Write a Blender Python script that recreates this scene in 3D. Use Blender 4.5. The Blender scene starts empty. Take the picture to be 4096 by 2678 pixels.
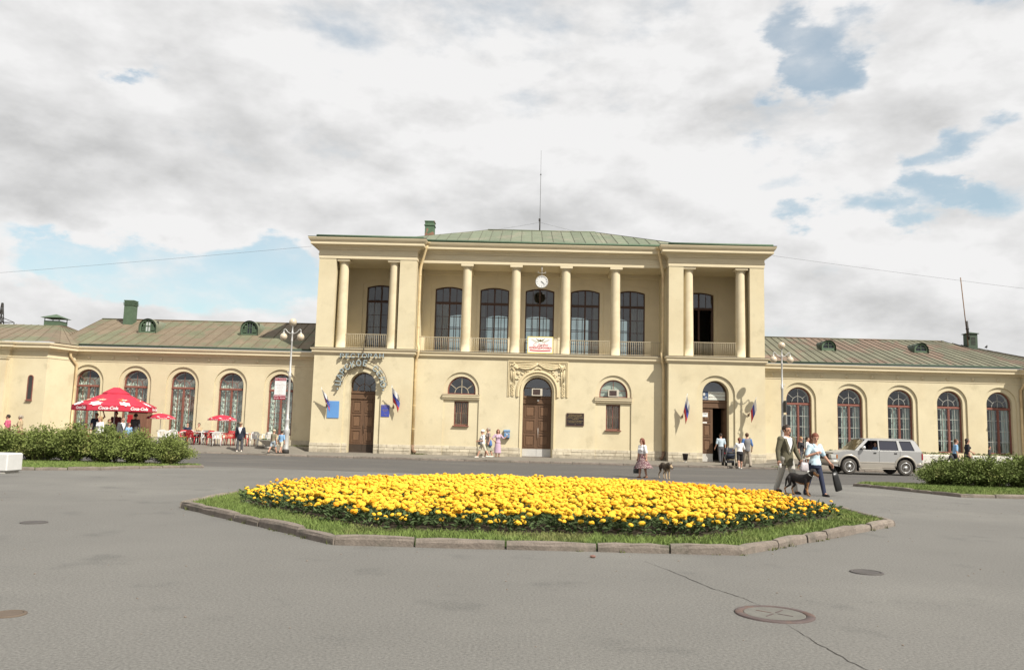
import bpy, bmesh, math, random
import numpy as np
from mathutils import Vector, Matrix, geometry
from math import sin, cos, pi, radians, sqrt, atan2, hypot

random.seed(7)
RNG = np.random.default_rng(7)
SC = bpy.context.scene
COL = SC.collection

# ------------------------------------------------------------------ camera
def make_camera():
    pitch, roll, yaw = 0.1166, 0.02619, -0.015526
    cy, sy = cos(yaw), sin(yaw)
    f = Vector((sy*cos(pitch), cy*cos(pitch), sin(pitch)))
    r = Vector((cy, -sy, 0)); u = r.cross(f)
    r2 = r*cos(roll)+u*sin(roll); u2 = u*cos(roll)-r*sin(roll)
    cd = bpy.data.cameras.new('camera'); cd.sensor_width = 36.0; cd.sensor_fit = 'HORIZONTAL'
    cd.lens = 3253.9/4096*36
    cd.clip_start = 0.1; cd.clip_end = 3000
    co = bpy.data.objects.new('camera', cd); COL.objects.link(co)
    m = Matrix.Identity(4)
    for i in range(3):
        m[i][0] = r2[i]; m[i][1] = u2[i]; m[i][2] = -f[i]
    m[0][3], m[1][3], m[2][3] = 0, 0, 1.57
    co.matrix_world = m
    SC.camera = co
make_camera()

# ------------------------------------------------------------------ sun, sky, exposure
SUN_AZ, SUN_EL = radians(45), radians(46)      # azimuth measured from straight behind the camera towards its right
SUNV = Vector((sin(SUN_AZ)*cos(SUN_EL), -cos(SUN_AZ)*cos(SUN_EL), sin(SUN_EL)))
def make_sun():
    ld = bpy.data.lights.new('sun', 'SUN'); ld.energy = 3.7; ld.angle = radians(0.53); ld.color = (1.0, 0.95, 0.86)
    lo = bpy.data.objects.new('sun', ld); COL.objects.link(lo)
    lo.rotation_euler = SUNV.to_track_quat('Z', 'Y').to_euler()
    lo.location = (30, -30, 40)
make_sun()
SKY_STRENGTH = 0.1
def make_world():
    w = bpy.data.worlds.new('World'); SC.world = w; w.use_nodes = True
    nt = w.node_tree; N = nt.nodes; L = nt.links
    N.clear()
    def nd(t, **k):
        n = N.new(t)
        for a, b in k.items(): setattr(n, a, b)
        return n
    def val(x):
        return x
    def put(sock, x):
        if isinstance(x, (int, float)): sock.default_value = x
        elif isinstance(x, tuple): sock.default_value = x
        else: L.new(x, sock)
    def mth(op, a, b=0.0, c=0.0, clamp=False):
        n = nd('ShaderNodeMath', operation=op); n.use_clamp = clamp
        put(n.inputs[0], a); put(n.inputs[1], b)
        if op in ('MULTIPLY_ADD', 'SMOOTH_MIN', 'SMOOTH_MAX'): put(n.inputs[2], c)
        return n.outputs[0]
    def vm(op, a, b=None):
        n = nd('ShaderNodeVectorMath', operation=op)
        put(n.inputs[0], a)
        if b is not None: put(n.inputs[1], b)
        return n
    def noise(vec, scale, detail, rough=0.55, dist=0.0):
        n = nd('ShaderNodeTexNoise'); n.noise_dimensions = '3D'
        L.new(vec, n.inputs['Vector']); n.inputs['Scale'].default_value = scale
        n.inputs['Detail'].default_value = detail; n.inputs['Roughness'].default_value = rough
        n.inputs['Distortion'].default_value = dist
        return n.outputs[0]
    def ss(x, a, b):
        n = nd('ShaderNodeMapRange', interpolation_type='SMOOTHSTEP')
        put(n.inputs['Value'], x); n.inputs['From Min'].default_value = a; n.inputs['From Max'].default_value = b
        return n.outputs[0]
    def mixc(f, a, b):
        n = nd('ShaderNodeMix', data_type='RGBA'); put(n.inputs[0], f); put(n.inputs[6], a); put(n.inputs[7], b)
        return n.outputs[2]
    sky = nd('ShaderNodeTexSky', sky_type='NISHITA'); sky.sun_disc = False
    sky.sun_elevation = SUN_EL
    sky.sun_rotation = atan2(SUNV.x, SUNV.y)
    sky.air_density = 1.0; sky.dust_density = 1.2; sky.ozone_density = 1.0
    tc = nd('ShaderNodeTexCoord')
    d = vm('NORMALIZE', tc.outputs['Generated']).outputs[0]
    sq = vm('MULTIPLY', d, (1.0, 1.0, 2.0)).outputs[0]
    off = vm('ADD', sq, (3.1, 1.7, 0.4)).outputs[0]
    n1 = noise(off, 3.2, 8, 0.53, 0.2)
    # same field sampled a little higher: its difference lights the tops and greys the bases
    off2 = vm('ADD', off, (0.02, -0.01, 0.075)).outputs[0]
    n2 = noise(off2, 3.2, 6, 0.51, 0.2)
    n3 = noise(vm('ADD', sq, (1.3, 5.5, 3.7)).outputs[0], 11.0, 6, 0.6)
    n4 = noise(vm('ADD', sq, (1.312, 5.495, 3.735)).outputs[0], 11.0, 4, 0.6)
    big = noise(vm('ADD', sq, (7.7, 0.3, 2.0)).outputs[0], 1.7, 3, 0.5)
    cov = mth('ADD', mth('ADD', n1, mth('MULTIPLY', mth('SUBTRACT', n3, 0.5), 0.42)), mth('MULTIPLY', mth('SUBTRACT', big, 0.5), 0.35))
    gaps = None
    wn = nd('ShaderNodeTexNoise'); L.new(off, wn.inputs['Vector']); wn.inputs['Scale'].default_value = 7.0; wn.inputs['Detail'].default_value = 6; wn.inputs['Roughness'].default_value = 0.6
    dw = vm('ADD', d, vm('MULTIPLY', vm('SUBTRACT', wn.outputs['Color'], (0.5, 0.5, 0.5)).outputs[0], (0.16, 0.16, 0.12)).outputs[0]).outputs[0]
    for (dx, dy, dz, hw, st) in CLOUD_GAPS:
        v = Vector((dx, dy, dz)).normalized()
        q = vm('SUBTRACT', dw, tuple(v)).outputs[0]
        q = vm('MULTIPLY', q, (1.0/hw, 1.0/hw, 1.7/hw)).outputs[0]
        ln = vm('LENGTH', q).outputs['Value']
        g = mth('MULTIPLY', ss(ln, 1.7, 0.0), st*0.95)
        gaps = g if gaps is None else mth('ADD', gaps, g)
    gaps = mth('MAXIMUM', mth('MINIMUM', gaps, 0.31), -0.25)
    cov2 = mth('SUBTRACT', cov, gaps)
    mask = ss(cov2, 0.245, 0.445)
    dens = ss(cov2, 0.40, 0.74)
    lit = mth('ADD', mth('MULTIPLY_ADD', mth('SUBTRACT', n1, n2), 3.5, 0.80), mth('MULTIPLY', mth('SUBTRACT', n3, n4), 1.25))
    grey = ss(big, 0.42, 0.68)
    br = mth('SUBTRACT', lit, mth('MULTIPLY', mth('MULTIPLY', dens, grey), 0.46))
    br = mth('MAXIMUM', mth('MINIMUM', br, 1.0), 0.0)
    cc = mixc(br, CLOUD_DARK, CLOUD_LIGHT)
    sep = nd('ShaderNodeSeparateXYZ'); L.new(d, sep.inputs[0])
    blue = nd('ShaderNodeMix', data_type='RGBA', blend_type='MULTIPLY'); blue.inputs[0].default_value = 1.0
    L.new(sky.outputs[0], blue.inputs[6]); blue.inputs[7].default_value = SKY_TINT
    # thin white veil over the blue
    veil = mixc(mth('MULTIPLY_ADD', ss(cov2, 0.10, 0.40), 0.28, 0.30), blue.outputs[2], CLOUD_LIGHT)
    allc = mixc(mask, veil, cc)
    bg = nd('ShaderNodeBackground'); L.new(allc, bg.inputs[0]); bg.inputs[1].default_value = SKY_STRENGTH
    out = nd('ShaderNodeOutputWorld'); L.new(bg.outputs[0], out.inputs[0])
CLOUD_LIGHT = (5.05, 5.02, 5.0, 1); CLOUD_DARK = (3.25, 3.25, 3.24, 1); SKY_TINT = (0.76, 0.90, 0.79, 1)
CLOUD_GAPS = [
    (-0.520, 0.837, 0.172, 0.061, 0.36),
    (-0.456, 0.874, 0.172, 0.072, 0.39),
    (-0.388, 0.908, 0.160, 0.078, 0.42),
    (-0.313, 0.930, 0.192, 0.044, 0.36),
    (-0.304, 0.941, 0.148, 0.067, 0.36),
    (-0.429, 0.893, 0.137, 0.061, 0.23),
    (-0.272, 0.946, 0.175, 0.039, 0.34),
    (-0.512, 0.838, 0.186, 0.044, 0.23),
    (0.288, 0.845, 0.451, 0.039, 0.41),
    (0.308, 0.852, 0.422, 0.039, 0.45),
    (0.334, 0.855, 0.397, 0.031, 0.41),
    (0.291, 0.871, 0.396, 0.022, 0.33),
    (0.344, 0.823, 0.452, 0.028, 0.22),
    (0.457, 0.775, 0.437, 0.025, 0.27),
    (0.486, 0.812, 0.325, 0.029, 0.36),
    (0.443, 0.840, 0.313, 0.026, 0.38),
    (0.407, 0.862, 0.301, 0.018, 0.27),
    (0.429, 0.860, 0.275, 0.024, 0.39),
    (0.462, 0.846, 0.266, 0.021, 0.33),
    (0.377, 0.892, 0.249, 0.033, 0.30),
    (0.420, 0.874, 0.245, 0.026, 0.33),
    (0.327, 0.913, 0.243, 0.024, 0.36),
    (0.271, 0.903, 0.335, 0.021, 0.18),
    (0.302, 0.911, 0.282, 0.026, 0.18),
    (0.480, 0.837, 0.264, 0.032, 0.30),
    (-0.441, 0.822, 0.361, 0.023, 0.35),
    (-0.418, 0.830, 0.369, 0.018, 0.26),
    (-0.280, 0.901, 0.332, 0.019, 0.05),
    (-0.295, 0.931, 0.213, 0.028, 0.21),
    (-0.092, 0.962, 0.257, 0.044, 0.18),
    (0.359, 0.911, 0.203, 0.037, 0.18),
    (0.264, 0.915, 0.303, 0.032, 0.15),
    (0.288, 0.931, 0.226, 0.032, 0.18),
    (-0.440, 0.892, 0.103, 0.111, -0.05),
    (0.465, 0.864, 0.191, 0.024, 0.15),
    (-0.523, 0.817, 0.240, 0.094, -0.22),
    (-0.446, 0.861, 0.246, 0.094, -0.22),
    (-0.357, 0.902, 0.245, 0.072, -0.18),
    (-0.529, 0.797, 0.293, 0.067, -0.20),
    (-0.454, 0.840, 0.297, 0.072, -0.10),
    (0.400, 0.842, 0.363, 0.072, -0.20),
    (0.456, 0.810, 0.370, 0.061, -0.20),
    (0.203, 0.885, 0.418, 0.067, -0.16),
    (0.188, 0.933, 0.307, 0.083, -0.16),
    (0.038, 0.962, 0.271, 0.089, -0.12),
    (0.369, 0.882, 0.295, 0.039, -0.14),
    (0.493, 0.827, 0.271, 0.033, -0.10),
    (0.435, 0.876, 0.207, 0.061, -0.16),
    (0.335, 0.925, 0.181, 0.078, -0.14),
    (0.491, 0.854, 0.171, 0.067, -0.14),
    (-0.218, 0.951, 0.219, 0.067, -0.16),
    (-0.440, 0.891, 0.112, 0.067, -0.12),
    (-0.527, 0.837, 0.148, 0.028, -0.12),
]
make_world()
SC.view_settings.view_transform = 'Standard'; SC.view_settings.look = 'None'
SC.view_settings.exposure = 0.83; SC.view_settings.gamma = 1.0
SC.view_settings.use_curve_mapping = False
SC.render.engine = 'CYCLES'
SC.cycles.max_bounces = 6; SC.cycles.diffuse_bounces = 3; SC.cycles.glossy_bounces = 3
SC.cycles.transparent_max_bounces = 12
SC.cycles.use_denoising = True

# ------------------------------------------------------------------ materials
MATS = {}
def mat(name, col, rough=0.8, var=0.10, scale=6.0, bump=0.0, bscale=60.0, metal=0.0, spec=0.3, col2=None, lo=0.45, hi=0.6,
        rnd=0.0, stains=None, stretch=None, coord='Object', emit=None, detail=4.0, fine=0.0, fscale=120.0):
    """principled material; noise mottles the colour, an optional second colour shows in patches"""
    m = bpy.data.materials.new(name); m.use_nodes = True
    nt = m.node_tree; N = nt.nodes; L = nt.links
    b = N['Principled BSDF']
    b.inputs['Roughness'].default_value = rough; b.inputs['Metallic'].default_value = metal
    b.inputs['Specular IOR Level'].default_value = spec
    tc = N.new('ShaderNodeTexCoord')
    vec = tc.outputs[coord]
    if stretch:
        mp = N.new('ShaderNodeMapping'); mp.inputs['Scale'].default_value = stretch
        L.new(vec, mp.inputs[0]); vec = mp.outputs[0]
    def nz(sc, det=detail):
        n = N.new('ShaderNodeTexNoise'); L.new(vec, n.inputs['Vector'])
        n.inputs['Scale'].default_value = sc; n.inputs['Detail'].default_value = det; n.inputs['Roughness'].default_value = 0.6
        return n.outputs[0]
    c4 = (col[0], col[1], col[2], 1)
    cur = None
    if col2 is not None:
        mr = N.new('ShaderNodeMapRange'); mr.interpolation_type = 'SMOOTHSTEP'
        mr.inputs['From Min'].default_value = lo; mr.inputs['From Max'].default_value = hi
        L.new(nz(scale*0.37, 5), mr.inputs['Value'])
        mx = N.new('ShaderNodeMix'); mx.data_type = 'RGBA'
        L.new(mr.outputs[0], mx.inputs[0]); mx.inputs[6].default_value = c4; mx.inputs[7].default_value = (*col2, 1)
        cur = mx.outputs[2]
    if stains is not None:      # (colour, scale, low, high): worn or stained patches over the base
        mr = N.new('ShaderNodeMapRange'); mr.interpolation_type = 'SMOOTHSTEP'
        mr.inputs['From Min'].default_value = stains[2]; mr.inputs['From Max'].default_value = stains[3]; mr.inputs['To Max'].default_value = stains[4]
        L.new(nz(stains[1], 8), mr.inputs['Value'])
        mx = N.new('ShaderNodeMix'); mx.data_type = 'RGBA'; L.new(mr.outputs[0], mx.inputs[0])
        if cur is not None: L.new(cur, mx.inputs[6])
        else: mx.inputs[6].default_value = c4
        mx.inputs[7].default_value = (*stains[0], 1); cur = mx.outputs[2]
    fac = None
    if var > 0:
        mr = N.new('ShaderNodeMapRange'); mr.inputs['From Min'].default_value = 0.25; mr.inputs['From Max'].default_value = 0.75
        mr.inputs['To Min'].default_value = 1-var; mr.inputs['To Max'].default_value = 1+var
        L.new(nz(scale), mr.inputs['Value']); fac = mr.outputs[0]
    if fine > 0:
        mr = N.new('ShaderNodeMapRange'); mr.inputs['From Min'].default_value = 0.3; mr.inputs['From Max'].default_value = 0.7
        mr.inputs['To Min'].default_value = 1-fine; mr.inputs['To Max'].default_value = 1+fine
        L.new(nz(fscale, 2), mr.inputs['Value'])
        if fac is None: fac = mr.outputs[0]
        else:
            mm = N.new('ShaderNodeMath'); mm.operation = 'MULTIPLY'; L.new(fac, mm.inputs[0]); L.new(mr.outputs[0], mm.inputs[1]); fac = mm.outputs[0]
    if rnd > 0:
        oi = N.new('ShaderNodeObjectInfo')
        mr = N.new('ShaderNodeMapRange'); mr.inputs['To Min'].default_value = 1-rnd; mr.inputs['To Max'].default_value = 1+rnd
        L.new(oi.outputs['Random'], mr.inputs['Value'])
        if fac is None: fac = mr.outputs[0]
        else:
            mm = N.new('ShaderNodeMath'); mm.operation = 'MULTIPLY'; L.new(fac, mm.inputs[0]); L.new(mr.outputs[0], mm.inputs[1]); fac = mm.outputs[0]
    if fac is not None:
        vmn = N.new('ShaderNodeVectorMath'); vmn.operation = 'SCALE'
        if cur is not None: L.new(cur, vmn.inputs[0])
        else: vmn.inputs[0].default_value = col
        L.new(fac, vmn.inputs['Scale']); cur = vmn.outputs[0]
    if cur is not None: L.new(cur, b.inputs['Base Color'])
    else: b.inputs['Base Color'].default_value = c4
    if bump > 0:
        bp = N.new('ShaderNodeBump'); bp.inputs['Strength'].default_value = bump; bp.inputs['Distance'].default_value = 0.02
        L.new(nz(bscale, 3), bp.inputs['Height']); L.new(bp.outputs[0], b.inputs['Normal'])
    if emit:
        b.inputs['Emission Color'].default_value = (*emit[:3], 1); b.inputs['Emission Strength'].default_value = emit[3]
    MATS[name] = m
    return m
def glass(name, tint, refl=0.10, rough=0.02):
    m = bpy.data.materials.new(name); m.use_nodes = True
    nt = m.node_tree; N = nt.nodes; L = nt.links; N.clear()
    tr = N.new('ShaderNodeBsdfTransparent'); tr.inputs[0].default_value = (*tint, 1)
    gl = N.new('ShaderNodeBsdfGlossy'); gl.inputs['Roughness'].default_value = rough; gl.inputs[0].default_value = (0.95, 0.97, 1, 1)
    lw = N.new('ShaderNodeLayerWeight'); lw.inputs[0].default_value = 0.5
    mr = N.new('ShaderNodeMapRange'); mr.inputs['To Min'].default_value = refl; mr.inputs['To Max'].default_value = 0.8
    pw = N.new('ShaderNodeMath'); pw.operation = 'POWER'; pw.inputs[1].default_value = 2.5
    L.new(lw.outputs['Facing'], pw.inputs[0]); L.new(pw.outputs[0], mr.inputs['Value'])
    # slightly wavy old panes, each set a little differently in its frame
    tc = N.new('ShaderNodeTexCoord'); nz = N.new('ShaderNodeTexNoise'); nz.inputs['Scale'].default_value = 1.6
    L.new(tc.outputs['Object'], nz.inputs['Vector'])
    bp = N.new('ShaderNodeBump'); bp.inputs['Strength'].default_value = 0.10; bp.inputs['Distance'].default_value = 0.06
    L.new(nz.outputs[0], bp.inputs['Height']); L.new(bp.outputs[0], gl.inputs['Normal'])
    mx = N.new('ShaderNodeMixShader'); L.new(mr.outputs[0], mx.inputs[0]); L.new(tr.outputs[0], mx.inputs[1]); L.new(gl.outputs[0], mx.inputs[2])
    o = N.new('ShaderNodeOutputMaterial'); L.new(mx.outputs[0], o.inputs[0])
    MATS[name] = m
    return m

# ------------------------------------------------------------------ mesh builder
ORG = {}        # world position of things' origins (things built in world coordinates)
class MB:
    def __init__(s): s.v = []; s.f = []; s.m = []; s.s = []
    def add(s, verts, faces, mi=0, smooth=False):
        b = len(s.v); s.v.extend([tuple(p) for p in verts])
        for f in faces:
            s.f.append(tuple(i+b for i in f)); s.m.append(mi); s.s.append(smooth)
        return s
    def box(s, x0, x1, y0, y1, z0, z1, mi=0):
        v = [(x0,y0,z0),(x1,y0,z0),(x1,y1,z0),(x0,y1,z0),(x0,y0,z1),(x1,y0,z1),(x1,y1,z1),(x0,y1,z1)]
        return s.add(v, [(0,3,2,1),(4,5,6,7),(0,1,5,4),(1,2,6,5),(2,3,7,6),(3,0,4,7)], mi)
    def bbox(s, x0, x1, y0, y1, z0, z1, b=0.01, mi=0, smooth=False):
        """box with chamfered edges"""
        v = []; 
        for z, i in ((z0, b), (z0+b, 0), (z1-b, 0), (z1, b)):
            X0, X1, Y0, Y1 = x0+i, x1-i, y0+i, y1-i
            c = b if i == 0 else b*0.4
            v += [(X0+c,Y0,z),(X1-c,Y0,z),(X1,Y0+c,z),(X1,Y1-c,z),(X1-c,Y1,z),(X0+c,Y1,z),(X0,Y1-c,z),(X0,Y0+c,z)]
        f = [tuple(range(7,-1,-1)), tuple(range(24,32))]
        for k in range(3):
            for j in range(8):
                a, c = k*8+j, k*8+(j+1) % 8
                f.append((a, c, c+8, a+8))
        return s.add(v, f, mi, smooth)
    def prism(s, pts, y0, y1, mi=0):
        """polygon in XZ (counter-clockwise seen from -Y) pushed along Y"""
        n = len(pts)
        v = [(p[0], y0, p[1]) for p in pts]+[(p[0], y1, p[1]) for p in pts]
        f = [tuple(range(n)), tuple(range(2*n-1, n-1, -1))]
        f += [(i+n, (i+1) % n+n, (i+1) % n, i) for i in range(n)]
        return s.add(v, f, mi)
    def prismz(s, pts, z0, z1, mi=0):
        n = len(pts)
        v = [(p[0], p[1], z0) for p in pts]+[(p[0], p[1], z1) for p in pts]
        f = [tuple(range(n-1, -1, -1)), tuple(range(n, 2*n))]
        f += [(i, (i+1) % n, (i+1) % n+n, i+n) for i in range(n)]
        return s.add(v, f, mi)
    def lathe(s, prof, c=(0,0,0), n=16, mi=0, smooth=True, axis='z', sx=1.0, sy=1.0):
        v = []
        for r, h in prof:
            for k in range(n):
                a = 2*pi*k/n
                x, y, z = r*cos(a)*sx, r*sin(a)*sy, h
                if axis == 'y': x, y, z = x, h, -y
                elif axis == 'x': x, y, z = h, x, y
                v.append((c[0]+x, c[1]+y, c[2]+z))
        f = []
        for j in range(len(prof)-1):
            for k in range(n):
                a, b = j*n+k, j*n+(k+1) % n
                f.append((a, b, b+n, a+n))
        if prof[0][0] > 1e-6: f.append(tuple(range(n-1, -1, -1)))
        if prof[-1][0] > 1e-6: f.append(tuple(range((len(prof)-1)*n, len(prof)*n)))
        return s.add(v, f, mi, smooth)
    def tube(s, pts, r, n=8, mi=0, smooth=True, caps=True):
        P = [Vector(p) for p in pts]; R = r if isinstance(r, (list, tuple)) else [r]*len(P)
        v = []; up = None
        for i, p in enumerate(P):
            t = (P[min(i+1, len(P)-1)]-P[max(i-1, 0)])
            if t.length < 1e-9: t = Vector((0,0,1))
            t.normalize()
            if up is None:
                up = Vector((0,0,1)) if abs(t.z) < 0.9 else Vector((1,0,0))
            a = t.cross(up)
            if a.length < 1e-6: a = t.cross(Vector((0,1,0)))
            a.normalize(); b = a.cross(t); up = b
            for k in range(n):
                q = 2*pi*k/n
                v.append(tuple(p+a*(R[i]*cos(q))+b*(R[i]*sin(q))))
        f = []
        for j in range(len(P)-1):
            for k in range(n):
                a, b = j*n+k, j*n+(k+1) % n
                f.append((a, a+n, b+n, b))
        if caps:
            f.append(tuple(range(n))); f.append(tuple(range((len(P)-1)*n+n-1, (len(P)-1)*n-1, -1)))
        return s.add(v, f, mi, smooth)
    def loft(s, rings, mi=0, smooth=True, caps=True, closed=True):
        n = len(rings[0]); v = [p for r in rings for p in r]; f = []
        for j in range(len(rings)-1):
            for k in range(n if closed else n-1):
                a, b = j*n+k, j*n+(k+1) % n
                f.append((a, b, b+n, a+n))
        if caps:
            f.append(tuple(range(n-1, -1, -1))); f.append(tuple(range((len(rings)-1)*n, len(rings)*n)))
        return s.add(v, f, mi, smooth)
    def sweep(s, prof, path, mi=0, smooth=False):
        """moulding: profile (offset to the right of travel, height) along an XY path with mitred corners"""
        P = [Vector((p[0], p[1])) for p in path]; rings = []
        for i, p in enumerate(P):
            ds = []
            if i > 0: ds.append((p-P[i-1]).normalized())
            if i < len(P)-1: ds.append((P[i+1]-p).normalized())
            ns = [Vector((d.y, -d.x)) for d in ds]
            if len(ns) == 2:
                m = ns[0]+ns[1]; m = m/(m.dot(ns[0]))
            else: m = ns[0]
            rings.append([(p.x+m.x*o, p.y+m.y*o, z) for o, z in prof])
        return s.loft(rings, mi, smooth, True, True)
    def sphere(s, c, r, n=10, m=7, mi=0, sc=(1,1,1), smooth=True):
        pr = [(r*sin(pi*j/m), -r*cos(pi*j/m)) for j in range(m+1)]
        pr[0] = (1e-5, -r); pr[-1] = (1e-5, r)
        b = len(s.v); s.lathe(pr, (0,0,0), n, mi, smooth)
        for i in range(b, len(s.v)):
            x, y, z = s.v[i]; s.v[i] = (c[0]+x*sc[0], c[1]+y*sc[1], c[2]+z*sc[2])
        return s
    def capsule(s, p0, p1, r0, r1, n=10, mi=0):
        p0, p1 = Vector(p0), Vector(p1); t = (p1-p0); l = t.length; t.normalize()
        pts = []; rr = []
        for a in (0.02, 30, 60): 
            q = radians(a); pts.append(p0-t*r0*cos(q)); rr.append(max(r0*sin(q), 1e-4))
        pts.append(p0); rr.append(r0); pts.append((p0+p1)/2); rr.append((r0+r1)/2); pts.append(p1); rr.append(r1)
        for a in (60, 30, 0.02):
            q = radians(a); pts.append(p1+t*r1*cos(q)); rr.append(max(r1*sin(q), 1e-4))
        return s.tube(pts, rr, n, mi)
    def xf(s, M, start=0):
        for i in range(start, len(s.v)): s.v[i] = tuple(M @ Vector(s.v[i]))
        return s
    def mesh(s, name, mats, off=(0,0,0)):
        me = bpy.data.meshes.new(name)
        if off != (0,0,0): vv = [(a-off[0], b-off[1], c-off[2]) for a, b, c in s.v]
        else: vv = s.v
        me.from_pydata(vv, [], s.f)
        for m in (mats if isinstance(mats, (list, tuple)) else [mats]): me.materials.append(m)
        me.polygons.foreach_set('material_index', s.m)
        me.polygons.foreach_set('use_smooth', s.s)
        me.update()
        return me
    def build(s, name, mats, parent=None, loc=None, rz=0.0):
        """one mesh object; under a parent whose world origin is known the vertices are taken as world coordinates"""
        off = ORG.get(parent.name, (0,0,0)) if parent is not None and loc is None else (0,0,0)
        me = s.mesh(name, mats, off)
        return link(name, me, parent, loc, rz, off)
def link(name, me, parent=None, loc=None, rz=0.0, org=None):
    o = bpy.data.objects.new(name, me); COL.objects.link(o)
    if parent is not None: o.parent = parent
    if loc is not None: o.location = loc
    if rz: o.rotation_euler = (0, 0, rz)
    if parent is not None and org and loc is None: ORG[o.name] = org
    return o
def tag(o, label=None, cat=None, group=None, kind=None):
    if label: o['label'] = label
    if cat: o['category'] = cat
    if group: o['group'] = group
    if kind: o['kind'] = kind
    return o
def thing(name, label, cat, loc=(0,0,0), rz=0.0, group=None, world=False):
    o = bpy.data.objects.new(name, None); COL.objects.link(o)
    o.empty_display_size = 0.2
    o.location = loc; o.rotation_euler = (0, 0, rz)
    if world: ORG[o.name] = tuple(loc)
    return tag(o, label, cat, group)
KIDS = {}
def children(o): return [c for c in COL.objects if c.parent is o]
def dup(root, loc=None, rz=None, label=None, group=None, kids=None):
    """copy of a thing (or part) with copies of its parts and sub-parts; meshes shared"""
    r = root.copy(); COL.objects.link(r)
    if loc is not None: r.location = loc
    if rz is not None: r.rotation_euler = (0, 0, rz)
    if label: r['label'] = label
    if group: r['group'] = group
    tree = kids if kids is not None else kid_tree(root)
    def rec(tr, par):
        for o, sub in tr:
            c = o.copy(); COL.objects.link(c); c.parent = par
            rec(sub, c)
    rec(tree, r)
    return r
def kid_tree(root):
    allo = list(COL.objects); by = {}
    for o in allo:
        if o.parent: by.setdefault(o.parent.name, []).append(o)
    def rec(o): return [(c, rec(c)) for c in by.get(o.name, [])]
    return rec(root)
def arc(cx, cz, r, a0, a1, n):
    return [(cx+r*cos(radians(a0+(a1-a0)*i/n)), cz+r*sin(radians(a0+(a1-a0)*i/n))) for i in range(n+1)]
def arch_pts(cx, hw, z0, zs, n=18, rise=None):
    """outline of an arched opening, counter-clockwise from bottom left; rise: segmental arch height"""
    if rise is None: a = arc(cx, zs, hw, 0, 180, n)
    else:
        R = (hw*hw+rise*rise)/(2*rise); t = math.degrees(math.asin(hw/R))
        a = arc(cx, zs+rise-R, R, 90-t, 90+t, n)
    return [(cx-hw, z0), (cx+hw, z0)]+a
def panel(mb, outline, holes, y0, y1, mi=0):
    """flat wall in XZ with holes, from Y=y0 (front) to y1, as real geometry with reveals"""
    loops = [outline]+list(holes); pts = []; edges = []
    for lp in loops:
        b = len(pts); pts += [Vector((p[0], p[1])) for p in lp]
        edges += [(b+i, b+(i+1) % len(lp)) for i in range(len(lp))]
    vs, es, fs, *_ = geometry.delaunay_2d_cdt(pts, edges, [], 1, 1e-6)
    def inside(p, poly):
        c = False; j = len(poly)-1
        for i in range(len(poly)):
            xi, zi = poly[i]; xj, zj = poly[j]
            if ((zi > p[1]) != (zj > p[1])) and p[0] < (xj-xi)*(p[1]-zi)/(zj-zi)+xi: c = not c
            j = i
        return c
    keep = []
    for f in fs:
        cx = sum(vs[i].x for i in f)/len(f); cz = sum(vs[i].y for i in f)/len(f)
        if inside((cx, cz), outline) and not any(inside((cx, cz), h) for h in holes):
            keep.append(f)
    front = []; n = len(vs)
    v = [(p.x, y0, p.y) for p in vs]+[(p.x, y1, p.y) for p in vs]
    for f in keep:
        a = sum(vs[f[i]].x*vs[f[(i+1) % len(f)]].y-vs[f[(i+1) % len(f)]].x*vs[f[i]].y for i in range(len(f)))
        f = tuple(f) if a > 0 else tuple(reversed(f))
        front.append(f)
    faces = list(front)+[tuple(i+n for i in reversed(f)) for f in front]
    cnt = {}
    for f in front:
        for i in range(len(f)):
            e = (f[i], f[(i+1) % len(f)]); cnt[e] = 1
    for (a, b) in cnt:
        if (b, a) not in cnt: faces.append((a+n, b+n, b, a))
    return mb.add(v, faces, mi)
FONT_CACHE = {}
def text_mb(body, size, depth=0.004, mi=0, shear=0.0, bold=0.0, align='CENTER', res=3):
    """lettering as flat extruded mesh in XZ facing -Y, centred on the origin"""
    c = bpy.data.curves.new('lettering', 'FONT'); c.body = body; c.size = size; c.extrude = depth/2
    c.align_x = align; c.align_y = 'CENTER'; c.shear = shear; c.offset = bold; c.resolution_u = res
    o = bpy.data.objects.new('lettering', c); COL.objects.link(o)
    me = bpy.data.meshes.new_from_object(o.evaluated_get(bpy.context.evaluated_depsgraph_get()))
    bpy.data.objects.remove(o); bpy.data.curves.remove(c)
    mb = MB()
    mb.add([(v.co.x, -v.co.z, v.co.y) for v in me.vertices], [tuple(p.vertices) for p in me.polygons], mi)
    bpy.data.meshes.remove(me)
    return mb
def merge(dst, src, M=None, mi=None):
    v = [tuple(M @ Vector(p)) for p in src.v] if M is not None else src.v
    b = len(dst.v); dst.v.extend(v)
    for f, m, s in zip(src.f, src.m, src.s):
        dst.f.append(tuple(i+b for i in f)); dst.m.append(m if mi is None else mi); dst.s.append(s)
    return dst
def T(x, y, z, rz=0.0, s=1.0): return Matrix.Translation((x, y, z)) @ Matrix.Rotation(rz, 4, 'Z') @ Matrix.Scale(s, 4)
def smooth01(x):
    x = min(1.0, max(0.0, x)); return x*x*(3-2*x)

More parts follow.
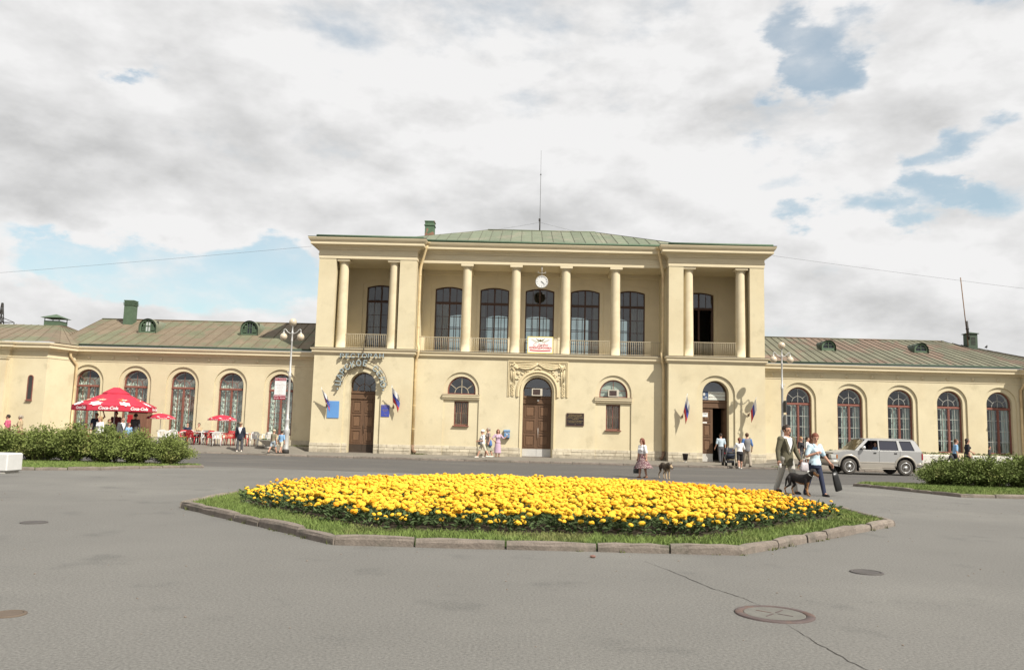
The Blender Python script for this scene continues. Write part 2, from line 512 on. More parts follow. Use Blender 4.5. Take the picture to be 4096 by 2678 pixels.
# ------------------------------------------------------------------ lie of the land
PLAZA_PROFILE = [(-60, 0.0), (24, 0.0), (28, -0.03), (30.5, -0.10), (32.6, -0.17), (36, -0.12), (39.3, -0.05), (43.2, -0.11)]
def ground_z(x, y):
    """height of the ground that one stands on"""
    if y <= 43.2:
        for (a, za), (b, zb) in zip(PLAZA_PROFILE, PLAZA_PROFILE[1:]):
            if y <= b:
                t = 0 if y < a else (y-a)/(b-a)
                z = za+(zb-za)*t; break
        z += 0.06*math.exp(-((x-7.3)**2+(y-22.3)**2)/6.0)
        if y > 38: z += 0.07*smooth01((y-38)/5.2)*smooth01((-10-x)/9)
        return z
    return walk_z(x, y)
def walk_z(x, y):
    z = 0.0
    w = smooth01((-12.9-x)/0.8)+smooth01((x-14.5)/0.8)
    return z+0.30*smooth01((y-44.7)/2.0)*w

# ------------------------------------------------------------------ palette
WALL = mat('cream_plaster', (0.592, 0.520, 0.355), 0.9, var=0.06, scale=0.9, col2=(0.555, 0.48, 0.32), lo=0.42, hi=0.62, stains=((0.46, 0.40, 0.265), 1.1, 0.55, 0.70, 0.6), bump=0.12, bscale=45, fine=0.04, fscale=25, detail=6)
WALL2 = mat('cream_plaster_columns', (0.61, 0.525, 0.36), 0.88, var=0.07, scale=1.3, col2=(0.55, 0.46, 0.30), lo=0.5, hi=0.62, bump=0.08, bscale=50, detail=6)
TRIM = mat('cream_moulding', (0.62, 0.535, 0.37), 0.85, var=0.09, scale=2.2, stretch=(0.4, 1, 3), bump=0.05, detail=6)
LOGG = mat('loggia_plaster', (0.66, 0.575, 0.41), 0.9, var=0.06, scale=1.2, bump=0.05, detail=5)
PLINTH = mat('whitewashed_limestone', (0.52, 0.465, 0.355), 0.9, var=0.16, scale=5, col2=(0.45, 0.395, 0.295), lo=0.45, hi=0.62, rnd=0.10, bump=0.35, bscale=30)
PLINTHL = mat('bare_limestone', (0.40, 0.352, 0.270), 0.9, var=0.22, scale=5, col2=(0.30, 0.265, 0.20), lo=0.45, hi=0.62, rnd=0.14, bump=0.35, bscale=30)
PLINTHJ = mat('plinth_mortar', (0.38, 0.335, 0.255), 0.95, var=0.2, scale=6, bump=0.2)
ASPH = mat('pale_asphalt', (0.143, 0.138, 0.127), 0.92, var=0.09, scale=0.35, col2=(0.180, 0.174, 0.157), lo=0.5, hi=0.72, stains=((0.103, 0.101, 0.094), 0.9, 0.56, 0.70, 0.6), bump=0.35, bscale=90, fine=0.26, fscale=42, detail=9)
ROADM = mat('dark_asphalt', (0.090, 0.085, 0.079), 0.9, var=0.10, scale=0.4, stretch=(0.25, 1, 1), stains=((0.115, 0.107, 0.095), 0.8, 0.5, 0.66, 0.7), bump=0.2, bscale=80, fine=0.10, fscale=30, detail=7)
WALKM = mat('pavement_asphalt', (0.175, 0.158, 0.132), 0.92, var=0.10, scale=0.7, col2=(0.21, 0.19, 0.158), lo=0.5, hi=0.7, bump=0.2, bscale=70, fine=0.08, fscale=30, detail=6)
KERB = mat('worn_granite', (0.188, 0.158, 0.132), 0.9, var=0.22, scale=7, col2=(0.150, 0.132, 0.108), lo=0.5, hi=0.65, rnd=0.14, bump=0.6, bscale=26, fine=0.16, fscale=55)
EARTH = mat('earth', (0.09, 0.075, 0.05), 0.95, var=0.2, scale=5)
LAWNM = mat('lawn_soil', (0.055, 0.085, 0.022), 0.95, var=0.25, scale=3, bump=0.5, bscale=40)
ROOFG = mat('green_roof_sheet', (0.150, 0.172, 0.118), 0.75, var=0.14, scale=1.6, col2=(0.195, 0.192, 0.140), lo=0.47, hi=0.66, rnd=0.10, bump=0.12, bscale=12, detail=6)
ROOFL = mat('rusty_olive_roof_sheet', (0.168, 0.132, 0.090), 0.75, var=0.18, scale=1.5, col2=(0.14, 0.142, 0.088), lo=0.46, hi=0.58, rnd=0.09, bump=0.12, bscale=12, detail=6)
ROOFR = mat('faded_green_brown_roof_sheet', (0.140, 0.137, 0.096), 0.75, var=0.16, scale=1.2, col2=(0.165, 0.118, 0.088), lo=0.49, hi=0.58, rnd=0.12, bump=0.12, bscale=12, detail=6)
SEAML = mat('rusty_roof_seam', (0.15, 0.115, 0.08), 0.8, var=0.2, scale=4)
SEAMM = mat('roof_seam', (0.105, 0.10, 0.078), 0.8, var=0.2, scale=4)
GREEN = mat('green_paint', (0.085, 0.128, 0.08), 0.6, var=0.15, scale=4, rnd=0.06)
GREEND = mat('dark_green_paint', (0.055, 0.08, 0.055), 0.6, var=0.15, scale=4)
WOODR = mat('red_brown_frame', (0.205, 0.082, 0.062), 0.55, var=0.15, scale=5)
WOODD = mat('dark_brown_frame', (0.075, 0.042, 0.030), 0.55, var=0.15, scale=5)
DOORM = mat('brown_oak_door', (0.125, 0.072, 0.042), 0.6, var=0.18, scale=4, stretch=(3, 1, 0.5), detail=6)
DOORP = mat('brown_oak_panel', (0.150, 0.086, 0.049), 0.6, var=0.18, scale=4, stretch=(3, 1, 0.5), rnd=0.1, detail=6)
DOORK = mat('dark_kick_plate', (0.05, 0.035, 0.025), 0.6, var=0.2, scale=5)
ZINC = mat('white_metal_sheet', (0.52, 0.51, 0.48), 0.5, var=0.08, scale=4, metal=0.2)
BARW = mat('pale_glazing_bar', (0.40, 0.39, 0.35), 0.6, var=0.15, scale=5)
WHITEF = mat('white_inner_frame', (0.50, 0.56, 0.52), 0.6, var=0.05)
GLASS = glass('window_glass', (0.90, 0.94, 0.92), 0.08)
GLASSD = glass('fanlight_glass', (0.45, 0.47, 0.48), 0.12)
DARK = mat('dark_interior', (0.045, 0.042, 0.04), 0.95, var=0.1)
DARK2 = mat('hall_interior', (0.16, 0.15, 0.13), 0.95, var=0.1)
LACE = mat('lace_curtain', (0.80, 0.84, 0.75), 0.9, var=0.30, scale=12, col2=(0.47, 0.53, 0.45), lo=0.47, hi=0.56, detail=7)
LACER = mat('plain_curtain', (0.58, 0.70, 0.66), 0.9, var=0.2, scale=3)
RUST = mat('rusty_pipe', (0.20, 0.13, 0.085), 0.85, var=0.3, scale=8)
PIPE = mat('painted_downpipe', (0.60, 0.47, 0.27), 0.7, var=0.16, scale=3, col2=(0.52, 0.38, 0.22), lo=0.5, hi=0.65)
IRON = mat('painted_iron', (0.43, 0.37, 0.26), 0.6, var=0.1)
DKIRON = mat('dark_iron', (0.04, 0.037, 0.034), 0.6, var=0.15)
BLACK = mat('black', (0.015, 0.015, 0.015), 0.5, var=0)
WHITE = mat('white_paint', (0.78, 0.78, 0.76), 0.5, var=0.04)

# ------------------------------------------------------------------ ground
def grid(xs, rows):
    """sheet: for every x a list of (y, z)"""
    v = []; n = len(rows[0])
    for x, r in zip(xs, rows): v += [(x, y, z) for y, z in r]
    f = []
    for i in range(len(xs)-1):
        for j in range(n-1):
            a = i*n+j; f.append((a, a+n, a+n+1, a+1))
    return MB().add(v, f, 0, True)
def frange(a, b, st):
    n = max(1, int(round((b-a)/st))); return [a+(b-a)*i/n for i in range(n+1)]
xs = frange(-90, -26, 8)[:-1]+frange(-26, 26, 1.0)+frange(26, 90, 8)[1:]
ys = frange(-45, 0, 9)[:-1]+frange(0, 43.2, 0.8)
tag(grid(xs, [[(y, ground_z(x, y)) for y in ys] for x in xs]).build('plaza', ASPH), kind='structure')
tag(MB().add([(-1500,-1500,-0.5),(1500,-1500,-0.5),(1500,1500,-0.5),(-1500,1500,-0.5)], [(0,1,2,3)]).build('ground', EARTH), kind='structure')
def road_edge(x):
    P = [(-90, 33.4), (-11.5, 32.6), (-8.5, 31.7), (-5, 30.85), (0.5, 30.0), (6, 29.35), (10.5, 29.5), (13.2, 31.6), (90, 31.8)]
    for (a, ya), (b, yb) in zip(P, P[1:]):
        if x <= b: return ya+(yb-ya)*(x-a)/(b-a)+0.06*sin(x*2.3)+0.03*sin(x*5.1+1)
    return 31.8
xr = frange(-90, -24, 6)[:-1]+frange(-24, 26, 0.5)+frange(26, 90, 6)[1:]
tag(grid(xr, [[(y, ground_z(x, y)+0.004) for y in [road_edge(x)+(43.2-road_edge(x))*k/16 for k in range(17)]] for x in xr]).build('road', ROADM), kind='structure')
yw = frange(43.34, 52.0, 0.45)
walk = tag(grid(xs, [[(y, walk_z(x, y)) for y in yw] for x in xs]).build('pavement', WALKM), kind='structure')
def kerb_run(parent, pts, wdt, top, length, gap=0.012, name='kerb_stone', rnd=0.012, chamf=0.025, base=-0.3, tilt=0.0):
    """row of separate kerb stones along a polyline; the stone lies to the left of the direction of travel"""
    for (a, b) in zip(pts, pts[1:]):
        A, B = Vector(a), Vector(b); L = (B-A).length; d = (B-A)/L; nrm = Vector((-d.y, d.x))
        n = max(1, int(round(L/length))); cuts = [0.0]
        for i in range(1, n): cuts.append(L*(i+random.uniform(-0.22, 0.22))/n)
        cuts.append(L)
        for s0, s1 in zip(cuts, cuts[1:]):
            jo = random.uniform(-rnd, rnd); jz = random.uniform(-rnd, rnd)
            p0 = A+d*(s0+gap)+nrm*jo; p1 = A+d*(s1-gap)+nrm*(jo+random.uniform(-rnd, rnd)*0.6)
            z0 = top(p0.x, p0.y)+jz; z1 = top(p1.x, p1.y)+jz+random.uniform(-rnd, rnd)*0.5
            prof = [(0, base), (-0.002, -0.04-chamf*0.3), (0.006, -chamf*0.9), (chamf*0.45, -chamf*0.25), (chamf*1.2, 0.0), (wdt-chamf, 0.0), (wdt, -chamf), (wdt, base)]
            rings = []
            m = 5
            for t in [i/(m-1) for i in range(m)]:
                q = p0.lerp(p1, t); z = z0+(z1-z0)*t; e = 0.012 if t in (0.0, 1.0) else 0.0
                rings.append([(q.x+nrm.x*(o+(e if o < wdt/2 else -e)+random.uniform(-0.007, 0.007)), q.y+nrm.y*(o+(e if o < wdt/2 else -e)+random.uniform(-0.007, 0.007)), z+h-e+(random.uniform(-0.006, 0.006) if h > base else 0)) for o, h in prof])
            if prof: 
                mb = MB().loft(rings, 0, False, True, True)
                mb.build(name, KERB, parent)
kerb_run(walk, [(-60, 43.2), (-25, 43.2)], 0.14, lambda x, y: walk_z(x, y)+0.0, 3.0, rnd=0.006)
kerb_run(walk, [(-25, 43.2), (26, 43.2)], 0.14, lambda x, y: walk_z(x, y)+0.004, 1.15, rnd=0.012)
kerb_run(walk, [(26, 43.2), (60, 43.2)], 0.14, lambda x, y: walk_z(x, y)+0.0, 3.0, rnd=0.006)

# crack across the plaza, past the manhole
def strip(pts, w, z, jit=0.02):
    mb = MB(); L = []; R = []
    P = []
    for a, b in zip(pts, pts[1:]):
        for k in range(8):
            t = k/8; P.append((a[0]+(b[0]-a[0])*t+random.uniform(-jit, jit)*0.6, a[1]+(b[1]-a[1])*t+random.uniform(-jit, jit)))
    P.append(pts[-1])
    for i, p in enumerate(P):
        q = P[min(i+1, len(P)-1)]; r = P[max(i-1, 0)]
        d = Vector((q[0]-r[0], q[1]-r[1])).normalized(); n = Vector((-d.y, d.x))
        e = min(1, i/10, (len(P)-1-i)/8)*w*random.uniform(0.4, 1.2)+0.001
        L.append((p[0]+n.x*e, p[1]+n.y*e, z+ground_z(p[0], p[1]))); R.append((p[0]-n.x*e, p[1]-n.y*e, z+ground_z(p[0], p[1])))
    n = len(P); mb.add(L+R, [(i, i+n, i+n+1, i+1) for i in range(n-1)])
    return mb
CRACK = mat('crack_dirt', (0.05, 0.045, 0.04), 0.95, var=0.2)
tag(strip([(1.55, 10.4), (1.81, 9.53), (1.98, 8.76), (2.16, 8.35), (2.29, 7.86)], 0.0055, 0.003).build('asphalt_crack', CRACK), kind='structure')
tag(strip([(2.27, 7.17), (2.32, 6.54), (2.37, 6.06), (2.5, 5.4)], 0.0055, 0.003).build('asphalt_crack', CRACK), kind='structure')

for pts_, w_ in (([(9.5, 15.0), (12.5, 17.5), (13.8, 21.0)], 0.006), ([(-12.0, 20.0), (-9.0, 22.5), (-4.0, 26.0)], 0.007)):
    tag(strip(pts_, w_, 0.003, 0.05).build('asphalt_crack', CRACK), kind='structure')
PEB = mat('small_stones', (0.20, 0.165, 0.135), 0.9, var=0.3, scale=12)
mb = MB(); rp = random.Random(31)
for _ in range(420):
    x, y = rp.uniform(-11, 13), rp.uniform(5.5, 26); r_ = rp.uniform(0.004, 0.013)
    mb.sphere((x, y, ground_z(x, y)+r_*0.4), r_, 5, 3, sc=(1.2, 0.9, 0.6), smooth=False)
tag(mb.build('grit', PEB), kind='stuff')
st_ = thing('loose_stone', 'small reddish stone lying on the asphalt before the middle of the flower bed kerb', 'stone', (0.93, 10.55, 0.0)); mb = MB().sphere((0, 0, 0.018), 0.032, 7, 5, sc=(1.3, 0.9, 0.6), smooth=False); mb.build('stone', mat('reddish_stone', (0.19, 0.105, 0.085), 0.9, var=0.2, scale=20), st_)
def manhole(x, y, r, label, ring_col, cover_col, mark=True, group=None):
    t = thing('manhole_cover', label, 'manhole cover', (x, y, ground_z(x, y)), random.uniform(0, 6))
    MB().lathe([(r, -0.02), (r, 0.010), (r-0.012, 0.014), (r*0.80, 0.014), (r*0.795, 0.008), (r*0.78, 0.004)], (0,0,0), 40).build('ring', ring_col, t)
    mb = MB().lathe([(r*0.775, -0.01), (r*0.775, 0.009), (r*0.76, 0.012), (0.001, 0.012)], (0,0,0), 40, smooth=False)
    c = mb.build('cover', cover_col, t)
    if mark:
        lug = MB()
        for k in range(4):
            a = k*pi/2+0.4
            lug.xf(Matrix.Identity(4)); 
            l2 = MB().bbox(r*0.08, r*0.5, -0.008, 0.008, 0.0105, 0.0155, 0.002); l2.xf(Matrix.Rotation(a, 4, 'Z')); merge(lug, l2)
        lug.build('ribs', ring_col, c)
    return t
MHR = mat('manhole_iron_ring', (0.088, 0.066, 0.062), 0.7, var=0.2, scale=8, col2=(0.105, 0.068, 0.055), lo=0.5, hi=0.6)
MHC = mat('asphalt_filled_cover', (0.135, 0.130, 0.115), 0.9, var=0.15, scale=8, bump=0.3)
MHD = mat('dark_iron_cover', (0.075, 0.068, 0.064), 0.8, var=0.2, scale=8)
manhole(2.29, 7.53, 0.345, 'round manhole with rusty ring and cracked cover in front of the flower bed', MHR, MHC)
manhole(4.14, 10.0, 0.19, 'small dark iron cover in the asphalt beyond the big manhole', MHD, MHD, False)
manhole(-7.33, 12.43, 0.19, 'small dark iron cover lying left of the flower bed', MHD, MHD, False)
manhole(-4.08, 6.69, 0.13, 'tiny rust brown cover at the bottom left corner of the plaza', mat('rust_cover', (0.11, 0.085, 0.065), 0.9), MATS['rust_cover'], False)

# ------------------------------------------------------------------ the station
TY, CY, BY, WY = 48.7, 49.45, 52.3, 50.3          # tower fronts, centre front, loggia back wall, wings
TLX0, TLX1, TRX0, TRX1 = -12.64, -6.68, 8.67, 14.41
ST = thing('station_building', 'long cream railway station with two porticoed towers, columned loggia and green roofs', 'railway station', (0.9, 48.7, 0), world=True)
SO = ORG[ST.name]
def SL(x, y, z): return (x-SO[0], y-SO[1], z-SO[2])

# --- lower storey of the towers and the centre: an outer skin with arched recesses, an inner skin with the openings
def tower_wall(x0, x1, door_cx, hw, zs):
    mb = MB()
    panel(mb, [(x0, -0.2), (x1, -0.2), (x1, 5.9), (x0, 5.9)], [arch_pts(door_cx, 1.13, -0.19, 4.0)], TY, TY+0.09)
    panel(mb, [(x0+0.001, -0.2), (x1-0.001, -0.2), (x1-0.001, 5.9), (x0+0.001, 5.9)], [arch_pts(door_cx, hw, -0.19, zs)], TY+0.092, TY+0.62)
    for xa, xb in ((x0, x0+0.5), (x1-0.5, x1)): mb.box(xa, xb, TY+0.622, BY, -0.2, 5.9)
    mb.box(x0+0.02, x1-0.02, TY+0.03, BY+0.5, 5.902, 6.2)                # floor of the balcony
    return mb.build('wall', WALL, ST)
LDX, RDX = -9.64, 11.49
tower_wall(TLX0, TLX1, LDX, 0.785, 4.03); tower_wall(TRX0, TRX1, RDX, 0.785, 4.05)
LUN = (-3.75, 5.48); CDX = 0.88
mb = MB()
panel(mb, [(TLX1, -0.2), (TRX0, -0.2), (TRX0, 5.9), (TLX1, 5.9)],
      [arch_pts(LUN[0], 1.08, -0.19, 3.93), arch_pts(LUN[1], 1.08, -0.19, 3.96), arch_pts(CDX, 0.95, -0.19, 3.95)], CY, CY+0.08)
panel(mb, [(TLX1+0.01, -0.2), (TRX0-0.01, -0.2), (TRX0-0.01, 5.9), (TLX1+0.01, 5.9)],
      [arch_pts(LUN[0], 0.855, 3.66, 3.9), arch_pts(LUN[1], 0.855, 3.69, 3.92), arch_pts(CDX, 0.88, -0.19, 3.94),
       [(-4.17, 1.78), (-3.29, 1.78), (-3.29, 3.26), (-4.17, 3.26)], [(5.04, 1.74), (5.90, 1.74), (5.90, 3.28), (5.04, 3.28)]], CY+0.082, CY+0.60)
mb.box(TLX1+0.02, TRX0-0.02, CY+0.02, BY+0.5, 5.902, 6.2)
mb.build('wall', WALL, ST)
# closed dark rooms behind the ground floor openings
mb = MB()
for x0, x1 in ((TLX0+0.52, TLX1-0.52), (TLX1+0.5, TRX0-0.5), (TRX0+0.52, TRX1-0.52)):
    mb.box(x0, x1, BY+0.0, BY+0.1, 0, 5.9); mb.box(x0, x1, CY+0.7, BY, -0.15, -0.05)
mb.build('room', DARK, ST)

# --- plinth of separate limestone blocks
PS = MB(); plist = []
def plinth(path, holes):
    """path: list of (x0, x1, y); rows of blocks with joints left open over a mortar backing"""
    for x0, x1, y in path:
        for z0, z1, ln in ((-0.1, 0.17, 0.85), (0.18, 0.36, 0.62), (0.37, 0.56, 0.74)):
            x = x0-(0 if z0 < 0.2 else 0); first = True
            while x < x1-0.05:
                w = ln*random.uniform(0.7, 1.3)
                if first: w *= random.uniform(0.4, 1); first = False
                xe = min(x+w, x1)
                if x1-xe < 0.15: xe = x1
                segs = [(x, xe)]
                for h0, h1 in holes:
                    out = []
                    for a, b in segs:
                        if b <= h0 or a >= h1: out.append((a, b))
                        else:
                            if a < h0-0.03: out.append((a, h0))
                            if b > h1+0.03: out.append((h1, b))
                    segs = out
                for a, b in segs:
                    if b-a > 0.04:
                        o = random.uniform(0.025, 0.05)
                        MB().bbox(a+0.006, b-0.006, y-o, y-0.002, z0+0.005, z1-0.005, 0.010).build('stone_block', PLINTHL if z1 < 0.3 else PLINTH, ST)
                x = xe
DOORGAP = [(LDX-1.13, LDX+1.13), (RDX-1.13, RDX+1.13), (CDX-0.95, CDX+0.95), (LUN[0]-1.08, LUN[0]+1.08), (LUN[1]-1.08, LUN[1]+1.08)]
plinth([(TLX0-0.03, TLX1+0.03, TY), (TLX1+0.03, TRX0-0.03, CY), (TRX0-0.03, TRX1+0.03, TY)], DOORGAP)
plinth([(LDX-1.13, LDX+1.13, TY+0.09), (RDX-1.13, RDX+1.13, TY+0.09)], [(LDX-0.785, LDX+0.785), (RDX-0.785, RDX+0.785)])
plinth([(LUN[0]-1.08, LUN[0]+1.08, CY+0.08), (LUN[1]-1.08, LUN[1]+1.08, CY+0.08)], [])
for x0, x1, y in ((TLX0, LDX-1.14, TY), (LDX+1.14, TLX1, TY), (TRX0, RDX-1.14, TY), (RDX+1.14, TRX1, TY), (TLX1+0.01, LUN[0]-1.09, CY), (LUN[0]+1.09, CDX-0.96, CY), (CDX+0.96, LUN[1]-1.09, CY), (LUN[1]+1.09, TRX0-0.01, CY)):
    MB().box(x0, x1, y-0.018, y-0.0025, -0.2, 0.555).build('plinth', PLINTHJ, ST)
MB().box(TRX0-0.03, TRX0-0.002, TY+0.02, CY-0.03, -0.2, 0.55).build('plinth', PLINTHJ, ST); MB().box(TLX1+0.002, TLX1+0.03, TY+0.02, CY-0.03, -0.2, 0.55).build('plinth', PLINTHJ, ST)

# --- string course and cornice, mitred round the whole front
FRONT = [(TLX0, 53.5), (TLX0, TY), (TLX1, TY), (TLX1, CY), (TRX0, CY), (TRX0, TY), (TRX1, TY), (TRX1, 53.5)]
SP = [(-0.1, 5.86), (0.06, 5.86), (0.08, 5.93), (0.14, 5.97), (0.14, 6.09), (0.19, 6.12), (0.22, 6.17), (0.22, 6.215), (0.17, 6.235), (-0.1, 6.26)]
MB().sweep(SP, FRONT).build('string_course', TRIM, ST)
FL = mat('string_course_flashing', (0.12, 0.10, 0.075), 0.8, var=0.3, scale=5)
MB().sweep([(0.10, 6.2475), (0.235, 6.222), (0.235, 6.232), (0.10, 6.2635)], FRONT).build('flashing', FL, ST)
CP = [(-0.2, 11.72), (0.03, 11.72), (0.03, 11.90), (0.055, 11.93), (0.055, 11.99), (0.03, 12.02), (0.03, 12.24), (0.10, 12.27), (0.10, 12.33), (0.17, 12.37), (0.19, 12.43), (0.46, 12.50), (0.475, 12.52), (0.475, 12.67), (0.50, 12.68), (0.56, 12.76), (0.60, 12.84), (0.615, 12.87), (0.615, 12.90), (-0.2, 12.92)]
CORN = [(TLX0, 62), (TLX0, TY), (TLX1, TY), (TLX1, CY), (TRX0, CY), (TRX0, TY), (TRX1, TY), (TRX1, 62)]
MB().sweep(CP, CORN).build('cornice', TRIM, ST)

# --- upper storey: piers, side walls, back wall with recessed window arches, ceilings
for x0, x1 in ((TLX0, -11.6), (-7.69, TLX1), (TRX0, 9.55), (13.55, TRX1)):
    MB().box(x0, x1, TY, TY+0.85, 6.2, 11.73).build('pier', WALL, ST)
for x0, x1 in ((TLX0, TLX0+0.45), (TLX1-0.45, TLX1), (TRX0, TRX0+0.45), (TRX1-0.45, TRX1)):
    MB().box(x0, x1, TY+0.852, BY-0.06, 6.2, 11.73).build('side_wall', WALL, ST)
mb = MB()
WC = [-4.93, -2.0, 0.945, 3.895, 6.83]; WT = [-9.39, 11.27]
inner = [arch_pts(c, 0.94, 6.22, 10.60, 14, 0.17) for c in WC+WT]
outer = [arch_pts(c, 1.20, 6.22, 10.86, 14, 0.22) for c in WC+WT]
panel(mb, [(TLX0, 6.2), (TRX1, 6.2), (TRX1, 11.9), (TLX0, 11.9)], outer, BY-0.055, BY+0.0)
panel(mb, [(TLX0, 6.201), (TRX1, 6.201), (TRX1, 11.9), (TLX0, 11.9)], inner, BY+0.001, BY+0.4)
mb.box(TLX1-0.45, TRX0+0.45, TY+0.9, BY-0.06, 11.80, 11.9)
for x0, x1 in ((TLX0+0.46, TLX1-0.46), (TRX0+0.46, TRX1-0.46)): mb.box(x0, x1, TY+0.2, BY-0.06, 11.80, 11.9)
mb.box(TLX1+0.002, TRX0-0.002, BY-0.2, BY-0.06, 11.5, 11.80)        # small cove along the back
mb.build('loggia_wall', LOGG, ST)
mb = MB()
for cx in (-3.64, -0.6, 2.49, 5.57): mb.box(cx-0.26, cx+0.26, CY+0.4, BY-0.2, 11.5, 11.799)
mb.box(TLX1+0.003, TRX0-0.003, CY-0.02, CY+0.4, 11.73, 12.3)
for x0, x1 in ((TLX0+0.3, TLX1-0.3), (TRX0+0.3, TRX1-0.3)): mb.box(x0, x1, TY+0.05, TY+0.8, 11.74, 12.3)
mb.build('ceiling_beam', LOGG, ST)

# --- columns
def column_mesh():
    pr = []
    z0, z1 = 6.235, 11.55
    pr += [(0.315, z0), (0.315, z0+0.02)]
    for i in range(11):
        t = i/10; pr.append((0.312-0.030*t-0.012*t*t, z0+0.02+(z1-z0-0.16)*t))
    return MB().lathe(pr+[(0.27, z1-0.13), (0.29, z1-0.12), (0.29, z1-0.095), (0.272, z1-0.09), (0.272, z1-0.06)], (0,0,0), 28)
def capital_mesh():
    mb = MB().lathe([(0.273, 11.49), (0.30, 11.51), (0.345, 11.55), (0.36, 11.575)], (0,0,0), 28)
    mb.bbox(-0.385, 0.385, -0.385, 0.385, 11.576, 11.719, 0.008)
    return mb
cme = column_mesh().mesh('column', WALL2); pme = capital_mesh().mesh('capital', TRIM)
for cx, y in [(-11.17, TY+0.42), (-8.07, TY+0.42), (9.92, TY+0.42), (13.08, TY+0.42), (-3.64, CY+0.36), (-0.6, CY+0.36), (2.49, CY+0.36), (5.57, CY+0.36)]:
    k = cy_ = 1.0
    c = link('column', cme, ST, SL(cx, y, 0)); p = link('capital', pme, c)

# --- balcony railings between the columns
bal = MB().tube([(0,0,6.24), (0,0,7.12)], 0.011, 6).mesh('baluster', IRON)
def railing(x0, x1, y, z=0.0):
    cx = (x0+x1)/2; w = (x1-x0)/2
    mb = MB().bbox(-w, w, -0.022, 0.022, 7.12, 7.155, 0.006).box(-w, w, -0.012, 0.012, 6.32, 6.345)
    r = mb.build('railing', IRON, ST, SL(cx, y, z))
    n = int((x1-x0)/0.118)
    for i in range(n+1):
        link('baluster', bal, r, (-w+0.03+(2*w-0.06)*i/n+random.uniform(-0.006, 0.006), 0, 0))
for x0, x1, y in [(-10.87, -8.37, TY+0.30), (10.22, 12.78, TY+0.30), (-6.6, -3.95, CY+0.2), (-3.33, -0.9, CY+0.2), (-0.29, 2.18, CY+0.2), (2.80, 5.26, CY+0.2), (5.88, 8.55, CY+0.2)]:
    railing(x0, x1, y)

# --- windows
def pane(poly, parent, y=0.03, m=None, name='pane'):
    n = len(poly); a = sum(poly[i][0]*poly[(i+1) % n][1]-poly[(i+1) % n][0]*poly[i][1] for i in range(n))
    P = poly if a > 0 else poly[::-1]
    return MB().add([(p[0], y, p[1]) for p in P], [tuple(range(n))]).build(name, m or GLASS, parent)
def fan(parent_mb, parent_fn, cz, hw, zs, z0, r1, barw, rays, y0=0.0, y1=0.05, mi=0, inner_n=2):
    """fanlight: bars into parent_mb; returns pane polygons. semicircle centre (0, zs) radius hw, rays from (0, cz)"""
    def hit(a):
        dx, dz = cos(radians(a)), sin(radians(a)); b = dz*(cz-zs); c = (cz-zs)**2-hw*hw
        t = -b+sqrt(max(0, b*b-c)); return (dx*t, cz+dz*t)
    for a in rays:
        x, z = hit(a); x0_, z0_ = (r1*cos(radians(a)), cz+r1*sin(radians(a))) if a != 90 else (0, z0)
        d = Vector((x-x0_, z-z0_)).normalized(); n = Vector((-d.y, d.x))*barw/2
        parent_mb.prism([(x0_-n.x, z0_-n.y), (x-n.x, z-n.y), (x+n.x, z+n.y), (x0_+n.x, z0_+n.y)][::-1] if d.x*0+1 < 0 else [(x0_+n.x, z0_+n.y), (x0_-n.x, z0_-n.y), (x-n.x, z-n.y), (x+n.x, z+n.y)], y0, y1, mi)
    N = 16
    for i in range(N):
        a0, a1 = 180*i/N, 180*(i+1)/N
        q = [(r*cos(radians(a)), cz+r*sin(radians(a))) for r, a in ((r1-barw/2, a0), (r1+barw/2, a0), (r1+barw/2, a1), (r1-barw/2, a1))]
        parent_mb.prism(q, y0, y1, mi)
    polys = []
    al = [0]+sorted(rays)+[180]
    for a0, a1 in zip(al, al[1:]):
        ang = [a0+(a1-a0)*i/5 for i in range(6)]
        polys.append([(r1*cos(radians(a)), cz+r1*sin(radians(a))) for a in ang]+[hit(a) for a in reversed(ang)])
    for a0, a1 in ((0, 90), (90, 180)):
        ang = [a0+(a1-a0)*i/5 for i in range(6)]
        polys.append([(0, cz)]+[(r1*cos(radians(a)), cz+r1*sin(radians(a))) for a in ang])
    return polys
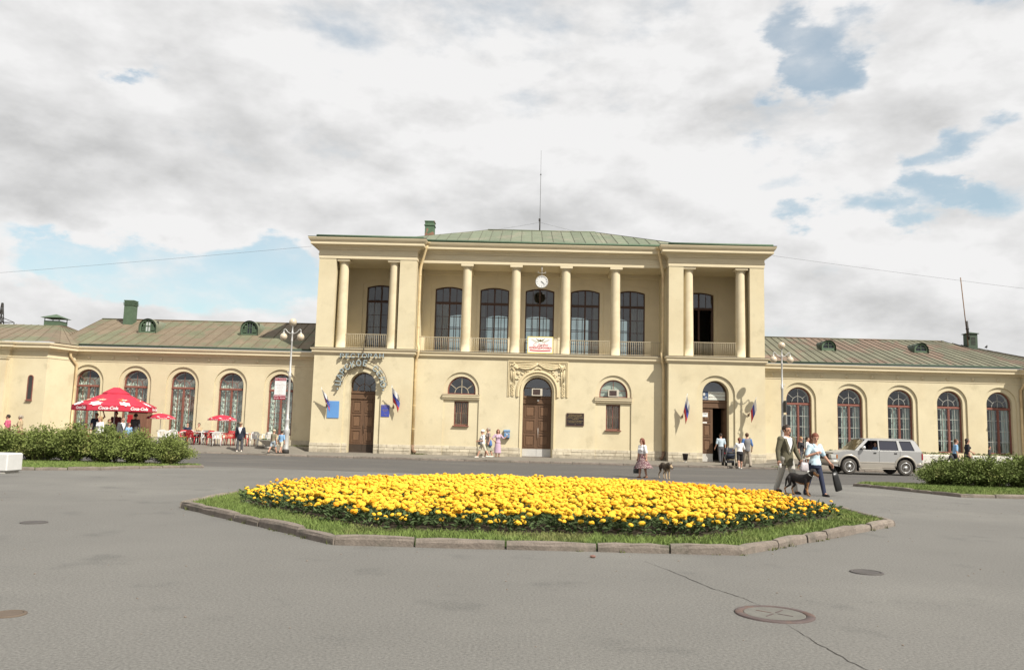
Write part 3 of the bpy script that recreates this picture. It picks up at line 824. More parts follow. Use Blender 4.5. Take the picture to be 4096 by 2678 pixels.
def wing_window(cx, y, curtain):
    mb = MB(); z0, z1, zt, zs, hw = 0.97, 3.57, 3.72, 3.9, 0.775
    panel(mb, arch_pts(0, hw, 0.90, zs), [[(-0.69, z0), (-0.065, z0), (-0.065, z1), (-0.69, z1)], [(0.065, z0), (0.69, z0), (0.69, z1), (0.065, z1)], arch_pts(0, 0.70, zt, zs)], 0, 0.09)
    mb.bbox(-0.775, 0.775, -0.035, 0, z1+0.02, zt-0.03, 0.01)
    mb.bbox(-0.035, 0.035, -0.02, 0, z0, z1, 0.006)
    polys = []; gb = MB()
    for sx in (-1, 1):
        gb.box(sx*0.377-0.010, sx*0.377+0.010, 0.012, 0.06, z0, z1)
        for k in range(1, 4):
            zz = z0+(z1-z0)*k/4
            a, b = sorted((sx*0.065, sx*0.69)); gb.box(a, b, 0.014, 0.058, zz-0.010, zz+0.010)
        for k in range(4):
            za, zb = z0+(z1-z0)*k/4, z0+(z1-z0)*(k+1)/4
            for xa, xb in ((0.065, 0.377), (0.377, 0.69)):
                a, b = sorted((sx*xa, sx*xb)); polys.append([(a, za), (b, za), (b, zb), (a, zb)])
    polys += fan(gb, None, 3.76, 0.71, zs, zt, 0.36, 0.020, [40, 90, 140], 0.012, 0.06)
    w = mb.build('window', WOODR, ST, SL(cx, y, 0)); gb.build('glazing_bars', WOODR if curtain == 'lace' else BARW, w)
    for p in polys: pane(p, w)
    inn = MB()
    for sx in (-1, 1):
        for xx, ww in ((0.10, 0.03), (0.36, 0.025), (0.66, 0.04)): inn.box(sx*xx-ww, sx*xx+ww, 0.24, 0.29, 0.95, 3.6)
        for k in range(5):
            a, b = sorted((sx*0.07, sx*0.7)); zz = 0.97+2.6*k/4; inn.box(a, b, 0.242, 0.288, zz-0.02, zz+0.02)
    panel(inn, arch_pts(0, 0.76, 3.6, 3.9), [arch_pts(0, 0.68, 3.66, 3.9)], 0.24, 0.29)
    inn.build('inner_frame', WHITEF, w)
    MB().box(-0.775, 0.775, -0.10, -0.002, 0.86, 0.905).build('sill', WOODR, w)
    if curtain:
        def drape(x0, x1, zb, zt_, m, nf, amp, y_):
            v = []; f = []; N = nf*6
            for i in range(N+1):
                x = x0+(x1-x0)*i/N; yy = y_+amp*sin(2*pi*nf*i/N+x*3)
                v += [(x, yy, zb), (x, yy+0.01, (zb+zt_)/2), (x, yy, zt_)]
            for i in range(N):
                a = i*3; f += [(a, a+3, a+4, a+1), (a+1, a+4, a+5, a+2)]
            MB().add(v, f, 0, True).build('curtain', m, w)
        if curtain == 'lace':
            drape(-0.76, 0.02, 0.92, 3.55, LACE, 6, 0.025, 0.325); drape(0.03, 0.76, 0.92, 3.55, LACE, 6, 0.025, 0.34)
            drape(-0.74, 0.74, 3.7, 4.2, LACE, 8, 0.02, 0.33)
        else:
            drape(-0.20, -0.07, 0.92, 3.55, LACER, 2, 0.02, 0.40); drape(0.52, 0.76, 0.92, 3.55, LACER, 3, 0.03, 0.45)
    return w
RW = [16.97, 20.09, 23.16, 26.18, 29.19]; LW = [-27.15, -24.15, -21.17, -18.17, -15.05]
wl = wing_window(LW[0], WY+0.28, 'lace')
kt = kid_tree(wl)
for cx in LW[1:]: dup(wl, SL(cx, WY+0.28, 0), kids=kt)
wr = wing_window(RW[0], WY+0.28, 'plain'); kt = kid_tree(wr)
for cx in RW[1:]: dup(wr, SL(cx, WY+0.28, 0), kids=kt)

def loggia_window(cx, opened=False):
    mb = MB(); hw = 0.94; zs = 10.60; z0 = 6.26; zt0, zt1 = 9.62, 9.78
    panel(mb, arch_pts(0, hw, 6.21, zs, 14, 0.17), [[(-0.86, 6.4), (-0.05, 6.4), (-0.05, zt0), (-0.86, zt0)], [(0.05, 6.4), (0.86, 6.4), (0.86, zt0), (0.05, zt0)], arch_pts(0, 0.86, zt1, zs-0.06, 14, 0.15)], 0, 0.10)
    mb.bbox(-0.93, 0.93, -0.03, 0, zt0+0.02, zt1-0.03, 0.01)
    polys = []
    mb.box(-0.05, 0.05, 0.0, 0.08, zt1, 10.7)
    for sx in (-1, 1):
        mb.box(sx*0.45-0.018, sx*0.45+0.018, 0.015, 0.07, zt1, 10.64)
        for xa, xb in ((0.05, 0.45), (0.45, 0.86)):
            a, b = sorted((sx*xa, sx*xb))
            polys.append([(a, zt1), (b, zt1), (b, 10.60 if abs(b) > 0.6 or abs(a) > 0.6 else 10.67), (a, 10.60 if abs(a) > 0.6 else 10.67)])
        if opened: continue
        mb.box(sx*0.45-0.018, sx*0.45+0.018, 0.015, 0.07, 6.4, zt0)
        for k in range(4):
            za, zb = 6.4+(zt0-6.4)*k/4, 6.4+(zt0-6.4)*(k+1)/4
            a, b = sorted((sx*0.05, sx*0.86))
            if k: mb.box(a, b, 0.017, 0.068, za-0.016, za+0.016)
            for xa, xb in ((0.05, 0.45), (0.45, 0.86)):
                a, b = sorted((sx*xa, sx*xb)); polys.append([(a, za), (b, za), (b, zb), (a, zb)])
    w = mb.build('window', WOODD, ST, SL(cx, BY+0.12, 0))
    for p in polys: pane(p, w)
    if opened:       # both leaves swung in
        for sx in (-1, 1):
            lf = MB(); panel(lf, [(0, 6.4), (0.8, 6.4), (0.8, zt0), (0, zt0)], [[(0.06, 6.46+0.78*k), (0.74, 6.46+0.78*k), (0.74, 6.46+0.78*k+0.72), (0.06, 6.46+0.78*k+0.72)] for k in range(4)], 0, 0.05)
            M = Matrix.Translation((sx*0.86, 0.05, 0)) @ Matrix.Rotation(radians(80 if sx > 0 else 100), 4, 'Z')
            lf.xf(M).build('window_leaf', WOODD, w)
    return w
w0 = loggia_window(WC[0]); kt = kid_tree(w0)
for cx in WC[1:]+[WT[0]]: dup(w0, SL(cx, BY+0.12, 0), kids=kt)
loggia_window(WT[1], True)
# drapes drawn aside in the outer loggia windows
DRAPE = mat('grey_drape', (0.20, 0.20, 0.175), 0.9, var=0.15, scale=3)
mb = MB()
def drape_mb(mb, x0, x1, y, zb, zt, nf, amp):
    v = []; f = []; N = nf*6
    for i in range(N+1):
        x = x0+(x1-x0)*i/N; yy = y+amp*sin(2*pi*nf*i/N); v += [(x, yy, zb), (x, yy, zt)]
    for i in range(N): a = i*2; f.append((a, a+2, a+3, a+1))
    mb.add(v, f, 0, True)
for x0, x1 in ((-5.82, -5.0), (6.98, 7.78), (-3.0, -2.65), (4.5, 4.85), (-10.3, -9.5)): drape_mb(mb, x0, x1, BY+0.75, 6.3, 9.7, 6, 0.05)
mb.build('drape', DRAPE, ST)
# hall behind the loggia: far wall with tall windows to the daylight
mb = MB(); HX0, HX1, HY = TLX0+0.5, TRX1-0.5, 61.0
holes = [arch_pts(c, 0.93, 6.8, 10.05, 10, 0.15) for c in WC]
panel(mb, [(HX0, 6.2), (HX1, 6.2), (HX1, 11.9), (HX0, 11.9)], holes, HY, HY+0.4)
mb.box(HX0, HX1, BY+0.52, HY, 6.0, 6.2); mb.box(HX0, HX1, BY+0.402, HY+0.4, 11.902, 12.0)
mb.box(HX0-0.3, HX0, BY+0.402, HY, 6.2, 11.9); mb.box(HX1, HX1+0.3, BY+0.402, HY, 6.2, 11.9)
mb.box(-8.2, -8.0, BY+0.402, HY, 6.2, 11.9); mb.box(10.0, 10.2, BY+0.402, HY, 6.2, 11.9)
mb.build('hall', DARK2, ST)
mb = MB()
for c in WC:
    for dx in (-0.45, 0, 0.45): mb.box(c+dx-0.03, c+dx+0.03, HY+0.1, HY+0.15, 6.8, 10.1)
    for zz in (7.6, 8.4, 9.2): mb.box(c-0.93, c+0.93, HY+0.1, HY+0.15, zz-0.03, zz+0.03)
mb.build('hall_window_bars', WOODD, ST)
HG = glass('hall_dimming_glass', (0.34, 0.41, 0.41), 0.06)  # tint added to the far panes to dim the bright sky behind them
for c in WC: MB().add([(c-0.93, HY+0.125, 6.8), (c+0.93, HY+0.125, 6.8), (c+0.93, HY+0.125, 10.2), (c-0.93, HY+0.125, 10.2)], [(0, 1, 2, 3)]).build('hall_pane', HG, ST)

# --- lunettes with sills and the barred windows under them
def lunette(cx, plain, dz):
    mb = MB(); zs = 3.9; hw = 0.85
    panel(mb, arch_pts(0, hw, 3.665, zs), [arch_pts(0, 0.775, 3.73, zs)], 0, 0.08)
    mb2 = MB()
    if plain:
        mb2.box(-0.016, 0.016, 0.01, 0.05, 4.12, 4.68); mb2.box(-0.74, 0.74, 0.012, 0.048, 4.09, 4.12)
        b = arc(0, zs, 0.78, 0, 180, 18)
        top = [p for p in b if p[1] > 4.12]
        polys = [[(0, 4.12)]+[p for p in top if p[0] >= 0.02]+[(0, 4.68)], [(0, 4.68)]+[p for p in top if p[0] <= -0.02]+[(0, 4.12)], [(-0.77, 3.73), (0.77, 3.73), (0.76, 4.10), (-0.76, 4.10)]]
        bars = WOODR
    else:
        polys = fan(mb2, None, 3.74, 0.78, zs, 3.73, 0.41, 0.035, [38, 90, 142], 0.01, 0.05); bars = IRON
    w = mb.build('window', WOODR, ST, SL(cx, CY+0.2, dz))
    mb2.build('glazing_bars', bars, w)
    for p in polys: pane(p, w, 0.03, GLASSD if not plain else None)
    if plain: MB().box(-0.8, 0.8, 0.12, 0.14, 3.7, 4.75).build('blind', mat('pale_blind', (0.40, 0.46, 0.40), 0.9), w)
    s = MB().sweep([(-0.10, 3.36), (0.05, 3.36), (0.06, 3.44), (0.12, 3.48), (0.12, 3.57), (0.16, 3.60), (0.16, 3.645), (-0.10, 3.66)], [(-1.14, 0), (1.12, 0)])
    s.build('sill', TRIM, ST, SL(cx, CY, dz))
    MB().box(-1.15, 1.13, -0.17, 0.07, 3.662, 3.672).build('sill_flashing', WOODR, ST, SL(cx, CY, dz))
lunette(LUN[0], False, 0.0); lunette(LUN[1], True, 0.03)
def barred(cx, z0, z1):
    hw = 0.435; mb = MB()
    panel(mb, [(-hw, z0), (hw, z0), (hw, z1), (-hw, z1)], [[(-0.36, z0+0.07), (-0.03, z0+0.07), (-0.03, z1-0.07), (-0.36, z1-0.07)], [(0.03, z0+0.07), (0.36, z0+0.07), (0.36, z1-0.07), (0.03, z1-0.07)]], 0, 0.08)
    w = mb.build('window', WOODR, ST, SL(cx, CY+0.24, 0))
    for a, b in ((-0.36, -0.03), (0.03, 0.36)): pane([(a, z0+0.07), (b, z0+0.07), (b, z1-0.07), (a, z1-0.07)], w)
    for k in range(7):
        x = -0.36+0.12*k; MB().tube([(x, -0.10, z0+0.02), (x, -0.10, z1-0.02)], 0.009, 6).build('window_bar', RUST, w)
    mb = MB()
    for zz in (z0+0.08, (z0+z1)/2, z1-0.08): mb.box(-0.42, 0.42, -0.11, -0.09, zz-0.012, zz+0.012)
    mb.build('cross_bar', RUST, w)
    MB().bbox(-0.50, 0.49, -0.30, 0.0, z0-0.06, z0-0.003, 0.012).build('sill', WOODR, w)
    mb = MB(); drape_mb(mb, -0.36, -0.05, 0.25, z0, z1, 3, 0.02); drape_mb(mb, 0.0, 0.33, 0.25, z0, z1, 3, 0.02); mb.build('curtain', mat('beige_curtain', (0.30, 0.22, 0.14), 0.9, var=0.2), w)
barred(-3.73, 1.78, 3.26); barred(5.47, 1.74, 3.28)

# --- doors
def door(cx, y, hw, zs, metal, open_right=False, sign=False):
    mb = MB(); zt0, zt1 = 3.20, 3.64
    panel(mb, [(-hw, 3.2), (hw, 3.2), (hw, 3.66), (-hw, 3.66)], [], 0.0, 0.14)
    mb.bbox(-hw, hw, -0.05, 0, 3.55, 3.64, 0.012); mb.bbox(-hw, hw, -0.035, 0, 3.22, 3.27, 0.01)
    panel(mb, arch_pts(0, hw, 3.662, zs), [arch_pts(0, hw-0.07, 3.70, zs)], 0.02, 0.10)
    polys = fan(mb, None, 3.72, hw-0.06, zs, 3.70, 0.40, 0.035, [42, 90, 138], 0.03, 0.08) if not metal and not sign else [arch_pts(0, hw-0.07, 3.70, zs)]
    if metal: mb.box(-hw+0.06, hw-0.06, 0.03, 0.08, 4.15, 4.19)
    d = mb.build('door', DOORM, ST, SL(cx, y, 0))
    for p in polys: pane(p, d, 0.055, GLASSD)
    MB().box(-hw, hw, 0.45, 0.47, 3.66, 4.95).build('fanlight_back', DARK, d)
    zb = 0.03
    for sx in (-1, 1):
        if sx == 1 and open_right:
            M = Matrix.Translation((hw-0.02, 0.02, 0)) @ Matrix.Rotation(radians(97), 4, 'Z')
            lf = MB().box(0, hw-0.03, 0, 0.06, zb, 3.19).xf(M); lf.build('door_leaf', DOORM, d)
            for z0, z1 in ((0.60, 1.37), (1.47, 2.28), (2.38, 3.12)):
                MB().bbox(0.14, hw-0.17, 0.06, 0.085, z0, z1, 0.012).xf(M).build('door_panel', DOORP, d)
                MB().bbox(0.14, hw-0.17, -0.02, 0.0, z0, z1, 0.012).xf(M).build('door_panel', DOORP, d)
            MB().tube([(hw-0.10, -0.07, 1.0), (hw-0.10, -0.07, 1.5)], 0.015, 6).xf(M).build('handle', ZINC, d)
            continue
        a, b = (0.004, hw-0.01) if sx == 1 else (-hw+0.01, -0.004)
        if sx == -1 and open_right: b = -0.06
        MB().box(a, b, 0.03, 0.09, zb, 3.198).build('door_leaf', DOORM, d)
        for z0, z1 in ((0.62, 1.36), (1.48, 2.27), (2.39, 3.12)):
            fr = MB(); xa, xb = a+0.10, b-0.10
            panel(fr, [(xa, z0), (xb, z0), (xb, z1), (xa, z1)], [[(xa+0.055, z0+0.055), (xb-0.055, z0+0.055), (xb-0.055, z1-0.055), (xa+0.055, z1-0.055)]], 0.0, 0.029)
            fr.build('panel_moulding', DOORM, d)
            MB().bbox(xa+0.11, xb-0.11, 0.005, 0.029, z0+0.11, z1-0.11, 0.02).build('door_panel', DOORP, d)
        MB().bbox(a, b, 0.012, 0.029, zb, 0.50, 0.004).build('kick_plate', ZINC if metal or sign else DOORK, d)
        MB().box(a, b, -0.005, 0.0285, 0.505, 0.545).build('door_rail', DOORM, d)
    if not open_right:
        MB().tube([(0.08, -0.05, 1.15), (0.08, -0.05, 1.75)], 0.014, 6).build('handle', DOORK if not metal else ZINC, d)
    MB().box(-hw, hw, -0.45, 0.0, -0.06, 0.022).build('door_step', KERB, d)
    return d
door(LDX, TY+0.60, 0.785, 4.03, False)
door(CDX, CY+0.58, 0.88, 3.94, True)
door(RDX, TY+0.60, 0.785, 4.05, False, True, True)

# --- archivolt and relief over the middle door
RELM = mat('cream_stucco_relief', (0.62, 0.52, 0.33), 0.9, var=0.08, scale=5, bump=0.15, bscale=40)
def ring_arch(mb, cx, zs, r, z0, prof, n=24):
    """moulding bent round an arch and down its legs; prof: (radial offset, depth in front of the wall)"""
    pts = [(cx+r, z0, 0)]+[(cx+r*cos(pi*i/n), zs+r*sin(pi*i/n), pi*i/n) for i in range(n+1)]+[(cx-r, z0, pi)]
    rings = [[(x+o*cos(a), CY-dp, z+o*sin(a)) for o, dp in prof] for x, z, a in pts]
    return mb.loft(rings, 0, False, True, True)
mb = MB()
ring_arch(mb, CDX, 3.95, 1.0, 0.5, [(0, -0.01), (0.0, 0.05), (0.06, 0.05), (0.06, -0.01)])
ring_arch(mb, CDX, 3.95, 1.14, 3.62, [(0.0, -0.01), (0.0, 0.06), (0.03, 0.10), (0.09, 0.10), (0.12, 0.06), (0.15, 0.07), (0.17, 0.03), (0.17, -0.01)])
mb.build('archivolt', RELM, ST)
mb = MB()
X0, X1, Z1, Z0 = CDX-1.83, CDX+1.83, 5.80, 3.62
for a, b, z0, z1 in ((X0, X1, Z1-0.05, Z1), (X0, X0+0.05, Z0, Z1-0.05), (X1-0.05, X1, Z0, Z1-0.05), (X0+0.09, X1-0.09, Z1-0.13, Z1-0.10), (X0+0.09, X0+0.12, Z0, Z1-0.13), (X1-0.12, X1-0.09, Z0, Z1-0.13), (X0+0.36, X0+0.385, Z0, 5.2), (X1-0.385, X1-0.36, Z0, 5.2)):
    mb.box(a, b, CY-0.05, CY+0.02, z0, z1)
for k in range(44):      # row of small beads under the top edge
    mb.sphere((X0+0.07+k*(3.52/43), CY-0.05, Z1-0.075), 0.018, 5, 4)
mb.build('relief_border', RELM, ST)
def swag(mb, xa, za, xb, zb, sag, r, seed):
    rr = random.Random(seed)
    for k, (ds, dr) in enumerate(((0, 1.0), (0.07, 0.8), (0.14, 0.65))):
        pts = []; rad = []
        for i in range(15):
            t = i/14; pts.append((xa+(xb-xa)*t, CY-0.05-0.03*sin(pi*t), za+(zb-za)*t-(sag-ds*1.6)*4*t*(1-t)+ds*0.3))
            rad.append(r*dr*(0.45+0.75*sin(pi*t)))
        mb.tube(pts, rad, 7)
mb = MB()
swag(mb, CDX-1.42, 5.52, CDX-0.0, 5.62, 0.26, 0.055, 1); swag(mb, CDX+1.42, 5.52, CDX+0.0, 5.62, 0.26, 0.055, 2)
for sx in (-1, 1):     # gathered bunches, their tails, and the drops of leaves down the sides
    rr = random.Random(5+sx)
    for k in range(30):
        a = rr.uniform(0, 2*pi); q = rr.uniform(0, 0.22)
        mb.sphere((CDX+sx*1.42+q*cos(a), CY-0.05-0.06*(1-q/0.24), 5.42+q*sin(a)), rr.uniform(0.04, 0.075), 6, 5)
    for j in range(3):
        x = CDX+sx*(1.50+0.085*(j-1)*1.1); mb.tube([(x, CY-0.03, 5.25), (x+sx*0.02, CY-0.06, 4.9), (x-sx*0.01, CY-0.04, 4.35+0.1*j)], [0.03, 0.04, 0.02], 6)
    for k in range(26):
        t = k/25; x = CDX+sx*(1.54+0.07*sin(k*2.4)); mb.sphere((x, CY-0.035, 4.42-0.76*t), 0.035+0.02*rr.random(), 6, 4, sc=(1.2, 0.8, 0.8))
    for k in range(34):    # foliage in the spandrels
        a = radians(rr.uniform(28, 68)); r = 1.34+rr.uniform(0.02, 0.34)
        x = CDX+sx*r*cos(a); z = 3.95+r*sin(a)
        if z < 5.38 and abs(x-CDX) < 1.36: mb.sphere((x, CY-0.03, z), rr.uniform(0.035, 0.07), 6, 4, sc=(1.3, 0.7, 0.8))
for k in range(7): mb.sphere((CDX+0.05*(k-3), CY-0.07, 5.36-0.02*abs(k-3)), 0.06, 6, 5)
mb.build('relief', RELM, ST)

# --- downpipes
def downpipe(sx, xw, xf, ybase):
    t = MB(); y = CY-0.12
    pts = [(xf, CY-0.55, 12.72), (xf-sx*0.06, CY-0.50, 12.55), (xw+sx*0.05, CY-0.16, 11.55), (xw, y, 11.2), (xw, y, 6.75), (xw+sx*0.02, y-0.02, 6.6), (xw+sx*0.10, CY-0.32, 6.42), (xw+sx*0.08, CY-0.33, 6.05), (xw-sx*0.02, y-0.05, 5.72), (xw-sx*0.05, y, 5.5), (xw-sx*0.06, y, 0.55)]
    t.tube(pts, 0.085, 10)
    t.lathe([(0.09, 12.70), (0.15, 12.80), (0.20, 12.84), (0.20, 12.88), (0.17, 12.88)], (xf, CY-0.55, 0), 12)
    for zz in (10.9, 9.3, 7.7, 4.4, 2.9, 1.5):
        px = xw if zz > 6 else xw-sx*0.06
        t.lathe([(0.10, -0.02), (0.10, 0.02)], (px, y, zz), 10)
        t.box(px-0.012, px+0.012, y, CY, zz-0.015, zz+0.015)
    p = t.build('downpipe', PIPE, ST)
    MB().tube([(xw-sx*0.06, y, 0.56), (xw-sx*0.06, y, 0.30), (xw-sx*0.0, y-0.06, 0.18), (xw+sx*0.12, y-0.2, 0.14)], 0.095, 10).build('outlet', RUST, p)
downpipe(1, -6.52, -6.10, CY); downpipe(-1, 8.42, 8.05, CY)

# --- wings
def wing(x0, x1, wins, ros, dirx):
    mb = MB()
    panel(mb, [(x0, -0.1), (x1, -0.1), (x1, 5.7), (x0, 5.7)], [arch_pts(c, 1.02, 0.56, 3.93) for c in wins], WY, WY+0.09)
    panel(mb, [(x0, -0.1), (x1, -0.1), (x1, 5.7), (x0, 5.7)], [arch_pts(c, 0.78, 0.90, 3.9) for c in wins], WY+0.092, WY+0.6)
    mb.build('wall', WALL, ST)
    MB().box(x0, x1, WY-0.05, WY-0.002, -0.1, 0.62).build('plinth', PLINTH, ST)
    MB().sweep([(-0.05, 5.15), (0.02, 5.15), (0.03, 5.18), (0.03, 5.21), (-0.05, 5.22)], [(x0 if dirx < 0 else x0, WY), (x1, WY)]).build('moulding', TRIM, ST)
    MB().sweep([(-0.1, 5.58), (0.05, 5.58), (0.08, 5.66), (0.14, 5.70), (0.38, 5.745), (0.39, 5.76), (0.39, 5.87), (0.46, 5.95), (0.48, 6.03), (0.48, 6.06), (-0.1, 6.08)], [(x0, WY), (x1, WY)]).build('cornice', TRIM, ST)
    me = MB().lathe([(0.10, 0.0), (0.10, -0.03), (0.075, -0.055), (0.05, -0.05), (0.04, -0.07), (0.001, -0.08)], (0,0,0), 12, axis='y').mesh('rosette', TRIM)
    for x in ros: link('rosette', me, ST, SL(x, WY, 5.40))
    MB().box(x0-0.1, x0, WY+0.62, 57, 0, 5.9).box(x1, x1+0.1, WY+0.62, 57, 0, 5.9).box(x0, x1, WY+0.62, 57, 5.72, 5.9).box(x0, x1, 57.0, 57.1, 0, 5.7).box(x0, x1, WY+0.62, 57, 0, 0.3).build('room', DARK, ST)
wing(-30.0, TLX0-0.002, LW, [-27.15+1.51*k for k in range(8)], -1)
wing(TRX1+0.002, 30.7, RW, [15.3+1.535*k for k in range(10)], 1)
# end pavilions with splayed corners
def pavilion(sx, xa, xb):
    """xa: splay starts at the wing (on WY); xb: further corner; sx=-1 left"""
    P = [(xa, WY+0.4), (xa, WY-0.15), (xa+sx*0.62, WY-2.0), (xb, WY-2.0), (xb, WY-2.25), (xb+sx*3.0, WY-2.25), (xb+sx*3.0, WY+8)]
    path = P if sx > 0 else P[::-1]
    mb = MB(); prof = [(0, -0.2), (0, 5.8), (-0.5, 5.8), (-0.5, -0.2)]
    mb.sweep(prof, path); mb.build('wall', WALL, ST)
    MB().sweep([(0.003, -0.2), (0.04, -0.2), (0.04, 0.6), (0.003, 0.6)], path).build('plinth', PLINTH, ST)
    MB().sweep([(-0.05, 5.15), (0.02, 5.15), (0.03, 5.18), (0.03, 5.21), (-0.05, 5.22)], path).build('moulding', TRIM, ST)
    MB().sweep([(-0.1, 5.56), (0.05, 5.56), (0.08, 5.64), (0.14, 5.68), (0.34, 5.73), (0.35, 5.75), (0.35, 5.86), (0.42, 5.94), (0.44, 6.02), (0.44, 6.05), (-0.1, 6.07)], path).build('cornice', TRIM, ST)
pavilion(-1, -27.95, -30.75); pavilion(1, 30.55, 33.4)
# narrow slit window and a pilaster on the left pavilion
w = MB(); panel(w, arch_pts(-29.47, 0.17, 2.62, 3.95, 8), [arch_pts(-29.47, 0.12, 2.67, 3.95, 8)], WY-2.03, WY-1.995)
sw = w.build('slit_window', WOODR, ST); MB().prism(arch_pts(-29.47, 0.121, 2.67, 3.95, 8), WY-2.012, WY-1.999).build('pane', DARK, sw)
MB().box(-29.66, -29.28, WY-2.12, WY-2.001, 2.56, 2.615).build('sill', WOODR, sw)
w = MB().box(-31.55, -30.78, WY-2.45, WY-2.253, -0.1, 5.1).sweep([(0, 5.0), (0.05, 5.02), (0.07, 5.12), (0.10, 5.16), (0.10, 5.2), (0, 5.21)], [(-31.55, WY-2.2), (-31.55, WY-2.45), (-30.78, WY-2.45), (-30.78, WY-2.2)]); w.build('pilaster', WALL2, ST)
mb = MB().tube([(-28.02, WY-0.72, 5.85), (-27.98, WY-0.62, 5.4), (-27.84, WY-0.10, 4.9), (-27.84, WY-0.10, 0.3), (-27.84, WY-0.3, 0.2)], 0.08, 10); mb.lathe([(0.085, 5.8), (0.17, 5.95), (0.18, 6.0)], (-28.03, WY-0.73, 0), 10); mb.build('downpipe', PIPE, ST)
mb = MB().tube([(30.62, WY-0.75, 5.85), (30.55, WY-0.62, 5.4), (30.42, WY-0.10, 4.8), (30.42, WY-0.10, 0.3), (30.42, WY-0.3, 0.2)], 0.08, 10); mb.lathe([(0.085, 5.8), (0.17, 5.95), (0.18, 6.0)], (30.63, WY-0.76, 0), 10); mb.build('downpipe', PIPE, ST)

# --- roofs: separate sheets between standing seams
def roof_sheets(parent, m, e0, e1, r0, r1, width, sag=0.0, seam=0.03):
    """slope between eave line e0-e1 and ridge line r0-r1 (3D points); sheets run up the slope"""
    E0, E1, R0, R1 = map(Vector, (e0, e1, r0, r1)); n = max(1, int(round((E1-E0).length/width)))
    nrm = (E1-E0).cross((R0+R1)/2-(E0+E1)/2).normalized()
    if nrm.z < 0: nrm = -nrm
    for i in range(n):
        a, b = i/n, (i+1)/n
        p = [E0.lerp(E1, a), E0.lerp(E1, b), R0.lerp(R1, b), R0.lerp(R1, a)]
        dz = random.uniform(-0.008, 0.008); d = (E1-E0).normalized()
        mb = MB(); rows = 4; v = []
        for k in range(rows+1):
            t = k/rows; l = p[0].lerp(p[3], t); r = p[1].lerp(p[2], t); mid = (l+r)/2
            lift = nrm*(dz+random.uniform(-0.006, 0.006))
            for q in (l+nrm*seam*0.5, l+d*0.012, mid+lift, r-d*0.012, r+nrm*seam*0.5): v.append(tuple(q))
        f = []
        for k in range(rows):
            for j in range(4): s = k*5+j; f.append((s, s+1, s+6, s+5))
        mb.add(v, f); ob = mb.build('roof_sheet', m, parent)
        MB().add([tuple(q) for q in (p[0]-d*0.008, p[0]-d*0.008+nrm*seam, p[3]-d*0.008+nrm*seam, p[3]-d*0.008, p[0]+d*0.008, p[0]+d*0.008+nrm*seam, p[3]+d*0.008+nrm*seam, p[3]+d*0.008)], [(0,3,2,1),(1,2,6,5),(4,5,6,7),(0,1,5,4)]).build('seam', SEAML if m is ROOFL else SEAMM, parent)
def roof_parallel(parent, m, e0, e1, r0, r1, width, seam=0.03):
    """trapezoid or triangle slope with sheets running straight up it, cut off along the hips"""
    E0, E1, R0, R1 = map(Vector, (e0, e1, r0, r1)); d = (E1-E0).normalized(); L = (E1-E0).length
    n = max(1, int(round(L/width))); h = ((R0-E0)-d*(R0-E0).dot(d)); nrm = d.cross(h).normalized()
    if nrm.z < 0: nrm = -nrm
    a0 = (R0-E0).dot(d); a1 = (R1-E0).dot(d)
    def frac(s):
        f = 1.0
        if a0 > 1e-6: f = min(f, s/a0)
        if L-a1 > 1e-6: f = min(f, (L-s)/(L-a1))
        return max(0.0, f)
    br = sorted(set([L*i/n for i in range(n+1)]+[x for x in (a0, a1) if 0 < x < L]))
    for s0, s1 in zip(br, br[1:]):
        if s1-s0 < 1e-4: continue
        dz = random.uniform(-0.006, 0.006); mb = MB(); v = []; rows = 4; f0, f1 = frac(s0), frac(s1)
        for k in range(rows+1):
            t = k/rows; l = E0+d*s0+h*(f0*t); r = E0+d*s1+h*(f1*t); mid = (l+r)/2; lift = nrm*(dz+random.uniform(-0.006, 0.006))
            for q in (l+nrm*seam*0.5, l+d*0.012, mid+lift, r-d*0.012, r+nrm*seam*0.5): v.append(tuple(q))
        f = []
        for k in range(rows):
            for j in range(4): q = k*5+j; f.append((q, q+1, q+6, q+5))
        mb.add(v, f).build('roof_sheet', m, parent)
        a = E0+d*s0; b = a+h*f0
        if f0 > 0.02 and min(abs(s0-a0), abs(s0-a1)) > 1e-3 or s0 < 1e-6:
            MB().add([tuple(q) for q in (a-d*0.008, a-d*0.008+nrm*seam, b-d*0.008+nrm*seam, b-d*0.008, a+d*0.008, a+d*0.008+nrm*seam, b+d*0.008+nrm*seam, b+d*0.008)], [(0,3,2,1),(1,2,6,5),(4,5,6,7),(0,1,5,4)]).build('seam', SEAML if m is ROOFL else SEAMM, parent)
def roof_edge(parent, pts, m, r=0.05):
    MB().tube(pts, r, 8, smooth=True).build('gutter', m, parent)
rf = MB().box(TLX0-0.3, TRX1+0.3, 50.2, 61.8, 12.9, 12.93).build('roof', ROOFG, ST)
RZ = 15.27; ey = 48.83
roof_parallel(rf, ROOFG, (-9.0, ey, 12.95), (11.0, ey, 12.95), (-2.7, 55, RZ), (4.7, 55, RZ), 0.66)
roof_sheets(rf, ROOFG, (TLX0-0.6, 62, 12.95), (-9.0, ey, 12.95), (-2.75, 55.01, RZ), (-2.7, 55, RZ), 0.9)
roof_sheets(rf, ROOFG, (11.0, ey, 12.95), (TRX1+0.6, 62, 12.95), (4.7, 55, RZ), (4.75, 55.01, RZ), 0.9)
roof_sheets(rf, ROOFG, (TRX1+0.6, 62, 12.95), (TLX0-0.6, 62, 12.95), (4.7, 55, RZ), (-2.7, 55, RZ), 1.5)
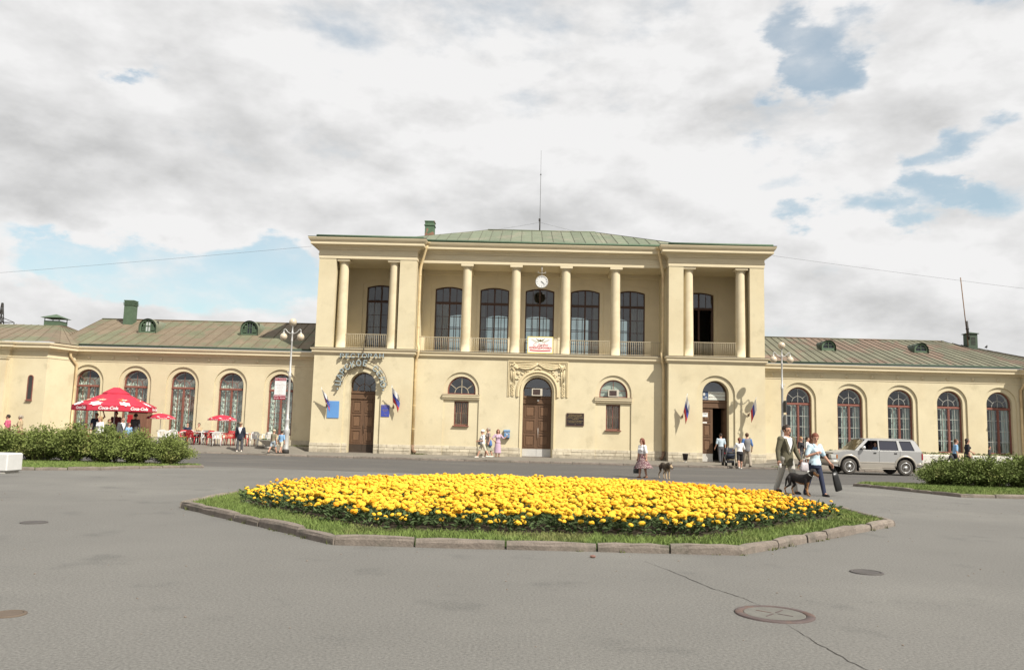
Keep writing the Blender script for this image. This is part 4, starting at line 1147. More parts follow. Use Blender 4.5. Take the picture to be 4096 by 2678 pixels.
for x0, x1, ax in ((TLX0-0.62, TLX1+0.62, -9.55), (TRX0-0.62, TRX1+0.62, 11.4)):
    y0 = TY-0.62; apx = (ax, 51.6, 13.85)
    roof_parallel(rf, ROOFG, (x0, y0, 12.93), (x1, y0, 12.93), apx, (apx[0]+0.02, apx[1], apx[2]), 0.7)
    roof_sheets(rf, ROOFG, (x0, 54.6, 12.93), (x0, y0, 12.93), (apx[0], apx[1]+0.02, apx[2]), apx, 0.75)
    roof_sheets(rf, ROOFG, (x1, y0, 12.93), (x1, 54.6, 12.93), apx, (apx[0], apx[1]+0.02, apx[2]), 0.75)
    roof_edge(rf, [(x0+0.5, y0+0.12, 13.0), (x1-0.2, y0+0.12, 13.0)], GREEN, 0.075)
roof_edge(rf, [(TLX1+0.5, ey+0.05, 12.99), (TRX0-0.5, ey+0.05, 12.99)], GREEN, 0.08)
MB().tube([(-2.7, 55, RZ+0.02), (4.7, 55, RZ+0.02)], 0.05, 6).build('ridge_cap', ROOFG, rf)
MB().box(TLX0-0.60, TRX1+0.60, 48.9, 62, 12.905, 12.92).build('soffit', TRIM, rf)
# wings
WZ = 6.1
rl = MB().tube([(-29.0, 55, 8.44), (TLX0+0.2, 55, 8.44)], 0.05, 6).build('roof', ROOFL, ST)
roof_sheets(rl, ROOFL, (-29.3, WY-0.50, WZ), (TLX0, WY-0.50, WZ), (-29.0, 55, 8.42), (TLX0, 55, 8.42), 0.74)
roof_sheets(rl, ROOFL, (-33.9, 60, WZ), (-29.3, WY-0.5, WZ), (-29.05, 55.05, 8.42), (-29.0, 55, 8.42), 0.74)
roof_edge(rl, [(-27.6, WY-0.47, WZ+0.05), (TLX0, WY-0.47, WZ+0.05)], GREEND, 0.07)
PX = -32.2
roof_sheets(rl, ROOFL, (-27.53, WY-0.3, WZ), (-28.35, WY-2.46, WZ), (PX+1.2, 53.6, 7.75), (PX+1.2, 53.58, 7.75), 0.7)
roof_sheets(rl, ROOFL, (-27.4, WY+2.5, WZ+0.5), (-27.53, WY-0.3, WZ), (PX+1.2, 54.2, 7.76), (PX+1.2, 53.6, 7.75), 0.7)
roof_sheets(rl, ROOFL, (-36, WY-2.5, WZ-0.005), (-28.35, WY-2.46, WZ), (-36, 53.6, 7.75), (PX+1.2, 53.6, 7.75), 0.74)
rr_ = MB().tube([(TRX1-0.2, 55, 8.30), (28.3, 55, 8.30)], 0.05, 6).build('roof', ROOFR, ST)
roof_sheets(rr_, ROOFR, (TRX1, WY-0.50, WZ), (30.9, WY-0.50, WZ), (TRX1, 55, 8.28), (28.3, 55, 8.28), 0.53, seam=0.035)
roof_sheets(rr_, ROOFR, (30.9, WY-0.5, WZ), (40, WY-0.5, WZ), (28.3, 55, 8.28), (38.5, 55.6, 6.6), 0.53, seam=0.035)
roof_edge(rr_, [(TRX1, WY-0.47, WZ+0.05), (30.6, WY-0.47, WZ+0.05)], GREEND, 0.07)
roof_sheets(rr_, ROOFL, (31.0, WY-2.46, WZ+0.0), (36, WY-2.46, WZ), (33.8, 53, 7.3), (36, 53, 7.3), 0.6)
roof_sheets(rr_, ROOFL, (30.0, WY-0.3, WZ), (31.0, WY-2.46, WZ), (33.79, 53, 7.3), (33.8, 53, 7.3), 0.6)

# --- dormers, chimneys, vents
def dormer(parent, cx, z, y, w, pane_kind, big):
    """round-headed dormer standing on the slope; big: louvres beside the window"""
    hw = w/2; zs = z+(0.30 if big else 0.12); P = arch_pts(cx, hw, z-0.12, zs, 14)
    mb = MB(); depth = 2.4
    panel(mb, P, [arch_pts(cx, hw-0.10, z+0.06, zs, 14)], y, y+0.06)
    d = mb.build('dormer', GREEN, parent)
    sh = [(cx+(hw+0.03)*cos(pi*i/14), zs+(hw+0.03)*sin(pi*i/14)) for i in range(15)]; sh = [(cx+hw+0.03, z-0.15)]+sh+[(cx-hw-0.03, z-0.15)]
    rings = [[(x, yy, zz) for x, zz in sh] for yy in (y-0.10, y+depth)]
    MB().loft(rings, 0, True, False, False).build('dormer_shell', GREEND if not big else ROOFG, d)
    g = MB()
    if big:
        for sx in (-1, 1):
            for k in range(6):
                zz = z+0.12+k*0.075; xa, xb = sorted((cx+sx*0.17, cx+sx*(hw-0.12)*(0.98 if zz < zs else 0.8)))
                MB().add([(xa, y+0.02, zz), (xb, y+0.02, zz), (xb, y+0.07, zz+0.07), (xa, y+0.07, zz+0.07)], [(0,1,2,3)]).build('louvre', GREEN, d)
        g.box(cx-0.185, cx-0.155, y+0.005, y+0.05, z+0.06, z+0.75); g.box(cx+0.155, cx+0.185, y+0.005, y+0.05, z+0.06, z+0.75)
        g.box(cx-0.015, cx+0.015, y+0.01, y+0.04, z+0.06, z+0.8); g.box(cx-0.16, cx+0.16, y+0.01, y+0.04, z+0.40, z+0.43)
    else:
        g.box(cx-0.015, cx+0.015, y+0.01, y+0.04, z+0.06, zs+hw-0.1); g.box(cx-hw+0.1, cx+hw-0.1, y+0.01, y+0.04, z+0.24, z+0.265)
    g.build('glazing_bars', GREEN, d)
    a = 0.16 if big else hw-0.1
    Q = arch_pts(cx, a, z+0.06, (z+0.55) if big else zs, 10)
    MB().prism(Q, y+0.05, y+0.06).build('pane', {'pale': mat('pale_glazing', (0.45, 0.48, 0.46), 0.4, var=0.2, scale=5), 'dark': mat('dark_glazing', (0.03, 0.035, 0.04), 0.15, var=0.1)}[pane_kind], d)
    MB().box(cx-hw+0.02, cx+hw-0.02, y+0.3, y+0.32, z-0.1, zs+hw-0.1).build('dormer_back', DARK, d)
dormer(rl, -24.6, 7.32, 52.42, 1.12, 'pale', True); dormer(rl, -17.93, 7.34, 52.42, 1.12, 'dark', True)
dormer(rr_, 19.6, 7.30, 52.42, 0.86, 'dark', False); dormer(rr_, 25.52, 7.26, 52.42, 0.86, 'dark', False)
def chimney(parent, x0, x1, y0, y1, z0, z1, m=GREEN, cap='box'):
    c = MB().box(x0, x1, y0, y1, z0, z1).build('chimney', m, parent); g = MB()
    if cap == 'box':
        g.bbox(x0-0.045, x1+0.045, y0-0.045, y1+0.045, z1-0.26, z1-0.18, 0.01).bbox(x0-0.035, x1+0.035, y0-0.035, y1+0.035, z1, z1+0.08, 0.01)
    elif cap == 'hood':
        cx, cy = (x0+x1)/2, (y0+y1)/2
        g.add([(x0-0.18, y0-0.18, z1+0.20), (x1+0.18, y0-0.18, z1+0.20), (x1+0.18, y1+0.18, z1+0.20), (x0-0.18, y1+0.18, z1+0.20), (cx, cy, z1+0.5)], [(0,1,4),(1,2,4),(2,3,4),(3,0,4),(3,2,1,0)])
        for px in (x0+0.03, x1-0.03):
            for py in (y0+0.03, y1-0.03): g.box(px-0.02, px+0.02, py-0.02, py+0.02, z1, z1+0.21)
    else:
        g.bbox(x0-0.08, x1+0.08, y0-0.08, y1+0.08, z1, z1+0.05, 0.01); cx, cy = (x0+x1)/2, (y0+y1)/2
        g.add([(x0-0.05, y0-0.05, z1+0.05), (x1+0.05, y0-0.05, z1+0.05), (x1+0.05, y1+0.05, z1+0.05), (x0-0.05, y1+0.05, z1+0.05), (cx, cy, z1+0.16)], [(0,1,4),(1,2,4),(2,3,4),(3,0,4)])
    g.build('chimney_cap', m, c)
    return c
BRK = mat('peeling_green_brick', (0.09, 0.145, 0.09), 0.85, var=0.2, scale=4, col2=(0.24, 0.13, 0.09), lo=0.56, hi=0.6, bump=0.3)
chimney(rf, -6.95, -6.33, 54, 54.7, 13.6, 15.5, BRK); chimney(rl, -27.07, -26.44, 54, 54.6, 7.8, 9.55)
MB().bbox(-27.13, -26.38, 53.94, 54.66, 9.42, 9.48, 0.01).build('chimney_cap', GREEN, rl)
chimney(rl, -32.19, -31.16, 53.6, 54.6, 7.3, 8.06, GREEN, 'hood'); chimney(rr_, 29.42, 30.04, 54, 54.6, 7.5, 8.72, GREEND, 'flat')
g = MB(); 
for k in range(6): g.box(29.60, 29.90, 53.985, 53.998, 8.0+k*0.09, 8.04+k*0.09)
g.build('chimney_vent', DARK, rr_)

# ------------------------------------------------------------------ things on and around the station
RED = mat('red_plastic', (0.40, 0.018, 0.026), 0.35, var=0.06, spec=0.5)
WPLAST = mat('white_plastic', (0.74, 0.73, 0.70), 0.4, var=0.04, spec=0.5)
CANV = mat('red_canvas', (0.43, 0.030, 0.056), 0.85, var=0.16, scale=3)
PRINTW = mat('white_print', (0.80, 0.79, 0.77), 0.8, var=0.0)
PRINTY = mat('yellow_print', (0.72, 0.42, 0.10), 0.8, var=0.0)
PRINTG = mat('grey_print', (0.50, 0.50, 0.48), 0.8, var=0.1, scale=20)
GOLD = mat('gold_lettering', (0.34, 0.25, 0.12), 0.5, var=0.1)
NEON = mat('pale_blue_sign_face', (0.30, 0.37, 0.39), 0.5, var=0.12, scale=8)
NEOND = mat('sign_sides', (0.11, 0.075, 0.055), 0.7, var=0.2)
CONC = mat('concrete', (0.38, 0.36, 0.32), 0.9, var=0.15, scale=5, bump=0.3)
SILV = mat('silver_paint', (0.46, 0.455, 0.44), 0.45, var=0.10, scale=6, metal=0.25)
GLOBE = mat('milky_globe', (0.52, 0.44, 0.33), 0.25, var=0.06, scale=3, spec=0.5)

def sides(mb, front, side):
    """material slot 0 for faces towards -Y, slot 1 for the rest"""
    for i, f in enumerate(mb.f):
        a, b, c = (Vector(mb.v[k]) for k in f[:3]); n = (b-a).cross(c-a)
        n.normalize() if n.length > 1e-12 else None
        mb.m[i] = 0 if abs(n.y) > 0.7 else 1
    return mb
# --- restaurant sign: every letter a box of its own on rails
sg = thing('restaurant_sign', 'pale blue letters arched over the left door reading РЕСТОРАН ЦАРСКОЕ СЕЛО', 'shop sign', (-9.7, 48.7, 4), world=True)
for ch, (x, z) in zip('РЕСТОРАН', [(-10.92, 5.73), (-10.59, 5.735), (-10.25, 5.745), (-9.91, 5.755), (-9.56, 5.765), (-9.24, 5.77), (-8.88, 5.78), (-8.53, 5.785)]):
    mb = text_mb(ch, 0.36, 0.13, bold=0.002); mb.xf(Matrix.Diagonal((1.25, 1, 1, 1))); sides(mb, 0, 1)
    mb.xf(Matrix.Translation((x, 48.50, z))); mb.build('letter', [NEON, NEOND], sg)
for ch, (x, z) in zip('ЦАРСКОЕСЕЛО', [(-11.04, 4.11), (-10.96, 4.50), (-10.81, 4.81), (-10.55, 5.06), (-10.23, 5.23), (-9.88, 5.31), (-9.51, 5.31), (-8.88, 5.00), (-8.64, 4.75), (-8.47, 4.42), (-8.38, 4.08)]):
    a = atan2(z-3.98, x+9.70)-pi/2
    mb = text_mb(ch, 0.50, 0.13, bold=0.004); mb.xf(Matrix.Diagonal((0.92, 1, 0.95, 1))); sides(mb, 0, 1)
    mb.xf(Matrix.Translation((x, 48.50, z)) @ Matrix.Rotation(-a, 4, 'Y')); mb.build('letter', [NEON, NEOND], sg)
for x, z in ((-11.09, 3.75), (-8.35, 3.76)):
    mb = MB().lathe([(0.055, -0.06), (0.055, 0.06)], (0,0,0), 10, axis='y'); mb.xf(Matrix.Translation((x, 48.52, z))); sides(mb, 0, 1); mb.build('quotation_mark', [NEON, NEOND], sg)
mb = MB()
for r in (1.16, 1.56): mb.tube([(-9.70+r*cos(radians(a)), 48.60, 3.98+r*sin(radians(a))) for a in range(2, 180, 8)], 0.016, 5)
mb.tube([(-11.1, 48.6, 5.60), (-8.4, 48.6, 5.64)], 0.015, 5)
for a in (10, 50, 90, 130, 170): mb.tube([(-9.70+1.56*cos(radians(a)), 48.60, 3.98+1.56*sin(radians(a))), (-9.70+1.56*cos(radians(a)), 48.71, 3.98+1.56*sin(radians(a)))], 0.012, 5)
mb.tube([(-9.62, 48.52, 6.26), (-9.62, 48.44, 6.0), (-9.62, 48.56, 5.4), (-9.60, 48.62, 4.95)], 0.022, 5)
mb.build('sign_rail', NEOND, sg)
MB().tube([(-9.62, 48.98, 7.1), (-9.62, 48.46, 6.27), (-9.62, 48.40, 6.1)], 0.02, 5).build('sign_cable', DKIRON, sg)

# --- plaques, panels and notices
def board(name, label, cat, x0, x1, z0, z1, y, m, th=0.03, frame=None):
    t = thing(name, label, cat, ((x0+x1)/2, y, z0), world=True)
    MB().bbox(x0, x1, y-th, y-0.002, z0, z1, 0.004).build('board', m, t)
    if frame:
        panel_ = MB(); panel(panel_, [(x0-0.02, z0-0.02), (x1+0.02, z0-0.02), (x1+0.02, z1+0.02), (x0-0.02, z1+0.02)], [[(x0+0.02, z0+0.02), (x1-0.02, z0+0.02), (x1-0.02, z1-0.02), (x0+0.02, z1-0.02)]], y-th-0.008, y-th+0.004)
        panel_.build('frame', frame, t)
    return t
def lines(t, rows, x, y, m, shear=0.0):
    mb = MB()
    for body, z, size in rows:
        tx = text_mb(body, size, 0.004, shear=shear, res=2); tx.xf(Matrix.Translation((x, y, z))); merge(mb, tx)
    return mb.build('lettering', m, t)
board('notice_panel', 'plain light blue panel on the wall left of the restaurant door', 'notice board', -11.69, -10.98, 2.03, 3.04, 48.7, mat('light_blue_panel', (0.115, 0.27, 0.55), 0.5, var=0.04), 0.04)
t = board('wall_plaque', 'dark blue plaque with pale lettering right of the restaurant door', 'plaque', -8.46, -7.96, 2.18, 2.88, 48.7, mat('ultramarine_panel', (0.055, 0.075, 0.33), 0.4, var=0.05), 0.03)
lines(t, [('РЕСТОРАН', 2.78, 0.085), ('ЦАРСКОЕ', 2.60, 0.075), ('СЕЛО', 2.50, 0.075), ('с 12 до 24', 2.32, 0.055)], -8.21, 48.7-0.034, GOLD)
t = board('memorial_plaque', 'black memorial plaque with gold inscription right of the middle door', 'plaque', 2.67, 3.69, 1.96, 2.68, CY, mat('black_granite', (0.03, 0.024, 0.024), 0.3, var=0.2), 0.05, mat('brown_frame', (0.07, 0.03, 0.025), 0.5))
lines(t, [('ПЕРВАЯ В РОССИИ', 2.60, 0.085), ('ЖЕЛЕЗНАЯ ДОРОГА', 2.51, 0.085), ('ПЕТЕРБУРГ – ЦАРСКОЕ СЕЛО –', 2.42, 0.07), ('ПАВЛОВСК', 2.33, 0.07), ('ОТКРЫТА ДЛЯ ДВИЖЕНИЯ', 2.23, 0.07), ('30 ОКТЯБРЯ 1837 ГОДА', 2.14, 0.07), ('★', 2.03, 0.07)], 3.18, CY-0.054, GOLD)
# sign boards behind the fanlight of the right door
yb = TY+0.585
t = board('entrance_sign', 'white sign with brown lettering above the open right hand door', 'sign', 11.16, 12.17, 3.70, 4.19, yb, mat('sign_white', (0.62, 0.64, 0.58), 0.5, var=0.05), 0.012)
lines(t, [('КАССОВЫЙ ЗАЛ', 4.08, 0.108), ('ЗАЛ ОЖИДАНИЯ', 3.86, 0.108)], 11.71, yb-0.014, mat('sign_brown', (0.16, 0.05, 0.03), 0.6))
mb = MB()
for z in (4.08, 3.86): mb.lathe([(0.035, -0.004), (0.035, 0.0)], (11.22, yb-0.014, z), 10, axis='y')
mb.build('bullet_marks', MATS['sign_brown'], t)
t = board('poster', 'dark blue poster beside the white sign above the right hand door', 'poster', 10.74, 11.14, 3.70, 4.20, yb, mat('poster_blue', (0.06, 0.09, 0.17), 0.5, var=0.3, scale=8), 0.012)
lines(t, [('ПРОЕКТ', 3.745, 0.10)], 10.94, yb-0.014, PRINTW)
MB().lathe([(0.10, -0.003), (0.07, -0.004)], (10.90, yb-0.0135, 4.02), 14, axis='y', sx=0.8).sphere((11.02, yb-0.014, 3.86), 0.05, 8, 5, sc=(1.5, 0.1, 0.5)).build('picture', PRINTG, t)
t = board('paper_notice', 'large white paper notice taped to the right hand door', 'notice', 10.79, 11.13, 2.68, 2.93, TY+0.597, WPLAST, 0.006)
lines(t, [('РАСПИСАНИЕ', 2.89, 0.045), ('ПОЕЗДОВ', 2.84, 0.045)], 10.96, TY+0.589, BLACK)
t = board('paper_notice', 'small white paper strip taped low on the right hand door', 'notice', 10.82, 11.08, 2.30, 2.38, TY+0.597, WPLAST, 0.006)
# banner tied to the balcony railing
bt = thing('banner', 'white holiday banner with yellow border tied to the balcony railing', 'banner', (0.98, CY+0.16, 6.28), world=True)
by = CY-0.02
MB().bbox(0.19, 1.76, by-0.012, by+0.012, 6.27, 7.30, 0.004).build('sheet', mat('banner_white', (0.76, 0.74, 0.70), 0.8, var=0.02), bt)
mb = MB(); panel(mb, [(0.19, 6.27), (1.76, 6.27), (1.76, 7.30), (0.19, 7.30)], [[(0.24, 6.33), (1.71, 6.33), (1.71, 7.25), (0.24, 7.25)]], by-0.016, by-0.0125); mb.build('border', mat('banner_yellow', (0.70, 0.58, 0.20), 0.8, var=0.04), bt)
BRED = mat('banner_red', (0.50, 0.045, 0.05), 0.8, var=0.04); BOL = mat('banner_olive', (0.22, 0.19, 0.08), 0.8, var=0.1)
lines(bt, [('С днём', 6.79, 0.26)], 0.98, by-0.016, BRED, 0.35)
tx = text_mb('ЖЕЛЕЗНОДОРОЖНИКА!', 0.165, 0.004, bold=0.006, res=2); tx.xf(Matrix.Translation((0.98, by-0.016, 6.60)) @ Matrix.Diagonal((0.70, 1, 1, 1))); tx.build('lettering', BRED, bt)
mb = MB(); P = [(0.33+1.28*i/12, 6.46-0.03*sin(pi*i/12)) for i in range(13)]
for (xa, za), (xb, zb) in zip(P, P[1:]): mb.prism([(xa, za-0.035), (xb, zb-0.035), (xb, zb+0.035), (xa, za+0.035)], by-0.017, by-0.0125)
mb.build('underline', BRED, bt)
mb = MB()
for sx in (-1, 1):
    for k in range(5): mb.prism([(0.98, 7.05-0.012*k), (0.98+sx*(0.27-0.03*k), 7.18-0.03*k), (0.98+sx*(0.27-0.03*k), 7.155-0.03*k), (0.98, 7.03-0.012*k)][::sx], by-0.017, by-0.0125)
    for k in range(7):
        t_ = k/6; x = 0.98+sx*(0.12+0.40*t_); z = 6.97+0.14*t_*t_
        for dz in (-0.025, 0.025): mb.sphere((x, by-0.014, z+dz), 0.032, 6, 4, sc=(1.1, 0.1, 0.45))
mb.lathe([(0.05, -0.006), (0.05, 0.0)], (0.98, by-0.012, 7.09), 12, axis='y')
mb.build('emblem', BOL, bt)

# --- clock
ck = thing('station_clock', 'round white clock hanging under the middle of the entablature', 'clock', (0.98, CY+0.06, 10.70), world=True)
MB().lathe([(0.001, 0.10), (0.36, 0.10), (0.395, 0.07), (0.395, -0.07), (0.37, -0.10), (0.345, -0.10), (0.335, -0.075)], (0.98, CY+0.06, 10.70), 40, axis='y').build('case', SILV, ck)
MB().lathe([(0.34, 0.0), (0.34, -0.004), (0.001, -0.004)], (0.98, CY-0.013, 10.70), 36, axis='y', smooth=False).build('dial', mat('clock_dial', (0.62, 0.62, 0.60), 0.4, var=0.02), ck)
mb = MB()
for k in range(12):
    a = k*pi/6; w = 0.03 if k % 3 == 0 else 0.017
    b = MB().box(-w/2, w/2, CY-0.022, CY-0.018, 0.255, 0.315); b.xf(Matrix.Translation((0.98, 0, 10.70)) @ Matrix.Rotation(a, 4, 'Y')); merge(mb, b)
mb.build('hour_marks', DKIRON, ck)
for ang, ln, w in ((131, 0.17, 0.035), (134, 0.26, 0.022)):
    b = MB().box(-w/2, w/2, CY-0.034, CY-0.028, -0.05, ln); b.xf(Matrix.Translation((0.98, -0.001*ln, 10.70)) @ Matrix.Rotation(radians(ang), 4, 'Y')); b.build('hand', BLACK, ck)
MB().tube([(0.98, CY+0.06, 11.09), (0.98, CY+0.06, 11.74)], 0.02, 6).tube([(0.72, CY+0.06, 11.26), (1.24, CY+0.06, 11.26)], 0.012, 6).tube([(0.75, CY+0.06, 11.26), (0.75, CY+0.06, 11.38)], 0.01, 5).tube([(1.21, CY+0.06, 11.26), (1.21, CY+0.06, 11.38)], 0.01, 5).build('hanger', SILV, ck)

# --- air conditioners
def ac(x0, x1, z0, z1, y, label):
    t = thing('air_conditioner', label, 'air conditioner', ((x0+x1)/2, y, z0), world=True, group='window air conditioners')
    mb = MB(); panel(mb, [(x0, z0), (x1, z0), (x1, z1), (x0, z1)], [[(x0+0.06, z0+0.05), (x1-0.13, z0+0.05), (x1-0.13, z1-0.05), (x0+0.06, z1-0.05)]], y-0.30, y+0.05); mb.build('casing', mat('ac_casing', (0.48, 0.44, 0.36), 0.6, var=0.1), t)
    MB().box(x0+0.06, x1-0.13, y-0.24, y-0.22, z0+0.05, z1-0.05).build('grille_back', mat('ac_grille', (0.17, 0.12, 0.11), 0.7, var=0.2), t)
    mb = MB()
    for k in range(9): mb.box(x0+0.06, x1-0.13, y-0.29, y-0.255, z0+0.06+k*(z1-z0-0.12)/8-0.006, z0+0.06+k*(z1-z0-0.12)/8+0.006)
    tag(mb.build('grille', MATS['ac_grille'], t), kind='stuff')
ac(0.53, 1.17, 3.70, 4.14, CY+0.50, 'beige air conditioner in the fanlight of the middle door')
ac(5.14, 5.78, 3.74, 4.16, CY+0.14, 'beige air conditioner in the half round window right of the middle')
lp = thing('door_lamp', 'small white round lamp above the middle door leaves', 'lamp', (0.93, CY+0.5, 3.42), world=True)
MB().sphere((0.93, CY+0.50, 3.42), 0.06, 10, 7).build('globe', WHITE, lp); MB().lathe([(0.05, 0.0), (0.05, 0.06)], (0.93, CY+0.52, 3.42), 10, axis='y').build('base', ZINC, lp)

# --- flags
FW, FB, FR = mat('flag_white', (0.74, 0.73, 0.72), 0.8, var=0.03), mat('flag_blue', (0.06, 0.075, 0.30), 0.8, var=0.05), mat('flag_red', (0.50, 0.05, 0.05), 0.8, var=0.05)
def flag(bx, bz, tx, tz, out, fly, label, tw=0.12):
    t = thing('flag', label, 'flag', (bx, 48.7, bz), world=True, group='tricolour flags on wall brackets')
    B = Vector((bx, 48.62, bz)); Tp = Vector((tx, 48.7-out, tz))
    MB().tube([B, Tp], 0.016, 6).sphere(Tp, 0.03, 6, 5).build('pole', WHITE, t)
    MB().tube([B-(Tp-B)*0.04, B+(Tp-B)*0.10], 0.032, 8).bbox(bx-0.05, bx+0.05, 48.66, 48.699, bz-0.08, bz+0.06, 0.005).build('bracket', RUST, t)
    nu, nv = 12, 8; v = []; f = []; m = []
    for j in range(nv+1):
        for i in range(nu+1):
            u = i/nu; w = j/nv
            p = B.lerp(Tp, 0.22+0.72*u)
            d = Vector(fly)*(w*(0.62+0.1*u))+Vector((0, 0, -0.30*w*w*(1-u*0.4)))
            fold = tw*sin(u*4.2+w*5.0)*w
            p = p+d+Vector((fold*0.35, fold, 0)); v.append(tuple(p))
    mb = MB()
    for j in range(nv):
        for i in range(nu):
            a = j*(nu+1)+i; mi = 0 if i >= 8 else 1 if i >= 4 else 2
            mb.add([v[a], v[a+1], v[a+nu+2], v[a+nu+1]], [(0,1,2,3)], mi, True)
    # weld so that the cloth shades smoothly
    me = mb.mesh('cloth', [FW, FB, FR], ORG[t.name]); bm = bmesh.new(); bm.from_mesh(me); bmesh.ops.remove_doubles(bm, verts=bm.verts, dist=1e-5); bm.to_mesh(me); bm.free()
    link('cloth', me, t, org=ORG[t.name])
flag(-11.71, 2.74, -11.97, 3.78, 0.55, (0.55, -0.05, -0.55), 'tricolour flag left of the restaurant door, over the light blue panel')
flag(-7.72, 2.78, -7.78, 4.00, 0.60, (0.62, -0.10, -0.55), 'tricolour flag right of the restaurant door, spread to the right')
flag(9.49, 2.66, 9.66, 3.95, 0.62, (0.16, -0.30, -0.75), 'tricolour flag hanging limp left of the open door')
flag(13.42, 2.86, 13.70, 3.84, 0.62, (-0.05, -0.40, -0.65), 'tricolour flag hanging edge on right of the open door', 0.06)

# --- mailbox, bin
mbx = thing('mailbox', 'blue mailbox on the wall left of the middle door', 'mailbox', (-0.92, CY, 1.09), world=True)
BLUEB = mat('mailbox_blue', (0.125, 0.24, 0.41), 0.45, var=0.06)
MB().bbox(-1.09, -0.75, CY-0.26, CY-0.004, 1.12, 1.54, 0.02).build('body', BLUEB, mbx)
MB().add([(-1.11, CY-0.29, 1.535), (-0.73, CY-0.29, 1.535), (-0.73, CY, 1.60), (-1.11, CY, 1.60), (-1.11, CY-0.29, 1.50), (-0.73, CY-0.29, 1.50), (-0.73, CY, 1.51), (-1.11, CY, 1.51)], [(0,1,2,3),(4,5,1,0),(5,6,2,1),(7,4,0,3),(7,6,5,4)]).build('lid', BLUEB, mbx)
MB().box(-1.02, -0.82, CY-0.272, CY-0.2605, 1.485, 1.515).build('slot', BLACK, mbx)
MB().bbox(-1.08, -0.76, CY-0.25, CY-0.006, 1.07, 1.118, 0.01).build('base', DKIRON, mbx)
lines(mbx, [('ПОЧТА', 1.42, 0.085)], -0.92, CY-0.264, PRINTW)
MB().lathe([(0.045, -0.004), (0.045, 0.0)], (-0.92, CY-0.262, 1.31), 12, axis='y', sx=0.8).build('emblem', PRINTW, mbx)
bn = thing('litter_bin', 'dark tapered litter bin standing left of the open right hand door', 'litter bin', (9.56, 48.15, 0), world=True)
MB().lathe([(0.10, 0.10), (0.115, 0.10), (0.17, 0.46), (0.185, 0.47), (0.185, 0.49), (0.165, 0.49), (0.155, 0.44), (0.10, 0.13), (0.001, 0.13)], (9.56, 48.15, 0), 18).build('bucket', mat('bin_black', (0.035, 0.028, 0.028), 0.6, var=0.2), bn)
MB().tube([(9.56, 48.15, 0.0), (9.56, 48.15, 0.12)], 0.03, 8).lathe([(0.09, 0.0), (0.09, 0.02), (0.03, 0.025)], (9.56, 48.15, 0), 14).build('foot', ZINC, bn)

# --- lamp posts
def lamp(x, y, zb, ztop, label):
    z0 = walk_z(x, y)+zb
    t = thing('street_lamp', label, 'street lamp', (x, y, z0), group='three globe street lamps')
    H = ztop-z0; j = H-0.61             # arms leave the pole here
    MB().lathe([(0.19, 0), (0.19, 0.16), (0.17, 0.20)], (0,0,0), 20).build('base', DKIRON, t)
    fl = [(0.155, 0.20), (0.155, 0.26), (0.14, 0.30), (0.14, 1.05), (0.155, 1.10), (0.165, 1.18), (0.165, 1.27), (0.15, 1.33), (0.11, 1.38), (0.105, 1.75), (0.12, 1.80), (0.12, 1.86), (0.075, 1.92), (0.07, 2.6), (0.062, 4.15), (0.085, 4.18), (0.085, 4.32), (0.055, 4.36), (0.045, j-0.5), (0.058, j-0.47), (0.058, j-0.40), (0.042, j-0.36), (0.042, j-0.08), (0.062, j-0.04), (0.062, j+0.05), (0.04, j+0.09), (0.035, j+0.36), (0.055, j+0.38), (0.075, j+0.41), (0.075, j+0.43), (0.03, j+0.43)]
    MB().lathe(fl, (0,0,0), 18).build('pole', SILV, t)
    for sx in (-1, 1):
        pts = [(0, 0, j), (sx*0.12, 0, j-0.03), (sx*0.26, 0, j+0.05), (sx*0.36, 0, j+0.18), (sx*0.43, 0, j+0.21), (sx*0.475, 0, j+0.17), (sx*0.475, 0, j+0.05)]
        fine = []
        for i in range(len(pts)-1):
            for k in range(3): fine.append(Vector(pts[i]).lerp(Vector(pts[i+1]), k/3))
        fine.append(Vector(pts[-1]))
        a = MB().tube(fine, 0.022, 8).lathe([(0.05, j-0.03), (0.085, j-0.03), (0.07, j+0.0), (0.03, j+0.04), (0.03, j+0.07)], (sx*0.475, 0, 0), 12)
        ar = a.build('arm', SILV, t)
        MB().sphere((sx*0.475, 0, j-0.215), 0.20, 18, 12).build('globe', GLOBE, t)
        MB().tube([(sx*0.03, -0.05, 4.30), (sx*0.13, -0.08, 4.50)], 0.016, 6).build('flag_holder', SILV, t)
    MB().sphere((0, 0, H), 0.205, 18, 12).build('globe', GLOBE, t)
    return t, H
ll, LH = lamp(-12.92, 44.8, 0.0, 7.24, 'silver street lamp with red and white board, beside the left tower')
lr, RH = lamp(14.83, 46.85, 0.0, 6.83, 'silver street lamp in front of the wing, right of the right tower')
MARO = mat('maroon_board', (0.26, 0.022, 0.045), 0.5, var=0.05)
lb = thing('advertising_board', 'white board with maroon bands on the left street lamp', 'sign', (-13.40, 44.78, 2.95), world=True)
MB().bbox(-13.72, -13.09, 44.755, 44.785, 2.93, 4.12, 0.005).build('board', mat('board_white', (0.70, 0.68, 0.67), 0.5, var=0.03), lb)
MB().box(-13.715, -13.095, 44.748, 44.7545, 3.96, 4.11).build('top_band', MARO, lb); MB().box(-13.735, -13.085, 44.748, 44.7545, 2.92, 3.17).build('bottom_band', MARO, lb)
lines(lb, [('ЗАО "Телеком"', 4.03, 0.085), ('Подключение тел.', 3.11, 0.075), ('476-4077  466-0304', 3.00, 0.075)], -13.41, 44.746, PRINTW)
mb = MB()
for k in range(9):
    tx = text_mb(['Номера', 'без очереди', 'телефонная связь', 'установка', 'настройка', 'ремонт', 'аппаратов', 'для дома', 'и офиса'][k], 0.065, 0.003, res=1); tx.xf(Matrix.Translation((-13.41, 44.7535, 3.88-0.08*k))); merge(mb, tx)
mb.build('small_print', PRINTG, lb)
